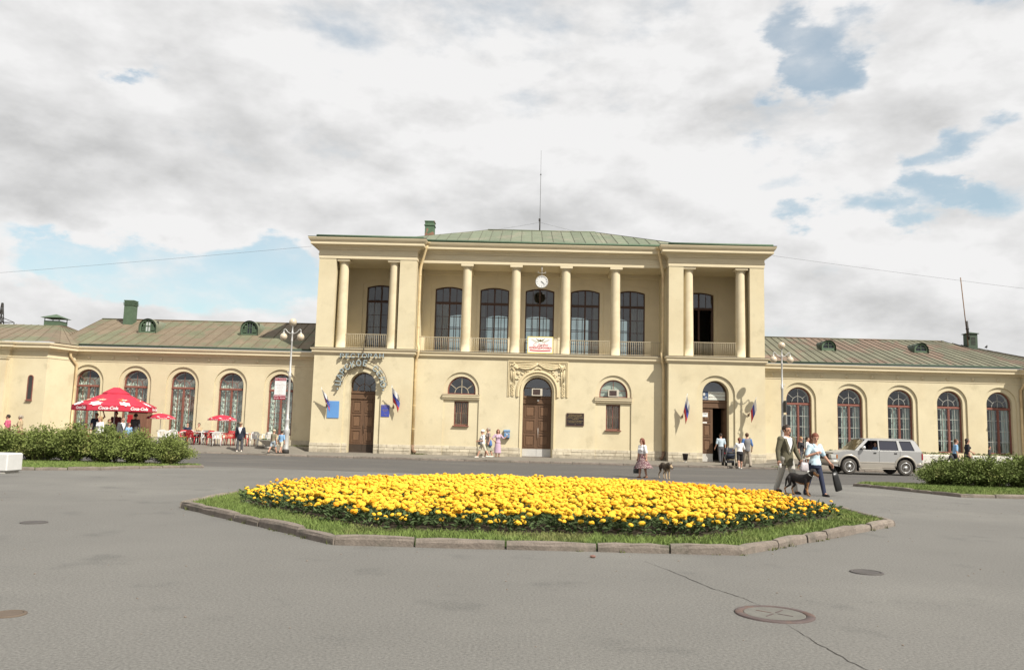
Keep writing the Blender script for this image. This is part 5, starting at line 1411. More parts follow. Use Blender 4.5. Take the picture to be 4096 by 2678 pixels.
MB().box(-13.1, -12.9, 44.77, 44.80, 4.05, 4.09).box(-13.1, -12.9, 44.77, 44.80, 3.05, 3.09).build('clamp', SILV, lb)
for z0, z1, m, lab in ((2.98, 3.66, mat('dark_board', (0.07, 0.07, 0.065), 0.5), 'dark board seen edge on, upper one on the right street lamp'), (2.30, 2.86, mat('grey_board', (0.30, 0.30, 0.28), 0.5), 'grey board seen edge on, lower one on the right street lamp')):
    s_ = thing('advertising_board', lab, 'sign', (14.93, 46.85, z0), world=True)
    MB().bbox(14.91, 14.965, 46.45, 47.25, z0, z1, 0.006).build('board', m, s_); MB().box(14.84, 14.912, 46.83, 46.87, z0+0.08, z0+0.12).box(14.84, 14.912, 46.83, 46.87, z1-0.12, z1-0.08).build('clamp', SILV, s_)

# --- café under the left wing
def umbrella_big(x, y):
    z0 = walk_z(x, y)
    t = thing('parasol', 'large red octagonal café parasol with white lettering on its valance', 'parasol', (x, y, z0), radians(10))
    R = 2.16; zt, ze, zv = 3.40-z0, 2.35-z0, 2.06-z0
    def ring(r, z, n=8, ph=pi/8): return [Vector((r*cos(ph+2*pi*k/n), r*sin(ph+2*pi*k/n), z)) for k in range(n)]
    E = ring(R, ze)
    # canopy: eight sagging panels from under the vent to the edge
    mb = MB(); I = ring(0.58, zt-0.34); n = 6
    for k in range(8):
        a0, a1, b0, b1 = E[k], E[(k+1) % 8], I[k], I[(k+1) % 8]
        rows = []
        for i in range(n+1):
            s = i/n; l = a0.lerp(b0, s); r = a1.lerp(b1, s); sag = -0.05*sin(pi*s)
            rows.append([l+Vector((0,0,sag*0.3)), l.lerp(r, 0.25)+Vector((0,0,sag)), l.lerp(r, 0.5)+Vector((0,0,sag*1.2)), l.lerp(r, 0.75)+Vector((0,0,sag)), r+Vector((0,0,sag*0.3))])
        v = [tuple(p) for rw in rows for p in rw]; f = []
        for i in range(n):
            for j in range(4): a = i*5+j; f.append((a, a+1, a+6, a+5))
        mb.add(v, f, 0, True)
    can = mb.build('canopy', CANV, t)
    # vent cap with its own little skirt
    mb = MB(); O = ring(0.69, zt-0.32); A = ring(0.16, zt-0.01); S = ring(0.70, zt-0.40)
    for k in range(8):
        q = (k+1) % 8
        mb.add([tuple(O[k]), tuple(O[q]), tuple(A[q]), tuple(A[k])], [(0,1,2,3)]); mb.add([tuple(S[k]), tuple(S[q]), tuple(O[q]), tuple(O[k])], [(0,1,2,3)])
    mb.add([tuple(p) for p in A], [tuple(range(8))]); mb.build('vent', CANV, can)
    V = ring(R+0.02, zv); E2 = ring(R+0.005, ze+0.01)
    for k in range(8):
        q = (k+1) % 8; d = (V[q]-V[k]); L_ = d.length; ang = atan2(d.y, d.x)
        mb = MB(); v = []; N = 10
        for i in range(N+1):
            s = i/N; p = V[k].lerp(V[q], s); e = E2[k].lerp(E2[q], s); w = 0.015*sin(s*14+k)
            nx = Vector((p.x, p.y, 0)).normalized(); v += [tuple(p+nx*w), tuple(e)]
        mb.add(v, [(2*i, 2*i+2, 2*i+3, 2*i+1) for i in range(N)], 0, True); val = mb.build('valance', CANV, t)
        mid = (V[k]+V[q])/2; nx = Vector((mid.x, mid.y, 0)).normalized()
        tx = text_mb('Coca-Cola', 0.235, 0.003, shear=0.3, bold=0.006, res=2)
        tx.xf(Matrix.Translation(mid+nx*0.03+Vector((0,0,0.14))+d.normalized()*0.25) @ Matrix.Rotation(ang, 4, 'Z')); tx.build('lettering', PRINTW, val)
        # printed splash and sparkle above the edge
        f0 = ((E[k]+E[q])/2); g0 = (I[k]+I[q])/2; up = (g0-f0).normalized(); nn = d.normalized().cross(up)
        if nn.z < 0: nn = -nn
        dd = d.normalized(); base = f0-dd*0.45+nn*0.012
        sp = MB(); P = []
        for i in range(14):
            a = 2*pi*i/14; rr = 0.24+0.07*sin(i*2.7+k)
            P.append(tuple(base+dd*(rr*1.2*cos(a))+up*(0.20+rr*sin(a))))
        sp.add(P, [tuple(range(14))]); sp.add([tuple(base+dd*x_+up*y_+nn*0.002) for x_, y_ in ((0.05, 0.62), (0.35, 0.70), (0.36, 0.75), (0.06, 0.68))], [(0,1,2,3)])
        sp.build('splash_print', PRINTW, can)
        st = MB(); c = base+up*0.62+dd*0.12
        for i in range(11):
            a = radians(-15+20*i); ln = 0.22+0.2*((i*7) % 3)/2; d1 = dd*cos(a)+up*sin(a); d2 = (dd*-sin(a)+up*cos(a))*0.012
            st.add([tuple(c+d1*0.06+d2), tuple(c+d1*0.06-d2), tuple(c+d1*ln)], [(0,1,2)])
        st.build('sparkle_print', PRINTY, can)
    MB().tube([(0,0,0), (0,0,zt-0.02)], 0.03, 8).lathe([(0.30, 0), (0.30, 0.06), (0.05, 0.09)], (0,0,0), 16).build('pole', ZINC, t)
    mb = MB()
    for k in range(8): mb.tube([(0,0,zt-0.35), tuple(E[k]-Vector((0,0,0.02)))], 0.012, 5)
    mb.build('ribs', ZINC, t)
umbrella_big(-22.95, 45.7)
def umbrella_small(x, y, label):
    z0 = walk_z(x, y); t = thing('parasol', label, 'parasol', (x, y, z0), radians(9), group='small red café parasols')
    R, zt, ze = 0.80, 2.02-z0, 1.77-z0; n = 8
    mb = MB(); rows = []
    for i in range(6):
        s = i/5; r = R*s; z = zt-(zt-ze)*s*s*0.9-0.02*s
        rows.append([(r*cos(2*pi*k/n), r*sin(2*pi*k/n), z) for k in range(n)])
    rows[0] = [(0.01*cos(2*pi*k/n), 0.01*sin(2*pi*k/n), zt) for k in range(n)]
    mb.loft(rows, 0, False, False, True); can = mb.build('canopy', CANV, t)
    mb = MB(); mb.loft([[(r*cos(2*pi*k/n), r*sin(2*pi*k/n), z) for k in range(n)] for r, z in ((R, rows[5][0][2]), (R+0.01, rows[5][0][2]-0.08))], 0, False, False, True); val = mb.build('valance', CANV, t)
    pr = MB()
    for k in range(n):
        a = 2*pi*(k+0.5)/n; ap = R*cos(pi/n)+0.012
        tx = text_mb('Coca-Cola', 0.10, 0.002, shear=0.3, res=1); tx.xf(Matrix.Rotation(a+pi/2, 4, 'Z') @ Matrix.Translation((0, -ap, rows[5][0][2]-0.035))); merge(pr, tx)
        s2 = MB().sphere((0, 0, 0), 0.09, 7, 4, sc=(1, 0.03, 0.5)); s2.xf(Matrix.Rotation(a+pi/2-0.35, 4, 'Z') @ Matrix.Translation((0, -ap+0.03, rows[5][0][2]+0.03))); merge(pr, s2)
    pr.build('print', PRINTW, val)
    MB().tube([(0,0,0), (0,0,zt+0.04)], 0.018, 8).lathe([(0.2, 0), (0.2, 0.05), (0.03, 0.07)], (0,0,0), 14).build('pole', WPLAST, t)
umbrella_small(-20.85, 46.9, 'small red parasol close to the large red parasol')
umbrella_small(-17.30, 46.9, 'small red parasol in front of the fourth window of the left wing')

def chair_proto(m, name, label, group, loc, rz):
    t = thing('plastic_chair', label, 'chair', loc, rz, group)
    MB().bbox(-0.23, 0.23, -0.22, 0.23, 0.41, 0.44, 0.012).build('seat', m, t)
    mb = MB(); O = [(-0.22, 0.44), (0.22, 0.44), (0.25, 0.70), (0.20, 0.82), (0.10, 0.86), (-0.10, 0.86), (-0.20, 0.82), (-0.25, 0.70)]
    H = [[(-0.165+0.075*k, 0.50), (-0.13+0.075*k, 0.50), (-0.13+0.08*k-0.005, 0.77), (-0.165+0.078*k-0.005, 0.77)] for k in range(5)]
    panel(mb, O, H, 0.20, 0.225); mb.xf(Matrix.Translation((0, 0.13, 0)) @ Matrix.Rotation(radians(-12), 4, 'X') @ Matrix.Translation((0, -0.08, 0)))
    mb.build('backrest', m, t)
    for sx in (-1, 1):
        MB().tube([(sx*0.245, 0.22, 0.66), (sx*0.275, 0.0, 0.665), (sx*0.27, -0.20, 0.65), (sx*0.255, -0.23, 0.60)], 0.022, 6).build('armrest', m, t)
        MB().tube([(sx*0.25, -0.22, 0.64), (sx*0.235, -0.22, 0.42), (sx*0.26, -0.27, 0.0)], [0.022, 0.026, 0.02], 6).build('leg', m, t)
        MB().tube([(sx*0.20, 0.21, 0.43), (sx*0.23, 0.27, 0.0)], [0.028, 0.02], 6).build('leg', m, t)
    return t
def tz(x, y): return (x, y, walk_z(x, y))
RL = ['red plastic armchair turned away from the road beside the third window', 'red plastic armchair just left of the small parasol pole', 'red plastic armchair seen from the side, left of the man in the dark jacket', 'red plastic armchair right behind the man in the dark jacket', 'red plastic armchair right of the man in the dark jacket', 'red plastic armchair at the wall behind the row of café tables', 'red plastic armchair behind the small right hand parasol pole', 'red plastic armchair under the left part of the large red parasol', 'red plastic armchair under the right part of the large red parasol']
WL = ['leftmost white plastic armchair of the café, half behind the hedge', 'white plastic armchair between the hedge end and the small left parasol', 'white plastic armchair in front of the seated guests', 'white plastic armchair right of the man in the dark jacket', 'white plastic armchair second from the concrete flower bowl', 'white plastic armchair closest to the concrete flower bowl', 'white plastic armchair between two tables in the middle of the café', 'white plastic armchair under the seated guest in dark blue', 'white plastic armchair under the seated guest in beige']
TL_ = ['white plastic table left of the small right hand parasol', 'white plastic table in front of the two seated guests', 'white plastic table under the small left hand parasol', 'white plastic table behind the man in the dark jacket', 'white plastic table under the large red parasol']
red0 = chair_proto(RED, 'red', 'red plastic armchair in front of the two seated guests', 'red plastic chairs of the café', tz(-19.35, 46.6), 0.3); kr = kid_tree(red0)
wh0 = chair_proto(WPLAST, 'white', 'white plastic armchair nearest the road, its back turned to the plaza', 'white plastic chairs of the café', tz(-17.22, 46.3), pi+0.1); kw = kid_tree(wh0)
for x, y, r in [(-18.80, 46.7, pi-0.2), (-17.85, 46.8, pi+0.5), (-16.75, 46.5, -pi/2), (-16.35, 47.1, 0.2), (-15.62, 46.6, 2.6), (-18.35, 47.5, 0.1), (-16.95, 47.6, 0.3), (-22.9, 43.5, 2.9), (-21.6, 43.6, 3.3)]:
    dup(red0, tz(x, y), r, RL.pop(0), kids=kr)
for x, y, r in [(-20.45, 46.4, pi+0.3), (-20.05, 46.6, 0.2), (-19.75, 46.9, pi-0.3), (-15.38, 46.7, pi+0.6), (-15.08, 47.0, pi-0.9), (-14.75, 46.8, pi+0.9), (-18.15, 46.9, 0.4), (-19.62, 47.75, 0.0), (-18.95, 47.75, 0.1)]:
    dup(wh0, tz(x, y), r, WL.pop(0), kids=kw)
def table_proto(loc, label):
    t = thing('café_table'.replace('é', 'e'), label, 'table', loc, 0, 'white plastic tables of the café')
    MB().lathe([(0.42, 0.70), (0.45, 0.705), (0.45, 0.725), (0.44, 0.735), (0.001, 0.735)], (0,0,0), 28).build('tabletop', WPLAST, t)
    for k in range(4):
        a = pi/4+k*pi/2; MB().tube([(0.26*cos(a), 0.26*sin(a), 0.70), (0.32*cos(a), 0.32*sin(a), 0.0)], [0.03, 0.024], 6).build('leg', WPLAST, t)
    return t
tb0 = table_proto(tz(-17.55, 46.75), 'white plastic table nearest the road, beside the white chair'); kt = kid_tree(tb0)
for x, y in [(-18.45, 47.0), (-19.3, 47.2), (-20.75, 47.3), (-16.1, 46.8), (-22.2, 43.6)]: dup(tb0, tz(x, y), 0, TL_.pop(0), kids=kt)
ck_ = thing('drink_cooler', 'brown and red drinks cabinet under the large red parasol', 'drinks cabinet', tz(-23.0, 48.9))
MB().bbox(-0.6, 0.6, -0.3, 0.3, 0.0, 1.75, 0.02).build('cabinet', mat('brown_board', (0.20, 0.10, 0.065), 0.6, var=0.2, scale=4, stretch=(4, 1, 0.4)), ck_)
MB().bbox(-0.62, -0.3, -0.33, -0.301, 0.2, 1.6, 0.01).build('door', RED, ck_)
MB().bbox(-0.62, 0.62, -0.34, 0.32, 1.752, 1.82, 0.01).build('top', RED, ck_)

# --- planters
FOLI = mat('planter_leaves', (0.07, 0.105, 0.03), 0.8, var=0.3, scale=20)
def tufts(mb, x0, x1, y0, y1, z, n, h, rr):
    for _ in range(n):
        x, y = rr.uniform(x0, x1), rr.uniform(y0, y1); a = rr.uniform(0, 2*pi); s = rr.uniform(0.4, 1)*h
        d = Vector((cos(a), sin(a), 0)); p = Vector((x, y, z+rr.uniform(0, h*0.6)))
        w = Vector((-d.y, d.x, 0))*s*0.35
        mb.add([tuple(p), tuple(p+d*s*0.5+w+Vector((0,0,s*0.4))), tuple(p+d*s+Vector((0,0,s*0.6))), tuple(p+d*s*0.5-w+Vector((0,0,s*0.4)))], [(0,1,2,3)])
bp = thing('concrete_planter', 'shallow grey concrete flower bowl beside the left street lamp', 'planter', tz(-14.25, 46.0))
MB().lathe([(0.22, 0.0), (0.24, 0.08), (0.16, 0.14), (0.30, 0.26), (0.55, 0.44), (0.56, 0.47), (0.52, 0.47), (0.40, 0.38), (0.001, 0.38)], (0,0,0), 24).build('bowl', CONC, bp)
mb = MB(); tufts(mb, -0.4, 0.4, -0.4, 0.4, 0.38, 120, 0.16, random.Random(3)); tag(mb.build('leaves', FOLI, bp), kind='stuff')
for i, (x0, x1, lab) in enumerate(((18.1, 19.55, 'white flower trough behind the bonnet of the silver car'), (23.55, 25.75, 'white flower trough under the fourth window of the right wing'), (26.5, 28.9, 'white flower trough under the last window of the right wing'))):
    t = thing('flower_trough', lab, 'planter', ((x0+x1)/2, 48.9, walk_z(20, 48.9)), 0, 'white flower troughs along the right wing')
    w = (x1-x0)/2
    MB().bbox(-w, w, -0.22, 0.22, 0.0, 0.50, 0.03).build('trough', mat('whitewashed_concrete', (0.56, 0.54, 0.49), 0.9, var=0.12, scale=4), t)
    mb = MB(); tufts(mb, -w+0.1, w-0.1, -0.15, 0.15, 0.50, int(150*w), 0.14, random.Random(i)); tag(mb.build('leaves', FOLI, t), kind='stuff')
wb = thing('concrete_block', 'white painted concrete block at the left edge of the plaza', 'concrete block', (-14.83, 23.2, 0))
MB().bbox(-0.62, 0.45, -0.36, 0.36, 0.06, 0.56, 0.03).build('block', mat('whitewash', (0.54, 0.535, 0.515), 0.85, var=0.06, scale=4, bump=0.2), wb); MB().box(-0.55, 0.38, -0.32, 0.32, 0.0, 0.062).build('foot', CONC, wb)

# --- masts, cables, pylon, bird
am = thing('antenna_mast', 'thin antenna mast with guy wires on the middle roof', 'antenna', (0.87, 55, 15.25), world=True)
MB().tube([(0.87, 55, 15.15), (0.87, 55, 16.15)], 0.045, 8).build('base', DKIRON, am); MB().tube([(0.87, 55, 16.1), (0.86, 55, 19.3)], 0.016, 6).tube([(0.86, 55, 19.3), (0.85, 55, 21.02)], 0.009, 6).sphere((0.86, 55, 19.3), 0.05, 6, 5).bbox(0.78, 0.90, 54.93, 55.0, 15.95, 16.15, 0.01).build('mast', DKIRON, am)
for p in ((-6.6, 54.3, 14.5), (9.6, 54.3, 13.9)):
    P = [Vector((0.87, 55, 15.88)).lerp(Vector(p), i/10)-Vector((0, 0, 0.10*sin(pi*i/10))) for i in range(11)]; MB().tube(P, 0.006, 5).build('guy_wire', DKIRON, am)
lm = thing('leaning_mast', 'leaning dark pole beside the chimney on the right roof', 'mast', (29.32, 53.9, 8.2), world=True)
MB().tube([(29.36, 53.9, 7.9), (29.02, 53.9, 12.48)], 0.032, 8).build('pole', RUST, lm); MB().tube([(29.40, 53.88, 8.3), (29.30, 53.88, 9.55)], 0.075, 8).lathe([(0.11, 9.0), (0.11, 9.06)], (29.33, 53.88, 0), 8).lathe([(0.11, 8.5), (0.11, 8.56)], (29.37, 53.88, 0), 8).build('clamp', DKIRON, lm)
bd = thing('bird', 'small dark bird perched on the ridge at the right end', 'bird', (31.16, 55, 7.88), world=True)
MB().sphere((31.16, 55, 7.98), 0.06, 8, 6, sc=(1.4, 1, 1.2)).sphere((31.21, 55, 8.07), 0.04, 8, 6).add([(31.10, 55.02, 7.98), (30.98, 55.0, 7.90), (31.10, 54.98, 7.94)], [(0,1,2)]).tube([(31.16, 55, 7.92), (31.16, 55, 7.80)], 0.006, 4).build('body', mat('dark_feathers', (0.03, 0.03, 0.033), 0.7), bd)
CAB = mat('cable', (0.10, 0.10, 0.11), 0.6, var=0)
def cable(a, b, sag, label):
    P = [Vector(a).lerp(Vector(b), i/24)-Vector((0, 0, sag*4*(i/24)*(1-i/24))) for i in range(25)]
    tag(MB().tube(P, 0.007, 5).build('power_cable', CAB), label, 'cable', 'cables tied to the tower cornices')
cable((-13.26, 49.0, 12.50), (-48, 49, 8.9), 0.12, 'thin cable crossing the sky left of the left tower')
cable((15.03, 49.0, 12.57), (46, 49, 9.4), 0.12, 'thin cable crossing the sky right of the right tower')
py = thing('pylon', 'distant lattice power pylon beyond the left wing', 'pylon', (-131, 200, -0.5))
mb = MB()
def legx(h): return 4.2*(1-h/30.5)+0.25
prev = None
for h in [0, 6, 11, 15.5, 19.5, 22.5, 25, 27, 29, 30.4]:
    w = legx(h); c = [Vector((sx*w/2, sy*w/2, h)) for sx, sy in ((-1,-1),(1,-1),(1,1),(-1,1))]
    if prev:
        for k in range(4):
            mb.tube([prev[k], c[k]], 0.11, 4, caps=False); mb.tube([prev[k], c[(k+1) % 4]], 0.07, 4, caps=False); mb.tube([prev[(k+1) % 4], c[k]], 0.07, 4, caps=False); mb.tube([c[k], c[(k+1) % 4]], 0.08, 4, caps=False)
    prev = c
mb.build('lattice', DKIRON, py)
for h, l in ((22.5, 4.6), (25.5, 3.4), (19.5, 3.6)):
    a = MB()
    for sx in (-1, 1):
        a.tube([(sx*0.5, -0.4, h), (sx*l, 0, h+0.1)], 0.09, 4).tube([(sx*0.5, 0.4, h), (sx*l, 0, h+0.1)], 0.09, 4).tube([(sx*0.4, 0, h+1.2), (sx*l, 0, h+0.1)], 0.08, 4).tube([(sx*l, 0, h+0.1), (sx*l, 0, h-1.0)], 0.12, 5)
    a.build('crossarm', DKIRON, py)

# ------------------------------------------------------------------ flower bed
YEL = mat('yellow_petals', (0.75, 0.445, 0.032), 0.8, var=0.12, scale=18, rnd=0.10)
ORA = mat('orange_petals', (0.78, 0.33, 0.012), 0.75, var=0.15, scale=18, rnd=0.12)
MLEAF = mat('marigold_leaves', (0.075, 0.112, 0.042), 0.75, var=0.3, scale=9)
GRASS = mat('grass_blades', (0.145, 0.198, 0.050), 0.8, var=0.28, scale=1.8, col2=(0.20, 0.205, 0.075), lo=0.5, hi=0.68)
SOIL = mat('dark_soil', (0.045, 0.035, 0.022), 0.95, var=0.25, scale=8, bump=0.4)
BC = Vector((0.36, 17.75)); 
KERBLINE = [(-2.46, 11.0), (2.97, 11.12), (6.93, 15.40), (6.93, 20.3), (3.1, 24.4), (-2.4, 24.4), (-6.24, 20.4), (-6.24, 15.08)]
def octagon(ap):
    """the bed's outline drawn in to the apothem ap (the kerb line lies at 6.72)"""
    k = ap/6.72; return [(BC.x+(x-BC.x)*k, BC.y+(y-BC.y)*k) for x, y in KERBLINE]
_OC = {}
def in_oct(x, y, ap):
    P = _OC.get(ap) or _OC.setdefault(ap, octagon(ap))
    return all((b[0]-a[0])*(y-a[1])-(b[1]-a[1])*(x-a[0]) >= 0 for a, b in zip(P, P[1:]+P[:1]))
bed = tag(MB().prismz(octagon(6.55), -0.02, 0.085).build('flower_bed', LAWNM), 'octagonal grass bed with stone kerb planted with yellow marigolds', 'flower bed')
ORG['flower_bed'] = (0, 0, 0)
kp = octagon(6.72)
kerb_run(bed, kp+[kp[0]], 0.145, lambda x, y: ground_z(x, y)+0.125, 1.02, gap=0.014, rnd=0.018, chamf=0.035, base=-0.2)
MB().prismz(octagon(5.85), 0.08, 0.10).build('soil', SOIL, bed)
def blades(n_per, inside, box, z, hmin, hmax, w, rng, name, m, parent=None):
    x0, x1, y0, y1 = box; N = int(n_per*(x1-x0)*(y1-y0))
    P = rng.random((N, 2))*[x1-x0, y1-y0]+[x0, y0]
    keep = np.array([inside(x, y) for x, y in P]); P = P[keep]; N = len(P)
    a = rng.random(N)*2*pi; h = hmin+(hmax-hmin)*rng.random(N)**1.5; lean = rng.normal(0, 0.45, (N, 2))*h[:, None]
    zz = np.array([z(x, y) for x, y in P])
    dx = np.stack([np.cos(a), np.sin(a)], 1)*(w*(0.6+0.8*rng.random(N)))[:, None]
    v = np.zeros((N, 4, 3))
    v[:, 0, :2] = P-dx; v[:, 1, :2] = P+dx; v[:, 2, :2] = P+lean*0.45+dx*0.6; v[:, 3, :2] = P+lean
    v[:, 0, 2] = zz-0.01; v[:, 1, 2] = zz-0.01; v[:, 2, 2] = zz+h*0.55; v[:, 3, 2] = zz+h
    me = bpy.data.meshes.new(name); f = np.arange(N*4).reshape(N, 4)
    me.from_pydata(v.reshape(-1, 3).tolist(), [], f.tolist()); me.materials.append(m); me.update()
    return tag(link(name, me, parent), kind='stuff')
blades(1500, lambda x, y: in_oct(x, y, 6.53) and not in_oct(x, y, 5.75) and (y < 18 or random.random() < 0.5), (BC.x-6.6, BC.x+6.6, 11.0, 24.6), lambda x, y: 0.085, 0.035, 0.085, 0.006, RNG, 'grass', GRASS, bed)
# weeds in the joints of the kerb and along its foot
WEED = mat('weeds', (0.10, 0.115, 0.03), 0.85, var=0.3, scale=9)
def weed_tuft(mb, x, y, z, n, h, rr):
    for _ in range(n):
        a = rr.uniform(0, 2*pi); s = h*rr.uniform(0.4, 1); d = Vector((cos(a), sin(a), 0)); p = Vector((x+rr.gauss(0, 0.03), y+rr.gauss(0, 0.015), z)); w = Vector((-d.y, d.x, 0))*0.006
        mb.add([tuple(p-w), tuple(p+w), tuple(p+d*s*0.6+Vector((0, 0, s)))], [(0,1,2)])
mb = MB(); rr = random.Random(11)
for _ in range(60):
    k = rr.randrange(8); a, b = Vector(kp[k]), Vector(kp[(k+1) % 8]); p = a.lerp(b, rr.random()); d = (BC-p).normalized(); p = p-d*0.01
    weed_tuft(mb, p.x, p.y, 0.0, 14, rr.uniform(0.03, 0.10), rr)
tag(mb.build('weeds', WEED), kind='stuff')

# marigold plants
def head_mesh(name, m, seed):
    rr = random.Random(seed); mb = MB(); n = 12
    pr = [(0.014, -0.020), (0.040, -0.016), (0.049, 0.000), (0.046, 0.014), (0.036, 0.026), (0.020, 0.033), (0.001, 0.034)]
    mb.lathe(pr, (0,0,0), n, 0, False)
    for i in range(len(mb.v)-1):
        x, y, z = mb.v[i]; j = i // n; k = i % n; q = 1+((0.12 if (k+j) % 2 else -0.10)+rr.uniform(-0.07, 0.07))
        mb.v[i] = (x*q, y*q, z+rr.uniform(-0.004, 0.004))
    return mb.mesh(name, m)
HY = [head_mesh('flower_head', YEL, k) for k in range(3)]; HO = [head_mesh('flower_head', ORA, 9+k) for k in range(2)]
def foliage_mb(seed, n=44, R=0.19, H=0.30, m=0):
    rr = random.Random(seed); mb = MB()
    for _ in range(n):
        a = rr.uniform(0, 2*pi); q = sqrt(rr.random()); r = R*q; z = H*(0.10+0.78*rr.random()*(1-0.35*q)); ln = rr.uniform(0.06, 0.12); w = ln*0.22
        d = Vector((cos(a+rr.uniform(-0.7, 0.7)), sin(a+rr.uniform(-0.7, 0.7)), rr.uniform(-0.2, 0.9))).normalized(); s = d.cross(Vector((0, 0, 1))).normalized()*w; p = Vector((r*cos(a), r*sin(a), z))
        mb.add([tuple(p), tuple(p+d*ln*0.5+s), tuple(p+d*ln), tuple(p+d*ln*0.5-s)], [(0,1,2,3)], m)
        if rr.random() < 0.6:
            u = d.cross(s).normalized()*w
            mb.add([tuple(p), tuple(p+d*ln*0.5+u), tuple(p+d*ln), tuple(p+d*ln*0.5-u)], [(0,1,2,3)], m)
    return mb
FOLM = [foliage_mb(k).mesh('marigold_plant', MLEAF) for k in range(6)]
spots = []; rr = random.Random(21); sp = 0.325
yy = BC.y-5.9; row = 0
while yy < BC.y+5.9:
    xx = BC.x-5.9+(sp/2 if row % 2 else 0)
    while xx < BC.x+5.9:
        x, y = xx+rr.uniform(-0.09, 0.09), yy+rr.uniform(-0.09, 0.09)
        if in_oct(x, y, 5.78) and y < BC.y+5.35 and (x-BC.x)+(y-BC.y) < 7.75: spots.append((x, y))
        xx += sp
    yy += sp*0.88; row += 1
spots.sort(key=lambda p: hypot(p[0], p[1]))
def orange_at(x, y):
    e = 0.04
    if x > 3.2 and y > 18.6: e = 0.72
    elif x < -2.9 and y > 16.5: e = 0.45
    elif x > 4.6: e = 0.4
    return e
def heads_of(x, y, rr):
    edge = not in_oct(x, y, 5.45); n = rr.choice([4, 5, 5, 6]) if edge else rr.choice([6, 7, 7, 8])
    if rr.random() < 0.13: n = max(1, n-4)
    elif rr.random() < 0.2: n -= 1
    small = 0.72 if abs(x-BC.x) > 4.2 else 1.0
    H = (0.235+0.075*rr.random())*(0.85 if small < 1 else 1.0)*(1.0-0.28*smooth01((y-17.5)/4.5))
    out = []
    for k in range(n):
        for _ in range(8):
            a = rr.uniform(0, 2*pi); r = 0.185*sqrt(rr.random()); px, py = r*cos(a), r*sin(a)
            if all(hypot(px-o[0], py-o[1]) > 0.062 for o in out): break
        out.append((px, py, H*((0.92+0.28*rr.random()) if not edge else (0.55+0.6*rr.random()))-0.3*r*r, rr.uniform(0.62, 1.12)*small, rr.uniform(-0.45, 0.45), rr.uniform(-0.45, 0.45), rr.uniform(0, 6)))
    return out
GRP = 'marigold plants along the near side of the flower bed'
for i, (x, y) in enumerate(spots[:300]):
    rr = random.Random(1000+i)
    p = tag(link('marigold_plant', FOLM[i % 6], None, (x, y, 0.09), rr.uniform(0, 6)), 'marigold plant with yellow pompom flowers in the near part of the flower bed', 'flower plant', GRP)
    oe = orange_at(x, y)
    for hx, hy, hz, s, ax, ay, az in heads_of(x, y, rr):
        o = link('flower_head', rr.choice(HO) if rr.random() < oe else rr.choice(HY), p, (hx, hy, hz)); o.scale = (s, s, s); o.rotation_euler = (ax, ay, az)
# the plants behind them as one mass
fv, ff, fm = [], [], []
base = {}
def raw(me): return np.array([v.co[:] for v in me.vertices]), [tuple(p.vertices) for p in me.polygons]
RF = [raw(foliage_mb(50+k, 26).mesh('marigold_leaves', MLEAF)) for k in range(4)]; RH = [raw(m) for m in HY]; RO = [raw(m) for m in HO]
off = 0
def put(vf, M, s, t, mi):
    global off
    v = vf[0] @ M.T*s+np.array(t); fv.append(v); ff.extend([tuple(i+off for i in f) for f in vf[1]]); fm.extend([mi]*len(vf[1])); off += len(v)
for i, (x, y) in enumerate(spots[300:]):
    rr = random.Random(5000+i); a = rr.uniform(0, 6); M = np.array([[cos(a), -sin(a), 0], [sin(a), cos(a), 0], [0, 0, 1]])
    put(RF[i % 4], M*np.array([1, 1, 1.0-0.28*smooth01((y-17.5)/4.5)])[:, None], 1.0, (x, y, 0.09), 0)
    oe = orange_at(x, y)
    for hx, hy, hz, s, ax, ay, az in heads_of(x, y, rr):
        c, sn = cos(ax), sin(ax); Rx = np.array([[1, 0, 0], [0, c, -sn], [0, sn, c]])
        o = rr.random() < oe; put(rr.choice(RO) if o else rr.choice(RH), M @ Rx, s, (x+hx, y+hy, 0.09+hz), 2 if o else 1)
me = bpy.data.meshes.new('marigolds'); me.from_pydata(np.concatenate(fv).tolist(), [], ff)
for m in (MLEAF, YEL, ORA): me.materials.append(m)
me.polygons.foreach_set('material_index', fm); me.update()
tag(link('marigolds', me), kind='stuff')

# ------------------------------------------------------------------ lawns with shrubs on either side
def lawn(name, pts, label_box, dens, seed):
    z = lambda x, y: ground_z(x, y)+0.07
    mb = MB(); n = len(pts)
    xs_ = [p[0] for p in pts]; ys_ = [p[1] for p in pts]
    def inside(x, y):
        c = False; j = n-1
        for i in range(n):
            xi, yi = pts[i]; xj, yj = pts[j]
            if ((yi > y) != (yj > y)) and x < (xj-xi)*(y-yi)/(yj-yi)+xi: c = not c
            j = i
        return c
    poly = MB(); panel(poly, pts, [], -0.5, 0.0)
    # drape the outline prism on the ground, then a finer top
    v = [(a, c, z(a, c)-0.012 if b < -0.1 else ground_z(a, c)-0.2) for a, b, c in poly.v]
    g = MB().add(v, [tuple(reversed(f)) for f in poly.f]); lw = tag(g.build(name, LAWNM), kind='structure')
    OP = []
    for i in range(n):
        a, b, c = Vector(pts[i-1]), Vector(pts[i]), Vector(pts[(i+1) % n]); d1, d2 = (b-a).normalized(), (c-b).normalized()
        n1, n2 = Vector((d1.y, -d1.x)), Vector((d2.y, -d2.x)); m = n1+n2; m = m/m.dot(n1); OP.append(tuple(b+m*0.10))
    kerb_run(lw, OP+[OP[0]], 0.15, lambda x, y: ground_z(x, y)+0.10, 1.1, rnd=0.012)
    blades(dens, inside, (max(min(xs_), -24), min(max(xs_), 24), min(ys_), max(ys_)), z, 0.04, 0.11, 0.009, np.random.default_rng(seed), 'grass', GRASS, lw)
    return lw
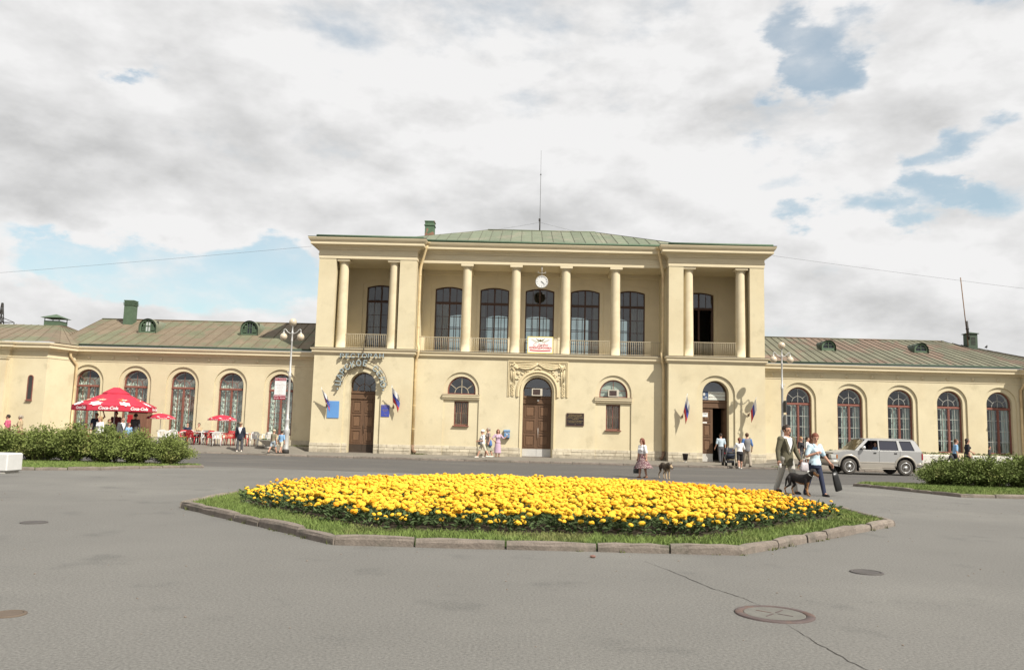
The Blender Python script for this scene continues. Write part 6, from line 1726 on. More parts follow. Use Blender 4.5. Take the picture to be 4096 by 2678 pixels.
lawn('lawn', [(-40, 24.3), (-15.6, 24.3), (-13.35, 25.9), (-12.45, 28.3), (-11.75, 30.1), (-12.2, 31.0), (-40, 31.5)], None, 480, 5)
lawn('lawn', [(12.69, 23.95), (40, 24.6), (40, 32.2), (13.0, 31.2), (11.75, 29.1)], None, 520, 6)
SHR = mat('shrub_leaves', (0.148, 0.182, 0.046), 0.8, var=0.42, scale=2.2, col2=(0.19, 0.185, 0.058), lo=0.52, hi=0.66)
SHR2 = mat('shrub_leaves_dark', (0.130, 0.166, 0.044), 0.8, var=0.42, scale=2.2, col2=(0.17, 0.175, 0.054), lo=0.52, hi=0.66)
TWIG = mat('twigs', (0.10, 0.07, 0.045), 0.9, var=0.2)
def shrub_meshes(seed, R, H, m, n=7600):
    rng = np.random.default_rng(seed); rr = random.Random(seed)
    # arching sprays from the base; leaves sit along them
    V = []; F = []; tw = MB(); ns = 170
    for s in range(ns):
        a = rr.uniform(0, 2*pi); q = rr.random()**0.6; top = Vector((R*q*cos(a), R*q*sin(a)*0.9, H*(1.02-0.62*q*q)*rr.uniform(0.72, 1.08)))
        b = Vector((0.25*R*rr.uniform(-1, 1), 0.25*R*rr.uniform(-1, 1), 0.0)); mid = b.lerp(top, 0.55)+Vector((0, 0, 0.18*H))
        tip = top+Vector((cos(a), sin(a), -0.15))*rr.uniform(0.08, 0.22)
        if s < 26: tw.tube([b, mid, top], [0.014, 0.009, 0.004], 4, caps=False)
        k = n // ns
        for i in range(k):
            t = 0.10+0.90*rr.random()**0.75
            p = (b*(1-t)**2+mid*2*t*(1-t)+top*t*t) if t < 0.93 else top.lerp(tip, rr.random())
            p = p+Vector((rr.gauss(0, 0.06), rr.gauss(0, 0.06), rr.gauss(0, 0.05)))
            p.z = max(p.z, 0.05)
            d = (tip-mid).normalized()*0.7+Vector((rr.gauss(0, 0.5), rr.gauss(0, 0.5), rr.gauss(0.1, 0.4))); d.normalize()
            l = rr.uniform(0.05, 0.11); w = d.cross(Vector((rr.gauss(0, 1), rr.gauss(0, 1), rr.gauss(0, 1)))).normalized()*l*0.24
            o = len(V); V += [tuple(p), tuple(p+d*l*0.5+w), tuple(p+d*l), tuple(p+d*l*0.5-w)]; F.append((o, o+1, o+2, o+3))
    mb = MB().add(V, F); return mb.mesh('foliage', m), tw.mesh('branches', TWIG)
SL_ = [shrub_meshes(k, 0.95, 1.28, SHR) for k in range(4)]; SR_ = [shrub_meshes(10+k, 0.95, 1.10, SHR2) for k in range(4)]
def shrub(x, y, ms, rz, s, label, group):
    t = thing('shrub', label, 'shrub', (x, y, ground_z(x, y)+0.05), rz, group); t.scale = (s[0], s[0], s[1])
    link('foliage', ms[0], t); link('branches', ms[1], t)
i = 0
names = ['end shrub next to the road, lowest of the left hedge', 'second shrub from the road end of the left hedge', 'third shrub from the road end of the left hedge', 'fourth shrub from the road end of the left hedge', 'shrub of the left hedge in front of the large red parasol', 'shrub of the left hedge behind the white concrete block', 'leftmost shrub of the left hedge at the picture edge']
for k, (x, y, a, b) in enumerate([(-12.75, 29.6, 0.82, 0.78), (-13.75, 29.3, 0.98, 0.93), (-14.95, 29.5, 1.0, 1.02), (-16.1, 29.3, 1.05, 1.06), (-17.3, 29.5, 1.05, 0.98), (-18.5, 29.3, 1.1, 0.90), (-19.8, 29.4, 1.1, 0.84)]):
    shrub(x, y, SL_[k % 4], 1.3*k, (a, b), names[k], 'feathery shrubs of the left hedge')
for k in range(6): shrub(-13.2-1.25*k, 30.5, SL_[(k+2) % 4], 0.7*k+0.4, (1.0, 0.86), ['back row shrub behind the second shrub from the road end of the left hedge', 'back row shrub behind the third shrub of the left hedge', 'back row shrub behind the fourth shrub of the left hedge', 'back row shrub of the left hedge just before the large red parasol', 'back row shrub of the left hedge left of the large red parasol', 'last back row shrub of the left hedge, at the picture edge'][k], 'back row of the left hedge')
names = ['end shrub of the right hedge beside the silver car', 'second shrub of the right hedge from the car', 'third shrub of the right hedge from the car', 'fourth shrub of the right hedge from the car', 'rightmost shrub of the right hedge at the picture edge']
for k, (x, y, a, b) in enumerate([(14.55, 29.3, 0.72, 0.72), (15.25, 28.7, 0.92, 0.90), (16.2, 28.6, 1.0, 0.98), (17.3, 28.5, 1.05, 1.06), (18.5, 28.5, 1.1, 1.08)]):
    shrub(x, y, SR_[k % 4], 1.1*k+0.5, (a, b), names[k], 'feathery shrubs of the right hedge')
for k in range(4): shrub(15.3+1.25*k, 29.9, SR_[(k+1) % 4], 0.9*k, (0.95, 0.92), ['back row shrub of the right hedge nearest the car', 'second back row shrub of the right hedge from the car', 'third back row shrub of the right hedge from the car', 'last back row shrub of the right hedge, at the picture edge'][k], 'back row of the right hedge')
# grass in the angle of the right wing and along the wall foot
mb = MB(); rr = random.Random(77)
for _ in range(140): weed_tuft(mb, -6.5+rr.gauss(0.25, 0.25), CY-0.15-abs(rr.gauss(0, 0.12)), walk_z(0, 49)+0.0, 5, 0.09, rr)
for _ in range(160): weed_tuft(mb, 14.2+rr.gauss(0, 0.5), 43.9+rr.gauss(0, 0.25), 0.0, 5, 0.08, rr)
for _ in range(120): weed_tuft(mb, -13.3+rr.gauss(0, 0.35), 49.6+rr.gauss(0, 0.2), walk_z(-13.6, 49.6), 5, 0.10, rr)
tag(mb.build('weeds', WEED), kind='stuff')

# ------------------------------------------------------------------ people and animals
def cmat(name, c, **k): return MATS.get(name) or mat(name, c, k.pop('rough', 0.85), var=k.pop('var', 0.10), scale=k.pop('scale', 7), **k)
SKIN = mat('skin', (0.48, 0.27, 0.19), 0.6, var=0.06, scale=12); EYE = mat('eye', (0.03, 0.022, 0.018), 0.3, var=0); LIP = mat('lips', (0.34, 0.12, 0.10), 0.5, var=0)
HAIR = {'dark': mat('dark_hair', (0.030, 0.020, 0.014), 0.6, var=0.2, scale=30), 'brown': mat('brown_hair', (0.085, 0.042, 0.022), 0.6, var=0.2, scale=30), 'auburn': mat('auburn_hair', (0.145, 0.045, 0.025), 0.6, var=0.2, scale=30),
        'blond': mat('blond_hair', (0.30, 0.19, 0.085), 0.6, var=0.2, scale=30), 'grey': mat('grey_hair', (0.33, 0.28, 0.22), 0.7, var=0.2, scale=30), 'red': mat('red_hair', (0.17, 0.05, 0.028), 0.6, var=0.2, scale=30)}
def remesh(mb, voxel, smooth=2):
    me = mb.mesh('tmp', []); o = bpy.data.objects.new('tmp', me); COL.objects.link(o)
    r = o.modifiers.new('r', 'REMESH'); r.mode = 'VOXEL'; r.voxel_size = voxel; r.adaptivity = 0
    s = o.modifiers.new('s', 'SMOOTH'); s.iterations = smooth; s.factor = 0.5
    dg = bpy.context.evaluated_depsgraph_get(); ev = o.evaluated_get(dg); m2 = ev.to_mesh()
    out = MB(); out.add([tuple(v.co) for v in m2.vertices], [tuple(p.vertices) for p in m2.polygons], 0, True)
    ev.to_mesh_clear(); bpy.data.objects.remove(o); bpy.data.meshes.remove(me)
    return out
def drop(mb, test):
    """keep only the faces whose centre does not satisfy test"""
    f, m, s = [], [], []
    for fc, mi, sm in zip(mb.f, mb.m, mb.s):
        c = [sum(mb.v[i][k] for i in fc)/len(fc) for k in range(3)]
        if not test(*c): f.append(fc); m.append(mi); s.append(sm)
    mb.f, mb.m, mb.s = f, m, s
    return mb
TORSO_M = [(.455, .080, .074), (.50, .094, .078), (.54, .094, .072), (.60, .084, .066), (.66, .090, .068), (.72, .100, .072), (.77, .106, .066), (.805, .098, .056), (.835, .055, .044)]
TORSO_F = [(.455, .086, .080), (.50, .102, .084), (.54, .100, .078), (.61, .074, .062), (.66, .080, .066), (.715, .090, .082), (.77, .094, .066), (.80, .086, .054), (.83, .048, .042)]
def person(label, loc, face, H=1.72, fem=False, legs=((8, 4), (-8, 10)), arms=None, lean=2, top=None, bottom=None, hair=('dark', 'short'), shoes=None, head=(0, 0), vox=0.019, jacket=None, sleeves=0.45, group=None, belly=0.0, seat=None, stance=0.0, vest=None, cap=None):
    """face: degrees turned from looking at the camera towards its right; legs: (thigh forward, knee bend) for the right and left leg in degrees;
    arms: (upper, forearm) direction vectors for right and left; the right side is -x"""
    x, y = loc[0], loc[1]; z0 = loc[2] if len(loc) > 2 else (walk_z(x, y) if y > 43.2 else ground_z(x, y))
    root = thing('person', label, 'person', (x, y, z0), radians(face), group)
    TP = TORSO_F if fem else TORSO_M
    hz = 0.52*H; LR = Matrix.Translation((0, 0, hz)) @ Matrix.Rotation(radians(lean), 4, 'X') @ Matrix.Translation((0, 0, -hz))
    def P(*a): return LR @ Vector([q*H for q in a])
    sh_w = 0.098 if fem else 0.112
    # skeleton
    J = {}
    for s, sx in ((0, -1), (1, 1)):
        th, kn = legs[s]; hip = Vector((sx*0.052*H, 0, 0.515*H))
        t = Matrix.Rotation(radians(-th), 3, 'X') @ Vector((sx*(0.02+stance), 0, -1)).normalized()
        k = hip+t*0.235*H; sdir = Matrix.Rotation(radians(-(th-kn)), 3, 'X') @ Vector((sx*stance*0.6, 0, -1)).normalized()
        an = k+sdir*0.235*H
        a_ = (arms or (None, None))[s] or ((sx*0.22, 0.04, -1), (sx*0.06, -0.18, -1))
        shd = P(sx*sh_w, 0.004, 0.795); u = Vector(a_[0]).normalized(); f = Vector(a_[1]).normalized()
        el = shd+u*0.170*H; wr = el+f*0.148*H
        J[s] = (hip, k, an, shd, el, wr, f, sx)
    low = min(J[0][2].z, J[1][2].z)-0.045*H
    dz = -low if seat is None else seat-0.455*H
    def torso(mb, d=0.0, z0=0.0, z1=1.0, flare=0.0):
        rings = []
        for z, rx, ry in ([(z0, .096, .086)] if 0 < z0 < .45 else [])+TP:
            if z < z0 or z > z1: continue
            rx, ry = rx*H+d+flare*max(0, .6-z), ry*H+d+flare*max(0, .6-z)
            by = belly*H*math.exp(-((z-.58)/.07)**2)
            rings.append([tuple(LR @ Vector((rx*cos(2*pi*k/16)*(1 if abs(cos(2*pi*k/16)) > .3 else 1), ry*sin(2*pi*k/16)-(by if sin(2*pi*k/16) < 0 else 0), z*H))) for k in range(16)])
        mb.loft(rings)
        return mb
    body = torso(MB())
    if fem:
        for sx in (-1, 1): body.sphere(P(sx*.042, -.058, .722), .040*H, 8, 6)
    for s in (0, 1):
        hip, k, an, shd, el, wr, f, sx = J[s]
        body.capsule(hip, k, .056*H, .036*H).capsule(k, an, .036*H, .023*H).capsule(an, an+Vector((0, -.085*H, -.028*H)), .021*H, .015*H)
        cm = k.lerp(an, 0.3)+Vector((0, .010*H, 0)); body.sphere(cm, .034*H, 8, 6, sc=(1, 1, 1.7))
        body.sphere(shd, .040*H, 8, 6).capsule(shd, el, .033*H, .025*H).capsule(el, wr, .026*H, .018*H)
    nk = P(0, .006, .835); hd = Matrix.Translation(P(0, -.004, .925)) @ Matrix.Rotation(radians(head[0]), 4, 'Z') @ Matrix.Rotation(radians(head[1]), 4, 'X')
    body.capsule(P(0, .004, .81), hd @ Vector((0, .008*H, -.03*H)), .036*H, .033*H)
    def hp(x, y, z): return hd @ Vector((x*H, y*H, z*H))
    hb = MB().sphere((0, 0.004*H, 0.018*H), .058*H, 14, 10, sc=(.88, 1.08, 1.02)).capsule((0, -.022*H, -.028*H), (0, -.030*H, -.046*H), .036*H, .024*H).capsule((0, -.056*H, .004*H), (0, -.068*H, -.012*H), .008*H, .011*H)
    for sx in (-1, 1): hb.sphere((sx*.052*H, .008*H, 0), .014*H, 6, 5, sc=(.5, .9, 1.4))
    hb.xf(hd); merge(body, hb)
    bm_ = remesh(body, vox, 2)
    nface = MB()
    for sx in (-1, 1):
        nface.sphere((sx*.021*H, -.0545*H, .006*H), .0085*H, 6, 5, 1, sc=(1.3, .6, .7)).sphere((sx*.022*H, -.056*H, .020*H), .010*H, 6, 4, 1, sc=(1.5, .5, .28))
    nface.sphere((0, -.0565*H, -.031*H), .014*H, 7, 4, 2, sc=(1.2, .5, .32)); nface.xf(hd); merge(bm_, nface)
    for s in (0, 1):       # hands: palm, four curled fingers of unequal length, thumb leaving the side
        hip, k, an, shd, el, wr, f, sx = J[s]
        side = f.cross(Vector((1, 0, 0)) if abs(f.x) < .8 else Vector((0, 0, 1))).normalized(); palm = f.cross(side).normalized()
        if side.y > 0: side = -side
        if palm.x*sx > 0: palm = -palm
        h = .105*H; pc = wr+f*h*.26
        hm = MB(); hm.loft([[tuple(wr+f*(h*a)+side*(c*b1)+palm*(e*b2)) for c, e in ((-1, -1), (1, -1), (1, 1), (-1, 1))] for a, b1, b2 in ((-.06, .018*H*.8, .011*H), (.15, .021*H, .011*H), (.46, .024*H, .009*H))], 0, True)
        for q, (off_, ln) in enumerate(((.018, .40), (.0065, .46), (-.006, .43), (-.018, .34))):
            b0 = wr+f*h*.44+side*off_*H; d1 = (f+palm*.35).normalized(); b1 = b0+d1*h*ln*.45; d2 = (f+palm*1.1).normalized(); b2 = b1+d2*h*ln*.32; b3 = b2+(f*.5+palm*1.2).normalized()*h*ln*.25
            hm.tube([b0, b1, b2, b3], [.0056*H, .0052*H, .0048*H, .004*H], 5)
        t0 = wr+f*h*.10+side*.018*H; hm.tube([t0, t0+(f*.7+side*.8).normalized()*h*.22, t0+(f*.7+side*.8).normalized()*h*.22+(f+palm*.6+side*.15).normalized()*h*.2], [.0075*H, .0065*H, .005*H], 5)
        merge(bm_, hm)
    def put_(mb, name, m): mb.xf(Matrix.Translation((0, 0, dz))); return link(name, mb.mesh(name, m), root)
    put_(bm_, 'body', [SKIN, EYE, LIP])
    # garments
    def sleeve(mb, d, ln):
        for s in (0, 1):
            hip, k, an, shd, el, wr, f, sx = J[s]
            mb.sphere(shd, .042*H+d, 8, 6)
            if ln <= 0.5: e = shd.lerp(el, ln*2); mb.capsule(shd, e, .036*H+d, .031*H+d*1.2)
            else:
                mb.capsule(shd, el, .036*H+d, .029*H+d); e = el.lerp(wr, (ln-.5)*2*.96); mb.capsule(el, e, .029*H+d, .022*H+d)
        return mb
    if top:
        name, m, ln = top[0], top[1], (top[2] if len(top) > 2 else sleeves); d = .010*H/1.7
        g = torso(MB(), .009, .50 if not (len(top) > 3) else top[3], .84)
        if fem:
            for sx in (-1, 1): g.sphere(P(sx*.042, -.060, .722), .044*H, 8, 6)
        if ln > 0: sleeve(g, .007, ln)
        g = remesh(g, vox, 2)
        if ln <= 0: drop(g, lambda x, y, z: z > .80*H and abs(x) > .07*H)
        drop(g, lambda x, y, z: z > .815*H and y < 0 and abs(x) < .045*H and z > .80*H+abs(x)*.9)
        put_(g, name, m)
        if len(top) > 4:         # collar
            c = MB()
            for sx in (-1, 1): c.add([tuple(P(sx*.012, -.066, .795)), tuple(P(sx*.06, -.060, .80)), tuple(P(sx*.055, -.01, .845)), tuple(P(sx*.035, -.045, .835))], [(0, 1, 2, 3), (3, 2, 1, 0)])
            put_(c, 'collar', m)
    if vest:
        g = drop(remesh(torso(MB(), .017, .455, .845), vox, 2), lambda x, y, z: z > .83*H); put_(g, 'vest', vest)
    if jacket:
        m = jacket[0]; d = .020
        g = sleeve(torso(MB(), d, jacket[1] if len(jacket) > 1 else .455, .845, .02), .014, .97)
        g = remesh(g, vox, 2)
        vz = .60*H
        drop(g, lambda x, y, z: y < -.01*H and z > vz and abs(x-LR.translation.x) < .075*H*(z-vz)/(.80*H-vz))
        put_(g, 'jacket', m)
        lp_ = MB()
        for sx in (-1, 1):
            I_ = [P(sx*.002, -.104, .60), P(sx*.034, -.101, .69), P(sx*.060, -.086, .775), P(sx*.052, -.060, .815)]; O_ = [P(sx*.012, -.106, .60), P(sx*.060, -.099, .70), P(sx*.092, -.072, .775), P(sx*.075, -.055, .815)]
            lp_.add([tuple(q) for q in I_+O_], [(k, k+1, k+5, k+4) for k in range(3)]+[(k+4, k+5, k+1, k) for k in range(3)])
        put_(lp_, 'lapels', m)
    if bottom:
        kind, m = bottom[0], bottom[1]
        if kind in ('trousers', 'shorts', 'jeans'):
            g = torso(MB(), .008, .45, .61)
            w = 1.0 if kind == 'jeans' else 1.18
            for s in (0, 1):
                hip, k, an, *_ = J[s]; flr = Vector((0, .006*H, 0))
                if kind == 'shorts': g.capsule(hip, hip.lerp(k, bottom[2] if len(bottom) > 2 else .92), .060*H, .050*H)
                else: g.capsule(hip, k, .058*H*w**.5, .040*H*w).capsule(k, an.lerp(k, -.04), .040*H*w, .034*H*w)
            g = remesh(g, vox, 1)
            cut = None
            if kind == 'shorts': pass
            else:
                for s in (0, 1): pass
            put_(g, kind, m)
        else:            # skirt or dress: pleated cone
            z1, z0_, rf = (bottom[2] if len(bottom) > 2 else .60), (bottom[3] if len(bottom) > 3 else .27), (bottom[4] if len(bottom) > 4 else .10)
            wind = bottom[5] if len(bottom) > 5 else 0.0
            rings = []; n = 40
            for i in range(10):
                t = i/9; z = z1-(z1-z0_)*t; hipw = .096 if fem else .09
                bx, by = (.080+(hipw+.012-.080)*min(1, t*2.6)+max(0, t-.3)*rf), (.070+(.090-.070)*min(1, t*2.6)+max(0, t-.3)*rf*.9)
                am = (bottom[6] if len(bottom) > 6 else .02)*t
                rings.append([((bx*(1+am*4*sin(9*a)/4)*cos(a)+wind*t*t*max(0, cos(a)))*H, (by*(1+am*4*sin(9*a+1)/4)*sin(a))*H, (z+wind*.25*t*t*max(0, cos(a)))*H) for a in (2*pi*k/n for k in range(n))])
            g = MB().loft(rings, 0, True, False, True); put_(g, 'skirt' if kind != 'dress' else 'skirt', m)
    if shoes:
        for s in (0, 1):
            hip, k, an, *_ = J[s]; g = MB()
            sh = k-an; pitch = 0
            b = an+Vector((0, .016*H, -.026*H)); e = an+Vector((0, -.098*H, -.034*H))
            g.capsule(b, e, .026*H, .019*H); g.capsule(b+Vector((0, -.03*H, 0)), e+Vector((0, .02*H, .002*H)), .026*H, .026*H)
            g = remesh(g, min(vox, .014), 1); z_ = min(v[2] for v in g.v)
            put_(g, 'shoe', shoes)
    # hair
    hm = HAIR[hair[0]]; st = hair[1]; g = MB()
    g.sphere((0, .010*H, .026*H), .064*H, 12, 9, sc=(.92, 1.05, 1.0))
    if st in ('long', 'bob'):
        for sx in (-1, 0, 1): g.capsule((sx*.040*H, .022*H, .02*H), (sx*.048*H, .034*H, (-.065 if st == 'bob' else -.13)*H), .032*H, .024*H)
    if st == 'ponytail': g.capsule((0, .06*H, .02*H), (0, .085*H, -.03*H), .026*H, .026*H).capsule((0, .085*H, -.03*H), (0, .075*H, -.12*H), .026*H, .012*H)
    if st == 'curly':
        for a in range(14): g.sphere((.05*H*cos(a*.7), .02*H+.045*H*sin(a*.7), (.02+.03*sin(a*2.1))*H), .03*H, 6, 5)
    g = remesh(g, min(vox, .016), 1)
    if st in ('short', 'ponytail', 'buzz'): drop(g, lambda x, y, z: y < -.018*H and z < .046*H or z < -.012*H and y < .03*H and st != 'ponytail' or st == 'ponytail' and z < 0 and y < .03*H)
    else: drop(g, lambda x, y, z: y < -.024*H and z < .040*H or y < .0 and z < -.02*H and abs(x) < .03*H)
    g.xf(hd); put_(g, 'hair', hm)
    if cap:
        g = MB(); g.sphere((0, .006*H, .030*H), .070*H, 12, 8, sc=(.92, 1.06, .92)); drop(g, lambda x, y, z: z < .022*H)
        g.add([(.05*H*cos(a), -.045*H-(.045*H if 0 < i < 7 else 0)*sin(pi*i/7)-.02*H, .024*H) for i, a in enumerate([pi*j/7 for j in range(8)])], [tuple(range(8)), tuple(range(7, -1, -1))]); g.xf(hd); put_(g, 'cap', cap)
    J['dz'] = dz
    J['root'] = root; J['H'] = H
    def world(v): return Matrix.Translation((x, y, z0)) @ Matrix.Rotation(radians(face), 4, 'Z') @ (Vector(v)+Vector((0, 0, dz)))
    J['hand'] = [world(J[s][5]+J[s][6]*.075*H) for s in (0, 1)]
    J['world'] = world
    return J

WH = cmat('white_cloth', (0.72, 0.71, 0.70)); PALEB = cmat('pale_blue_cloth', (0.47, 0.60, 0.68)); OLIVE = cmat('olive_tweed', (0.105, 0.096, 0.062), var=0.25, scale=40); GREYT = cmat('grey_trousers', (0.40, 0.38, 0.335), var=0.12, scale=5)
NAVY = cmat('navy_denim', (0.024, 0.030, 0.058)); DKC = cmat('black_cloth', (0.022, 0.021, 0.024)); KHAKI = cmat('khaki_cloth', (0.34, 0.29, 0.23), var=0.25, scale=12); CREAM = cmat('cream_cloth', (0.52, 0.48, 0.38)); LAV = cmat('lavender_cloth', (0.46, 0.33, 0.42), var=0.08)
GRT = cmat('grey_cloth', (0.17, 0.165, 0.165)); PINK = cmat('pink_cloth', (0.50, 0.10, 0.17)); BLUEC = cmat('blue_cloth', (0.08, 0.16, 0.36)); SKYC = cmat('sky_blue_cloth', (0.22, 0.38, 0.58)); DKSH = cmat('dark_shoe', (0.025, 0.02, 0.018), rough=0.5); BRSH = cmat('brown_sandal', (0.20, 0.09, 0.05)); WSH = cmat('white_shoe', (0.66, 0.63, 0.56))
FLORAL = mat('floral_skirt', (0.115, 0.045, 0.060), 0.85, var=0.25, scale=9, col2=(0.42, 0.33, 0.30), lo=0.51, hi=0.56)
# make the flower print small: its second colour comes from a finer noise
for n_ in FLORAL.node_tree.nodes:
    if n_.type == 'TEX_NOISE': n_.inputs['Scale'].default_value = 26
CHARC = cmat('charcoal_trousers', (0.075, 0.075, 0.082)); MAROONC = cmat('maroon_cloth', (0.14, 0.045, 0.05)); SUITG = cmat('grey_suit', (0.085, 0.088, 0.092)); VEST = cmat('olive_vest', (0.24, 0.21, 0.14)); JEANB = cmat('pale_shorts', (0.33, 0.38, 0.42)); GREENC = cmat('green_grey_cloth', (0.26, 0.27, 0.20))

# couple with the dog
man = person('man in an olive tweed jacket over a white shirt walking past the flower bed', (7.30, 22.75), 24, 1.87, legs=((-16, 8), (16, 6)), arms=(((-.30, .02, -1), (-.10, -.22, -1)), ((.30, -.05, -1), (.28, -.42, -1))), top=('shirt', WH, 0, .455, 1), jacket=(OLIVE, .415), bottom=('trousers', GREYT), hair=('dark', 'short'), shoes=DKSH, head=(12, 4), vox=0.0135, lean=1)
wom = person('woman in a pale blue shirt and navy jeans carrying a black bag', (7.84, 22.10), 22, 1.67, True, legs=((-14, 10), (18, 4)), arms=(((-.42, -.02, -1), (.50, -.75, .32)), ((.50, -.10, -1), (.62, -.30, -.85))), top=('shirt', PALEB, .42, .475, 1), bottom=('jeans', NAVY), hair=('auburn', 'ponytail'), shoes=DKSH, head=(-18, 18), vox=0.0135, stance=0.02)
def bag_mesh(name, label, cat, grip, w, h, d, m, tilt=(0, 0), rz=0.0, handle=0.16, soft=0.0, shape='tote', group=None):
    t = thing(name, label, cat, tuple(grip), rz, group)
    M = Matrix.Rotation(radians(tilt[0]), 4, 'X') @ Matrix.Rotation(radians(tilt[1]), 4, 'Y')
    mb = MB(); z1 = -handle; z0 = z1-h
    wt = 0.72 if shape == 'tote' else 0.62
    mb.loft([[(x*w/2*k, y*d/2*q, z) for x, y in ((-1, -.6), (-.7, -1), (.7, -1), (1, -.6), (1, .6), (.7, 1), (-.7, 1), (-1, .6))] for z, k, q in ((z0, .92, .75), (z0+.03*h, 1, .95), (z0+.35*h, 1.02, 1.05), (z0+.75*h, .9, .75), (z1, wt, .30))], 0, True)
    mb.xf(M); mb.build('body', m, t)
    hb_ = MB()
    for sy in (-1, 1): hb_.tube([(-w*.24, sy*d*.15, z1+.0), (-w*.12, sy*.01, -handle*.25), (0, 0, .0), (w*.12, sy*.01, -handle*.25), (w*.24, sy*d*.15, z1)], .008, 6)
    hb_.xf(M); hb_.build('handle', m, t)
    return t
LEATHER = cmat('black_leather', (0.020, 0.020, 0.020), rough=0.35)
bag_mesh('bag', 'long black leather bag held by the woman in jeans', 'bag', wom['hand'][1]-Vector((0, 0, .02)), 0.20, 0.52, 0.08, LEATHER, (0, -16), radians(20), 0.10)
bag_mesh('plastic_bag', 'crumpled whitish plastic bag on the arm of the woman in jeans', 'bag', wom['world'](Vector(wom[0][4])+Vector((-.04, .02, -.06))), 0.22, 0.24, 0.09, cmat('pale_plastic_bag', (0.42, 0.385, 0.40), rough=0.4, var=0.25, scale=10), (0, 6), radians(10), 0.10)
can = thing('drink_can', 'small white can in the right hand of the man in the olive jacket', 'can', tuple(man['hand'][0]+Vector((0.02, -.04, -.06))), 0); MB().lathe([(.026, 0), (.033, .006), (.033, .105), (.027, .115)], (0,0,0), 14).build('can_body', cmat('white_can', (0.72, 0.70, 0.66), rough=0.3), can); MB().lathe([(.026, .1155), (.024, .112), (.001, .112)], (0,0,0), 14).build('can_top', ZINC, can)

def dog(label, loc, rz, L, cols, region, headturn=0, headdrop=0, step=0.05, tail_up=False, ears='drop'):
    """dog facing -Y in its own frame; L is the height at the withers"""
    t = thing('dog', label, 'dog', (loc[0], loc[1], ground_z(loc[0], loc[1])), radians(rz))
    mb = MB()
    sp_ = [(.60, .78, .11), (.50, .80, .165), (.30, .79, .185), (.05, .76, .20), (-.20, .75, .225), (-.36, .79, .205), (-.48, .86, .15)]
    mb.loft([[(r*.80*L*cos(2*pi*k/12), y*L, (z-.0)*L+(r*1.05*L*sin(2*pi*k/12))-(.05*L if i in (3, 4) else 0)) for k in range(12)] for i, (y, z, r) in enumerate(sp_)])
    HC = Vector((0, -.64*L, (1.12-headdrop)*L)); hd = Matrix.Translation(HC) @ Matrix.Rotation(radians(headturn), 4, 'Z') @ Matrix.Rotation(radians(14), 4, 'X')
    mb.capsule((0, -.40*L, .84*L), HC+Vector((0, .04*L, -.02*L)), .155*L, .115*L)
    hm = MB().sphere((0, 0, 0), .125*L, 10, 8, sc=(.95, 1.1, .9)).capsule((0, -.10*L, -.03*L), (0, -.28*L, -.065*L), .075*L, .052*L).capsule((0, -.10*L, -.09*L), (0, -.24*L, -.115*L), .04*L, .03*L)
    for sx in (-1, 1):
        if ears == 'drop': hm.capsule((sx*.10*L, .03*L, .07*L), (sx*.155*L, .0, -.02*L), .035*L, .025*L)
        else: hm.capsule((sx*.075*L, .03*L, .09*L), (sx*.13*L, .03*L, .165*L), .034*L, .014*L)
    hm.xf(hd @ Matrix.Scale(1.12, 4)); merge(mb, hm)
    for sx in (-1, 1):
        so = step*sx
        mb.capsule((sx*.11*L, -.34*L, .74*L), (sx*.115*L, -.29*L+so*.3, .42*L), .085*L, .055*L).capsule((sx*.115*L, -.29*L+so*.3, .42*L), (sx*.115*L, -.36*L+so, .07*L), .05*L, .036*L).capsule((sx*.115*L, -.36*L+so, .05*L), (sx*.115*L, -.43*L+so, .035*L), .042*L, .036*L)
        so = -step*sx
        mb.capsule((sx*.11*L, .50*L, .74*L), (sx*.12*L, .40*L+so*.4, .46*L), .11*L, .062*L).capsule((sx*.12*L, .40*L+so*.4, .46*L), (sx*.12*L, .62*L+so, .28*L), .055*L, .036*L).capsule((sx*.12*L, .62*L+so, .28*L), (sx*.12*L, .56*L+so, .06*L), .035*L, .032*L).capsule((sx*.12*L, .56*L+so, .045*L), (sx*.12*L, .48*L+so, .035*L), .04*L, .034*L)
    if tail_up: mb.tube([(0, .62*L, .84*L), (0, .80*L, .90*L), (0, .90*L, 1.05*L)], [.05*L, .045*L, .02*L], 8)
    else: mb.tube([(0, .62*L, .82*L), (0, .72*L, .66*L), (0, .74*L, .44*L), (0, .80*L, .32*L)], [.045*L, .045*L, .04*L, .015*L], 8)
    g = remesh(mb, 0.0135, 2)
    inv = hd.inverted()
    for i, fc in enumerate(g.f):
        c = Vector([sum(g.v[j][k] for j in fc)/len(fc) for k in range(3)]); g.m[i] = region(c/L, (inv @ c)/L)
    ex = MB()
    for sx in (-1, 1): ex.sphere((sx*.058*L, -.105*L, .035*L), .018*L, 6, 5, 2)
    ex.sphere((0, -.325*L, -.045*L), .030*L, 8, 6, 2); ex.add([(-.025*L, -.20*L, -.115*L), (.025*L, -.20*L, -.115*L), (.022*L, -.30*L, -.155*L), (-.022*L, -.30*L, -.155*L)], [(0, 1, 2, 3), (3, 2, 1, 0)], 3)
    ex.xf(hd @ Matrix.Scale(1.12, 4)); merge(g, ex)
    link('body', g.mesh('body', cols+[BLACK, cmat('tongue', (0.50, 0.20, 0.20))]), t)
    return t, hd
BLK = mat('black_fur', (0.018, 0.015, 0.014), 0.7, var=0.3, scale=25); TAN = mat('tan_fur', (0.26, 0.13, 0.055), 0.8, var=0.25, scale=25)
SAB = mat('sable_fur', (0.085, 0.062, 0.042), 0.85, var=0.4, scale=18, col2=(0.035, 0.028, 0.022), lo=0.45, hi=0.6); FAWN = mat('fawn_fur', (0.36, 0.27, 0.17), 0.85, var=0.25, scale=20)
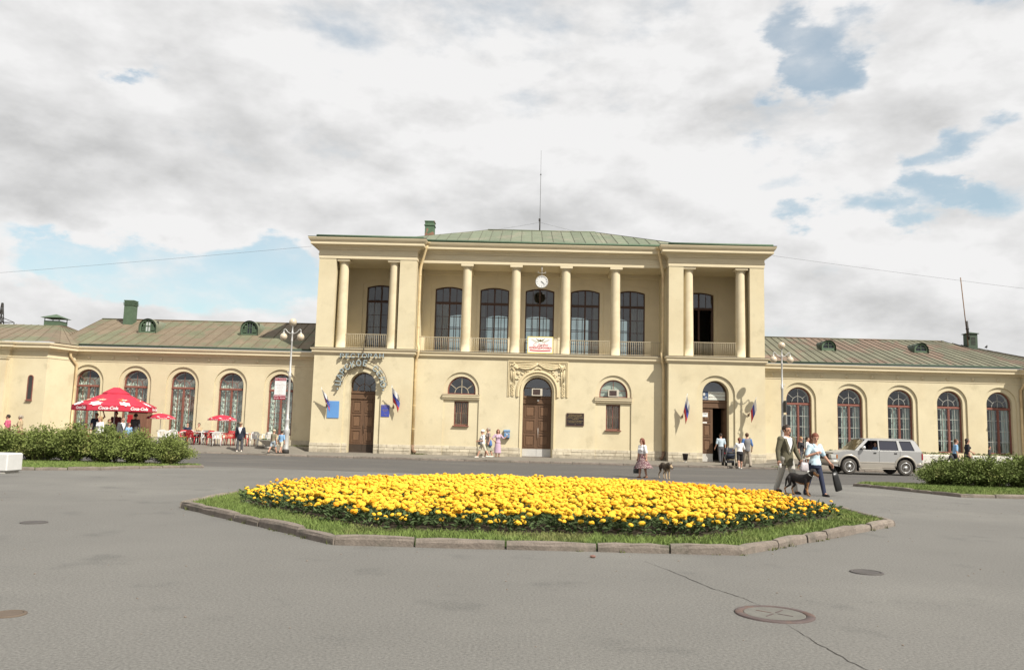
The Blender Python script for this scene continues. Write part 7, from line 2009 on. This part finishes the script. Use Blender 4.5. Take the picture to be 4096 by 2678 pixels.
def rott(c, h):
    if h.y < -.10 and h.z < 0.02 and abs(h.x) < .2 and h.length < .5 and (h.z < -.03 or abs(h.x) > .05): return 1
    if c.z < .34 or (c.z < .62 and abs(c.x) < .12 and -.5 < c.y < .3 and c.z < .60): return 1
    return 0
dg1, hd1 = dog('black and tan dog with drop ears walking on a leash beside the couple', (7.40, 21.95), 38, 0.60, [BLK, TAN], rott, -12, .04, .06)
def shep(c, h):
    if c.z < .46 or (h.y < -.12 and h.length < .5) or c.z < .60 and abs(c.x) < .10: return 1
    return 0
dog('brown shaggy shepherd dog with pricked ears standing on the road', (5.62, 32.2), 14, 0.65, [SAB, FAWN], shep, 8, .28, .05, False, 'up')
# leash
Mw = Matrix.Translation((7.40, 21.95, ground_z(7.40, 21.95))) @ Matrix.Rotation(radians(38), 4, 'Z')
colr = Mw @ Vector((0, -.50*.60, .95*.60)); hnd = man['hand'][1]
lt = thing('leash', 'brown leash looped in the left hand of the man in the olive jacket', 'leash', tuple(hnd))
P_ = [Vector((0, 0, 0)), Vector((-.10, -.02, -.02)), Vector((-.15, -.03, -.10)), Vector((-.05, -.03, -.14)), Vector((.02, -.02, -.06)), Vector((0.03, -.02, -.02))]
MB().tube(P_, .012, 6).build('loop', BRSH, lt); q_ = colr-hnd; MB().tube([Vector((0.02, -.02, -.03)), q_*.5+Vector((0, 0, -.03)), q_], .007, 5).build('strap', BRSH, lt)
MB().lathe([(.096, -.006), (.10, -.006), (.10, .006), (.096, .006)], (0,0,0), 16).xf(Matrix.Translation(q_+Vector((0, 0, .02))) @ Matrix.Rotation(radians(38), 4, 'Z') @ Matrix.Rotation(radians(50), 4, 'X')).build('collar', ZINC, lt)

# on the road
sk = person('woman in a white blouse and a wind-blown dark red floral skirt crossing the road', (4.78, 32.6), -58, 1.56, True, legs=((6, 2), (-8, 6)), arms=(((-.28, .04, -1), (-.10, -.12, -1)), ((.28, .10, -1), (.12, -.10, -1))), top=('blouse', WH, .45, .58, 1), bottom=('skirt', FLORAL, .60, .24, .16, .14, .05), hair=('auburn', 'bob'), shoes=BRSH, head=(-8, 4), vox=.016)
bag_mesh('bag', 'grey and black handbag held by the woman in the floral skirt', 'bag', sk['hand'][0], 0.30, 0.30, 0.14, cmat('grey_black_leather', (0.055, 0.06, 0.058), rough=0.4, var=0.4, scale=9), (0, 0), radians(-20), 0.16)
# at the open door
dm = person('man in a pale blue short-sleeved shirt stepping through the open door', (11.80, 48.85, 0.02), 180, 1.70, legs=((14, 4), (-10, 8)), top=('shirt', cmat('pale_blue_shirt', (0.44, 0.52, 0.58)), .42, .53), bottom=('trousers', CHARC), hair=('dark', 'short'), shoes=DKSH, arms=(((-.25, .0, -1), (-.06, -.1, -1)), ((.22, .0, -1), (.3, -.5, -1))), head=(0, 15))
bag_mesh('bag', 'red plastic bag held by the man in the open door', 'bag', dm['hand'][0], 0.14, 0.40, 0.08, cmat('red_bag', (0.42, 0.03, 0.06), rough=0.4), (0, 0), 0, 0.08)
pw = person('woman in a white T-shirt and black shorts pushing a pram up the kerb', (11.36, 42.95, -0.11), 176, 1.62, True, legs=((10, 2), (-14, 14)), arms=(((-.45, -.35, -1), (-.05, -.9, -.35)), ((.45, -.35, -1), (.05, -.9, -.35))), top=('t_shirt', WH, .48, .53), bottom=('shorts', DKC, 1.0), hair=('auburn', 'ponytail'), shoes=WSH, lean=10)
person('man in a grey T-shirt and khaki trousers seen from behind beside the pram', (11.96, 43.75), 186, 1.76, legs=((-10, 8), (12, 4)), top=('t_shirt', BLUEC, .48, .50), vest=GRT, bottom=('trousers', KHAKI), hair=('brown', 'short'), shoes=DKSH, arms=(((-.3, 0, -1), (-.1, -.5, -.9)), ((.3, 0, -1), (.0, -.3, -1))))
# his blue sleeves
bs = COL.objects[-1]
st = thing('pram', 'dark folding pram in front of the woman in the white T-shirt', 'pram', (11.10, 44.05, walk_z(11, 44)), radians(180))
MB().loft([[(x*.22, y, z) for x, y, z in ((-1, y0_, z0_), (1, y0_, z0_), (1, y1_, z1_), (-1, y1_, z1_))] for y0_, z0_, y1_, z1_ in ((-.30, .38, -.34, .62), (.0, .34, -.05, .62), (.22, .40, .28, .70))], 0, True).build('seat', cmat('dark_blue_fabric', (0.025, 0.03, 0.045)), st)
hd_ = MB()
for k in range(7):
    a0, a1 = radians(15+22*k), radians(15+22*(k+1))
    if k < 6: hd_.loft([[(sx*.23, .02+.30*cos(a), .62+.34*sin(a)) for sx in (-1, -.5, 0, .5, 1)] for a in (a0, a1)], 0, True, False, False)
for sx in (-1, 1): hd_.add([(sx*.23, .02, .62)]+[(sx*.23, .02+.30*cos(radians(15+22*k)), .62+.34*sin(radians(15+22*k))) for k in range(7)], [(0, k+1, k+2) for k in range(6)])
hd_.build('hood', cmat('dark_blue_hood', (0.028, 0.030, 0.045)), st)
fr = MB()
for sx in (-1, 1):
    fr.tube([(sx*.24, .62, 1.02), (sx*.24, .30, .62), (sx*.22, -.34, .12)], .012, 6).tube([(sx*.24, -.20, .50), (sx*.22, .32, .12)], .012, 6)
    for y_ in (-.36, .34):
        w_ = MB()
        for k in (0, 1): w_.lathe([(.055, -.02), (.085, -.022), (.095, 0), (.085, .022), (.055, .02)], (sx*.24+k*.06*sx, y_, .095), 14, axis='x')
        w_.build('wheel', BLACK, st)
fr.tube([(-.24, .62, 1.02), (.24, .62, 1.02)], .014, 6); fr.build('frame', ZINC, st)
MB().bbox(-.20, .20, -.20, .22, .16, .30, .03).build('basket', DKC, st)

# by the mailbox
a1 = person('walker in a white sun hat and cream knee-length trousers left of the mailbox', (-2.22, 46.5), -72, 1.60, True, legs=((22, 4), (-22, 12)), arms=(((-.2, -.1, -1), (.2, -.9, -.2)), ((.2, -.1, -1), (-.3, -.9, -.15))), top=('shirt', WH, .45, .46), bottom=('shorts', CREAM, 1.0), hair=('grey', 'short'), shoes=WSH, cap=WH, belly=.02)
bag_mesh('bag', 'grey shoulder bag carried by the walker in the white sun hat', 'bag', a1['world']((0.02, -.16, 1.16)), 0.34, 0.30, 0.16, GRT, (0, 0), radians(-60), 0.10)
a2 = person('fair haired woman with a blue bag, behind the walker in the sun hat', (-1.93, 47.1), -68, 1.70, True, legs=((12, 4), (-12, 10)), arms=(((-.2, -.1, -1), (0, -.9, .1)), ((.2, .05, -1), (.1, -.3, -1))), top=('top', cmat('taupe_cloth', (0.30, 0.24, 0.22)), 0.25, .52), bottom=('skirt', GREENC, .56, .24, .08), hair=('grey', 'curly'), shoes=WSH)
bag_mesh('bag', 'bright blue shoulder bag on the fair haired woman', 'bag', a2['world']((0.16, 0.02, 1.12)), 0.36, 0.34, 0.18, BLUEC, (0, 0), radians(-50), 0.12)
person('woman in a long lavender dress leaning a hand on the mailbox', (-1.42, 48.35), 4, 1.60, True, legs=((2, 2), (-3, 4)), arms=(((-.75, -.15, -.8), (.65, -.55, -.7)), ((.65, -.1, -.75), (.75, -.15, .55))), top=('dress', LAV, .42, .50), bottom=('dress', LAV, .60, .15, .035), hair=('auburn', 'bob'), shoes=BRSH)
# left pavement
person('man in a dark jacket and cap standing between the café chairs and the road', (-15.55, 45.05), 10, 1.60, legs=((3, 2), (-4, 4)), arms=(((-.22, .12, -1), (.15, .3, -1)), ((.22, .12, -1), (-.15, .3, -1))), top=('t_shirt', WH, 0, .48), jacket=(cmat('navy_jacket', (0.022, 0.026, 0.04)), .42), bottom=('trousers', CHARC), hair=('brown', 'short'), shoes=WSH, cap=cmat('tan_cap', (0.30, 0.22, 0.14)), stance=.03)
person('boy in an olive vest and pale shorts walking beside the left street lamp', (-13.42, 44.15), 150, 1.30, legs=((20, 6), (-18, 14)), top=('t_shirt', VEST, .3, .47), bottom=('shorts', JEANB, .85), hair=('blond', 'short'), shoes=DKSH, cap=cmat('straw_cap', (0.46, 0.40, 0.30)))
person('boy in a blue T-shirt and white shorts right behind the left street lamp', (-13.08, 44.45), 160, 1.24, legs=((-16, 10), (18, 4)), top=('t_shirt', SKYC, .5, .50), bottom=('shorts', CREAM, .8), hair=('dark', 'short'), shoes=DKSH)
# café guests
person('blond woman in a white jacket behind the left hedge under the red parasol', (-22.55, 43.45), -20, 1.74, True, top=('jacket', WH, .95, .45), bottom=('skirt', GRT), hair=('blond', 'bob'), shoes=DKSH)
person('short dark haired person in a dark top beside the blond woman in white', (-22.15, 43.6), 60, 1.60, top=('shirt', DKC, .95), bottom=('trousers', CHARC), hair=('brown', 'short'), shoes=DKSH)
person('young man in a grey suit and white shirt under the red parasol', (-21.35, 43.45), 55, 1.73, top=('shirt', WH, 0, .5), jacket=(SUITG,), bottom=('trousers', SUITG), hair=('brown', 'short'), shoes=DKSH)
person('child in a sky blue shirt beside the man in the grey suit', (-21.15, 43.75), 70, 1.45, top=('shirt', SKYC, .5), bottom=('trousers', CHARC), hair=('brown', 'short'), shoes=DKSH)
person('dark clothed man with his back turned under the right edge of the parasol', (-21.7, 45.6), 170, 1.82, top=('shirt', cmat('dark_grey_cloth', (0.06, 0.055, 0.06)), .95), bottom=('trousers', CHARC), hair=('dark', 'short'), shoes=DKSH)
person('person in a dark blue top raising an arm to the head under the parasol', (-24.0, 45.8), 10, 1.76, top=('shirt', cmat('dark_blue_cloth', (0.025, 0.03, 0.055)), .3), bottom=('trousers', CHARC), hair=('dark', 'short'), shoes=DKSH, arms=(((-.3, 0, -1), (-.1, -.2, -1)), ((.8, -.2, .5), (-.3, -.1, 1))))
person('person in a maroon top at the back of the large red parasol', (-23.3, 46.6), 20, 1.75, top=('shirt', MAROONC, .95), bottom=('trousers', CHARC), hair=('dark', 'short'), shoes=DKSH)
SIT = ((82, 84), (80, 82))
person('seated guest in a dark blue top at the café table by the third window', (-19.62, 47.78), 0, 1.42, legs=SIT, seat=.44, top=('shirt', cmat('dark_blue_cloth', (0.025, 0.03, 0.055)), .45), bottom=('trousers', CHARC), hair=('dark', 'short'), shoes=DKSH, arms=(((-.2, -.3, -1), (.1, -1, -.1)), ((.2, -.3, -1), (-.1, -1, -.1))))
person('seated guest in a beige top at the café table by the third window', (-18.95, 47.78), 0, 1.42, True, legs=SIT, seat=.44, top=('top', cmat('beige_cloth', (0.40, 0.31, 0.19)), .45), bottom=('trousers', CHARC), hair=('dark', 'short'), shoes=DKSH, arms=(((-.2, -.3, -1), (.1, -1, .2)), ((.2, -.3, -1), (-.1, -1, -.1))))
person('person in a pink shirt walking at the left edge of the picture', (-28.05, 44.3), -80, 1.72, True, legs=((14, 4), (-14, 10)), top=('shirt', PINK, .45), bottom=('trousers', cmat('plum_cloth', (0.16, 0.07, 0.11))), hair=('dark', 'short'), shoes=DKSH)
person('person in a beige top behind the person in pink', (-27.55, 44.6), -80, 1.70, True, top=('top', cmat('beige_cloth', (0.40, 0.31, 0.19)), .45), bottom=('skirt', MAROONC), hair=('grey', 'curly'), shoes=DKSH, arms=(((-.2, -.2, -1), (.1, -1, .2)), None))
# right pavement
person('fair haired person in a dark top seen between the walking couple', (15.22, 45.0), 40, 1.62, True, top=('shirt', DKC, .5), bottom=('trousers', CHARC), hair=('blond', 'short'), shoes=DKSH)
person('dark haired person in a white T-shirt seen behind the woman in jeans', (15.60, 45.1), 60, 1.60, True, top=('t_shirt', WH, .45), bottom=('skirt', CREAM), hair=('dark', 'short'), shoes=DKSH)
bm1 = person('man in a sky blue shirt and dark trousers walking right along the right wing', (23.56, 45.0), 75, 1.76, legs=((22, 4), (-22, 12)), top=('shirt', SKYC, .42, .53), bottom=('trousers', cmat('dark_navy_cloth', (0.022, 0.024, 0.038))), hair=('brown', 'short'), shoes=DKSH, lean=6)
bag_mesh('bag', 'dark grey holdall carried by the man in the sky blue shirt', 'bag', bm1['world']((-.12, .22, 1.0)), 0.44, 0.28, 0.22, cmat('dark_grey_bag', (0.05, 0.05, 0.052)), (0, 0), radians(75), 0.10)
person('woman in a long black coat dress walking right in front of the wing', (24.22, 45.0), 78, 1.76, True, legs=((10, 4), (-10, 8)), arms=(((-.2, 0, -1), (-.05, -.2, -1)), ((.3, -.5, -.9), (.2, -.9, -.6))), top=('coat', DKC, .6, .50), bottom=('dress', DKC, .60, .22, .03), hair=('dark', 'bob'), shoes=DKSH)
person('small child in dark clothes in front of the last window of the right wing', (26.95, 47.7), 60, 1.10, top=('shirt', cmat('dark_grey_cloth', (0.06, 0.055, 0.06)), .9), bottom=('trousers', CHARC), hair=('dark', 'short'), shoes=DKSH)

# ------------------------------------------------------------------ silver off-road car
def car():
    t = thing('car', 'silver off-road car parked on the road facing left by the right wing', 'car', (16.62, 39.55, ground_z(16.62, 39.6)), 0); t.scale = (0.97, 1, 1)
    PAINT = mat('silver_car_paint', (0.46, 0.455, 0.445), 0.32, var=0.03, scale=3, metal=0.55, spec=0.5); LOW = mat('champagne_car_paint', (0.36, 0.33, 0.285), 0.4, var=0.05, scale=3, metal=0.4)
    TYRE = mat('dusty_tyre', (0.075, 0.068, 0.060), 0.9, var=0.2, scale=10); RIM = mat('alloy_rim', (0.62, 0.62, 0.60), 0.3, var=0.05, metal=0.7); UNDER = mat('underside', (0.02, 0.019, 0.018), 0.9, var=0.1)
    CG = mat('tinted_car_glass', (0.035, 0.036, 0.05), 0.06, var=0.0, spec=0.6); TRIMB = mat('black_car_trim', (0.03, 0.03, 0.03), 0.6, var=0.1); LAMPM = mat('car_lamp_glass', (0.45, 0.45, 0.42), 0.12, var=0.1, scale=20); REDL = mat('rear_lamp_red', (0.25, 0.015, 0.02), 0.2, var=0.1); AMB = mat('amber_lamp', (0.35, 0.12, 0.02), 0.3)
    W = 0.87; xf_, xr_ = -1.33, 1.36; rw = 0.365
    # lower body: side outline with wheel arches, then the inner tub
    def archp(cx, r): return [(cx+r*cos(radians(a)), 0.40+r*0.98*sin(radians(a))) for a in range(170, 9, -10)]
    side = [(-2.20, 0.50), (-2.16, 0.40), (-1.80, 0.34)]+archp(xf_, 0.46)+[(xf_+0.50, 0.34), (xr_-0.50, 0.34)]+archp(xr_, 0.46)+[(1.90, 0.40), (2.14, 0.44), (2.19, 0.60), (2.20, 1.04), (2.165, 1.13), (-0.86, 1.13), (-1.10, 1.11), (-1.60, 1.06), (-2.02, 0.98), (-2.13, 0.93), (-2.17, 0.72)]
    mb = MB()
    def skin(y, inset):
        return [((x*(1-inset*0.4)), y, z-(inset*0.5 if z > 1 else 0)) for x, z in side]
    # loft across the width so that the flanks round over
    rings = [skin(-W+0.0, 0.035), skin(-W-0.015, 0.012), skin(-W+0.02, 0.0)]
    n = len(side)
    for sgn in (1, -1):
        R = [[(x, sgn*y, z) for x, y, z in r] for r in ([skin(-W+0.10, 0.0)]+[skin(-W+0.03, 0.0), skin(-W, 0.012)])]
        f = MB().loft(R, 0, True, False, True)
        if sgn < 0: f.f = [tuple(reversed(q)) for q in f.f]
        merge(mb, f)
        cap_ = MB(); panel(cap_, [(x*(1-.012*.4), z-(.006 if z > 1 else 0)) for x, z in reversed(side)], [], 0, 0.002); cap_.xf(Matrix.Translation((0, -W-0.001 if sgn > 0 else W-0.001, 0))); merge(mb, cap_)
    top_ = [(-2.17, 0.72), (-2.13, 0.93), (-2.02, 0.98), (-1.60, 1.06), (-1.10, 1.11), (-0.86, 1.13), (2.165, 1.13), (2.20, 1.04), (2.19, 0.60)]
    mb.loft([[(x, -W+0.10, z) for x, z in top_], [(x, 0, z+0.02) for x, z in top_], [(x, W-0.10, z) for x, z in top_]], 0, True, False, False)
    body = mb.build('body', PAINT, t)
    MB().box(-2.10, 2.12, -W+0.12, W-0.12, 0.36, 0.98).build('chassis', UNDER, t)
    # lower cladding, bumpers, arches
    for sgn in (-1, 1):
        y0, y1 = (sgn*(W+0.022), sgn*(W-0.05)) if sgn < 0 else (W-0.05, W+0.022)
        MB().bbox(xf_+0.50, xr_-0.50, y0, y1, 0.33, 0.52, 0.012).build('side_cladding', LOW, t)
        MB().bbox(xf_+0.50, xr_-0.50, y0-0.006 if sgn < 0 else y1-0.02, y0+0.03 if sgn < 0 else y1+0.006, 0.535, 0.60, 0.008).build('side_moulding', LOW, t)
        MB().bbox(xf_+0.52, xr_-0.52, sgn*(W+0.05)-0.06, sgn*(W+0.05)+0.06, 0.27, 0.31, 0.012).build('side_step', LOW, t)
        for cx in (xf_, xr_):
            rg = []
            for a in range(-2, 183, 8):
                c, s_ = cos(radians(a)), sin(radians(a))
                rg.append([(cx+r*c, sgn*yy, 0.40+r*0.98*s_) for r, yy in ((0.455, W-0.06), (0.455, W+0.035), (0.50, W+0.045), (0.545, W+0.012), (0.545, W-0.02))])
            MB().loft(rg, 0, True, True, True).build('wheel_arch', LOW, t)
            MB().bbox(cx+0.44, cx+0.47, sgn*(W-0.12)-0.13, sgn*(W-0.12)+0.13, 0.16, 0.42, 0.006).build('mud_flap', TRIMB, t)
    MB().bbox(-2.32, -1.80, -W-0.01, W+0.01, 0.40, 0.68, 0.06, 0, True).build('front_bumper', LOW, t); MB().bbox(1.86, 2.30, -W-0.01, W+0.01, 0.40, 0.64, 0.06, 0, True).build('rear_bumper', LOW, t)
    MB().bbox(-2.20, -2.13, -0.55, 0.55, 0.72, 0.92, 0.01).build('radiator_grille', TRIMB, t)
    for sgn in (-1, 1):
        a, b = sorted((sgn*0.58, sgn*(W+0.012)))
        MB().bbox(-2.215, -1.95, a, b, 0.715, 0.905, 0.02).build('headlight', LAMPM, t)
        MB().bbox(-1.952, -1.88, a if sgn > 0 else -W-0.012, b if sgn > 0 else -W+0.1, 0.72, 0.90, 0.01).build('turn_signal', AMB, t)
        MB().bbox(2.13, 2.215, *(sorted((sgn*(W-0.16), sgn*(W+0.012)))), 0.74, 1.04, 0.012).build('rear_light', REDL, t)
    # cabin: pillars and roof round open windows
    zb, zt = 1.12, 1.66; lean_ = 0.13
    cab = [(-1.05, zb), (2.16, zb), (2.10, 1.25), (1.90, 1.60), (1.80, zt), (-0.42, zt), (-0.50, 1.64)]
    wins = [[(-0.80, 1.165), (0.08, 1.165), (0.08, 1.595), (-0.36, 1.595)], [(0.16, 1.165), (1.04, 1.165), (0.98, 1.595), (0.16, 1.595)], [(1.24, 1.165), (1.82, 1.165), (1.66, 1.59), (1.12, 1.59)]]
    for sgn in (-1, 1):
        p = MB(); panel(p, cab, wins, -0.02, 0.02)
        Mx = Matrix.Translation((0, sgn*(W-0.03), zb)) @ Matrix.Rotation(sgn*lean_*1.5, 4, 'X') @ Matrix.Translation((0, 0, -zb))
        p.xf(Mx).build('cabin_side', PAINT, t)
        for k, wn in enumerate(wins):
            if k == 0 and sgn < 0: continue                       # driver's window wound down
            g = MB(); g.prism(wn, -0.006, 0.004); g.xf(Mx).build('window', CG, t)
        for k, wn in enumerate(wins):
            e = MB(); cx = sum(q[0] for q in wn)/4; cz = sum(q[1] for q in wn)/4
            panel(e, [(cx+(x-cx)*1.035, cz+(z-cz)*1.06) for x, z in wn], [[(cx+(x-cx)*0.995, cz+(z-cz)*0.99) for x, z in wn]], -0.026, -0.018) if sgn < 0 else panel(e, [(cx+(x-cx)*1.035, cz+(z-cz)*1.06) for x, z in wn], [[(cx+(x-cx)*0.995, cz+(z-cz)*0.99) for x, z in wn]], 0.018, 0.026)
            e.xf(Mx).build('window_trim', TRIMB, t)
    wt = W-0.03-0.535*math.tan(lean_*1.5)
    MB().loft([[(x, y, z+dz_) for x, z in ((-0.50, 1.65), (-0.30, 1.675), (0.4, 1.70), (1.5, 1.695), (1.82, 1.68), (1.95, 1.59))] for y, dz_ in ((-wt-0.035, -0.03), (-wt+0.10, 0.0), (0, 0.015), (wt-0.10, 0.0), (wt+0.035, -0.03))], 0, True, False, False).build('roof', PAINT, t)
    MB().add([(-1.06, -W+0.05, zb), (-1.06, W-0.05, zb), (-0.49, wt, 1.645), (-0.49, -wt, 1.645)], [(0, 1, 2, 3)]).build('windscreen', glass('car_windscreen', (0.45, 0.45, 0.40), 0.25), t)
    MB().add([(2.165, -W+0.05, zb+0.02), (2.165, W-0.05, zb+0.02), (1.93, wt, 1.60), (1.93, -wt, 1.60)], [(0, 1, 2, 3)]).build('rear_window', CG, t)
    # door gaps, handles, mirror
    gp = MB()
    for x in (-0.86, 0.12, 1.12): gp.box(x-0.005, x+0.005, -W-0.004, -W+0.02, 0.60, 1.12)
    gp.build('door_gap', TRIMB, t)
    for x in (-0.09, 0.90): MB().bbox(x-0.07, x+0.07, -W-0.022, -W+0.01, 0.985, 1.045, 0.01).build('door_handle', TRIMB, t)
    MB().bbox(-1.14, -1.09, -W-0.012, -W+0.01, 0.885, 0.92, 0.006).build('side_repeater', TRIMB, t)
    for sgn in (-1, 1): MB().bbox(-0.74, -0.60, sgn*(W+0.10)-0.10, sgn*(W+0.10)+0.10, 1.165, 1.33, 0.03, 0, True).build('mirror', RIM, t)
    # inside
    MB().box(-0.9, 2.0, -W+0.13, W-0.13, 0.98, 1.0).build('cabin_floor', UNDER, t)
    for y in (-0.38, 0.38):
        MB().bbox(-0.20, 0.30, y-0.24, y+0.24, 1.0, 1.08, 0.03).bbox(0.22, 0.36, y-0.24, y+0.24, 1.05, 1.42, 0.04).bbox(0.26, 0.34, y-0.12, y+0.12, 1.42, 1.58, 0.03).build('seat', cmat('car_seat', (0.10, 0.06, 0.06)), t)
    # wheels
    for cx in (xf_, xr_):
        for sgn in (-1, 1):
            c = (cx, sgn*(W-0.09), rw)
            w = MB().lathe([(0.238, -0.10), (0.30, -0.12), (0.345, -0.105), (rw, -0.06), (rw, 0.06), (0.345, 0.105), (0.30, 0.12), (0.238, 0.10)], c, 36, axis='y').build('tyre', TYRE, t)
            fz = -sgn
            r_ = MB().lathe([(0.24, 0.02*sgn), (0.24, 0.108*sgn), (0.222, 0.118*sgn), (0.208, 0.10*sgn), (0.205, 0.02*sgn)], c, 32, axis='y')
            MB().lathe([(0.20, 0.025*sgn), (0.001, 0.025*sgn)], c, 24, axis='y', smooth=False).build('brake_disc', UNDER, w)
            for k in range(3):
                b = MB().loft([[(x, 0.055*sgn+(0.03*sgn if i == 0 else 0.0), z) for x, z in ((-q, zz), (q, zz))]+[(x, 0.085*sgn+(0.03*sgn if i == 0 else 0.01*sgn), z) for x, z in ((q*0.8, zz), (-q*0.8, zz))] for i, (q, zz) in enumerate(((0.060, 0.02), (0.064, 0.12), (0.100, 0.212)))], 0, False)
                b.xf(Matrix.Translation(c) @ Matrix.Rotation(2*pi*k/3+0.5+cx*0.2, 4, 'Y')); merge(r_, b)
            r_.lathe([(0.075, 0.05*sgn), (0.07, 0.125*sgn), (0.001, 0.13*sgn)], c, 18, axis='y')
            r_.build('rim', RIM, w)
    MB().lathe([(0.001, 2.40), (0.30, 2.40), (0.345, 2.37), (0.355, 2.30), (0.345, 2.22), (0.25, 2.20)], (0, 0.18, 0.98), 32, axis='x').build('spare_wheel_cover', PAINT, t)
    return t
car()
J = person('driver in a blue shirt seen through the wound down window of the silver car', (16.72, 39.17, ground_z(17, 39.2)+0.66), -90, 1.45, legs=((80, 60), (80, 60)), seat=0.09, top=('shirt', cmat('driver_blue', (0.12, 0.20, 0.34)), .45), bottom=('trousers', CHARC), hair=('dark', 'short'), shoes=DKSH, arms=(((-.2, -.5, -1), (.0, -1, .25)), ((.2, -.5, -1), (.0, -1, .25))), lean=-8)
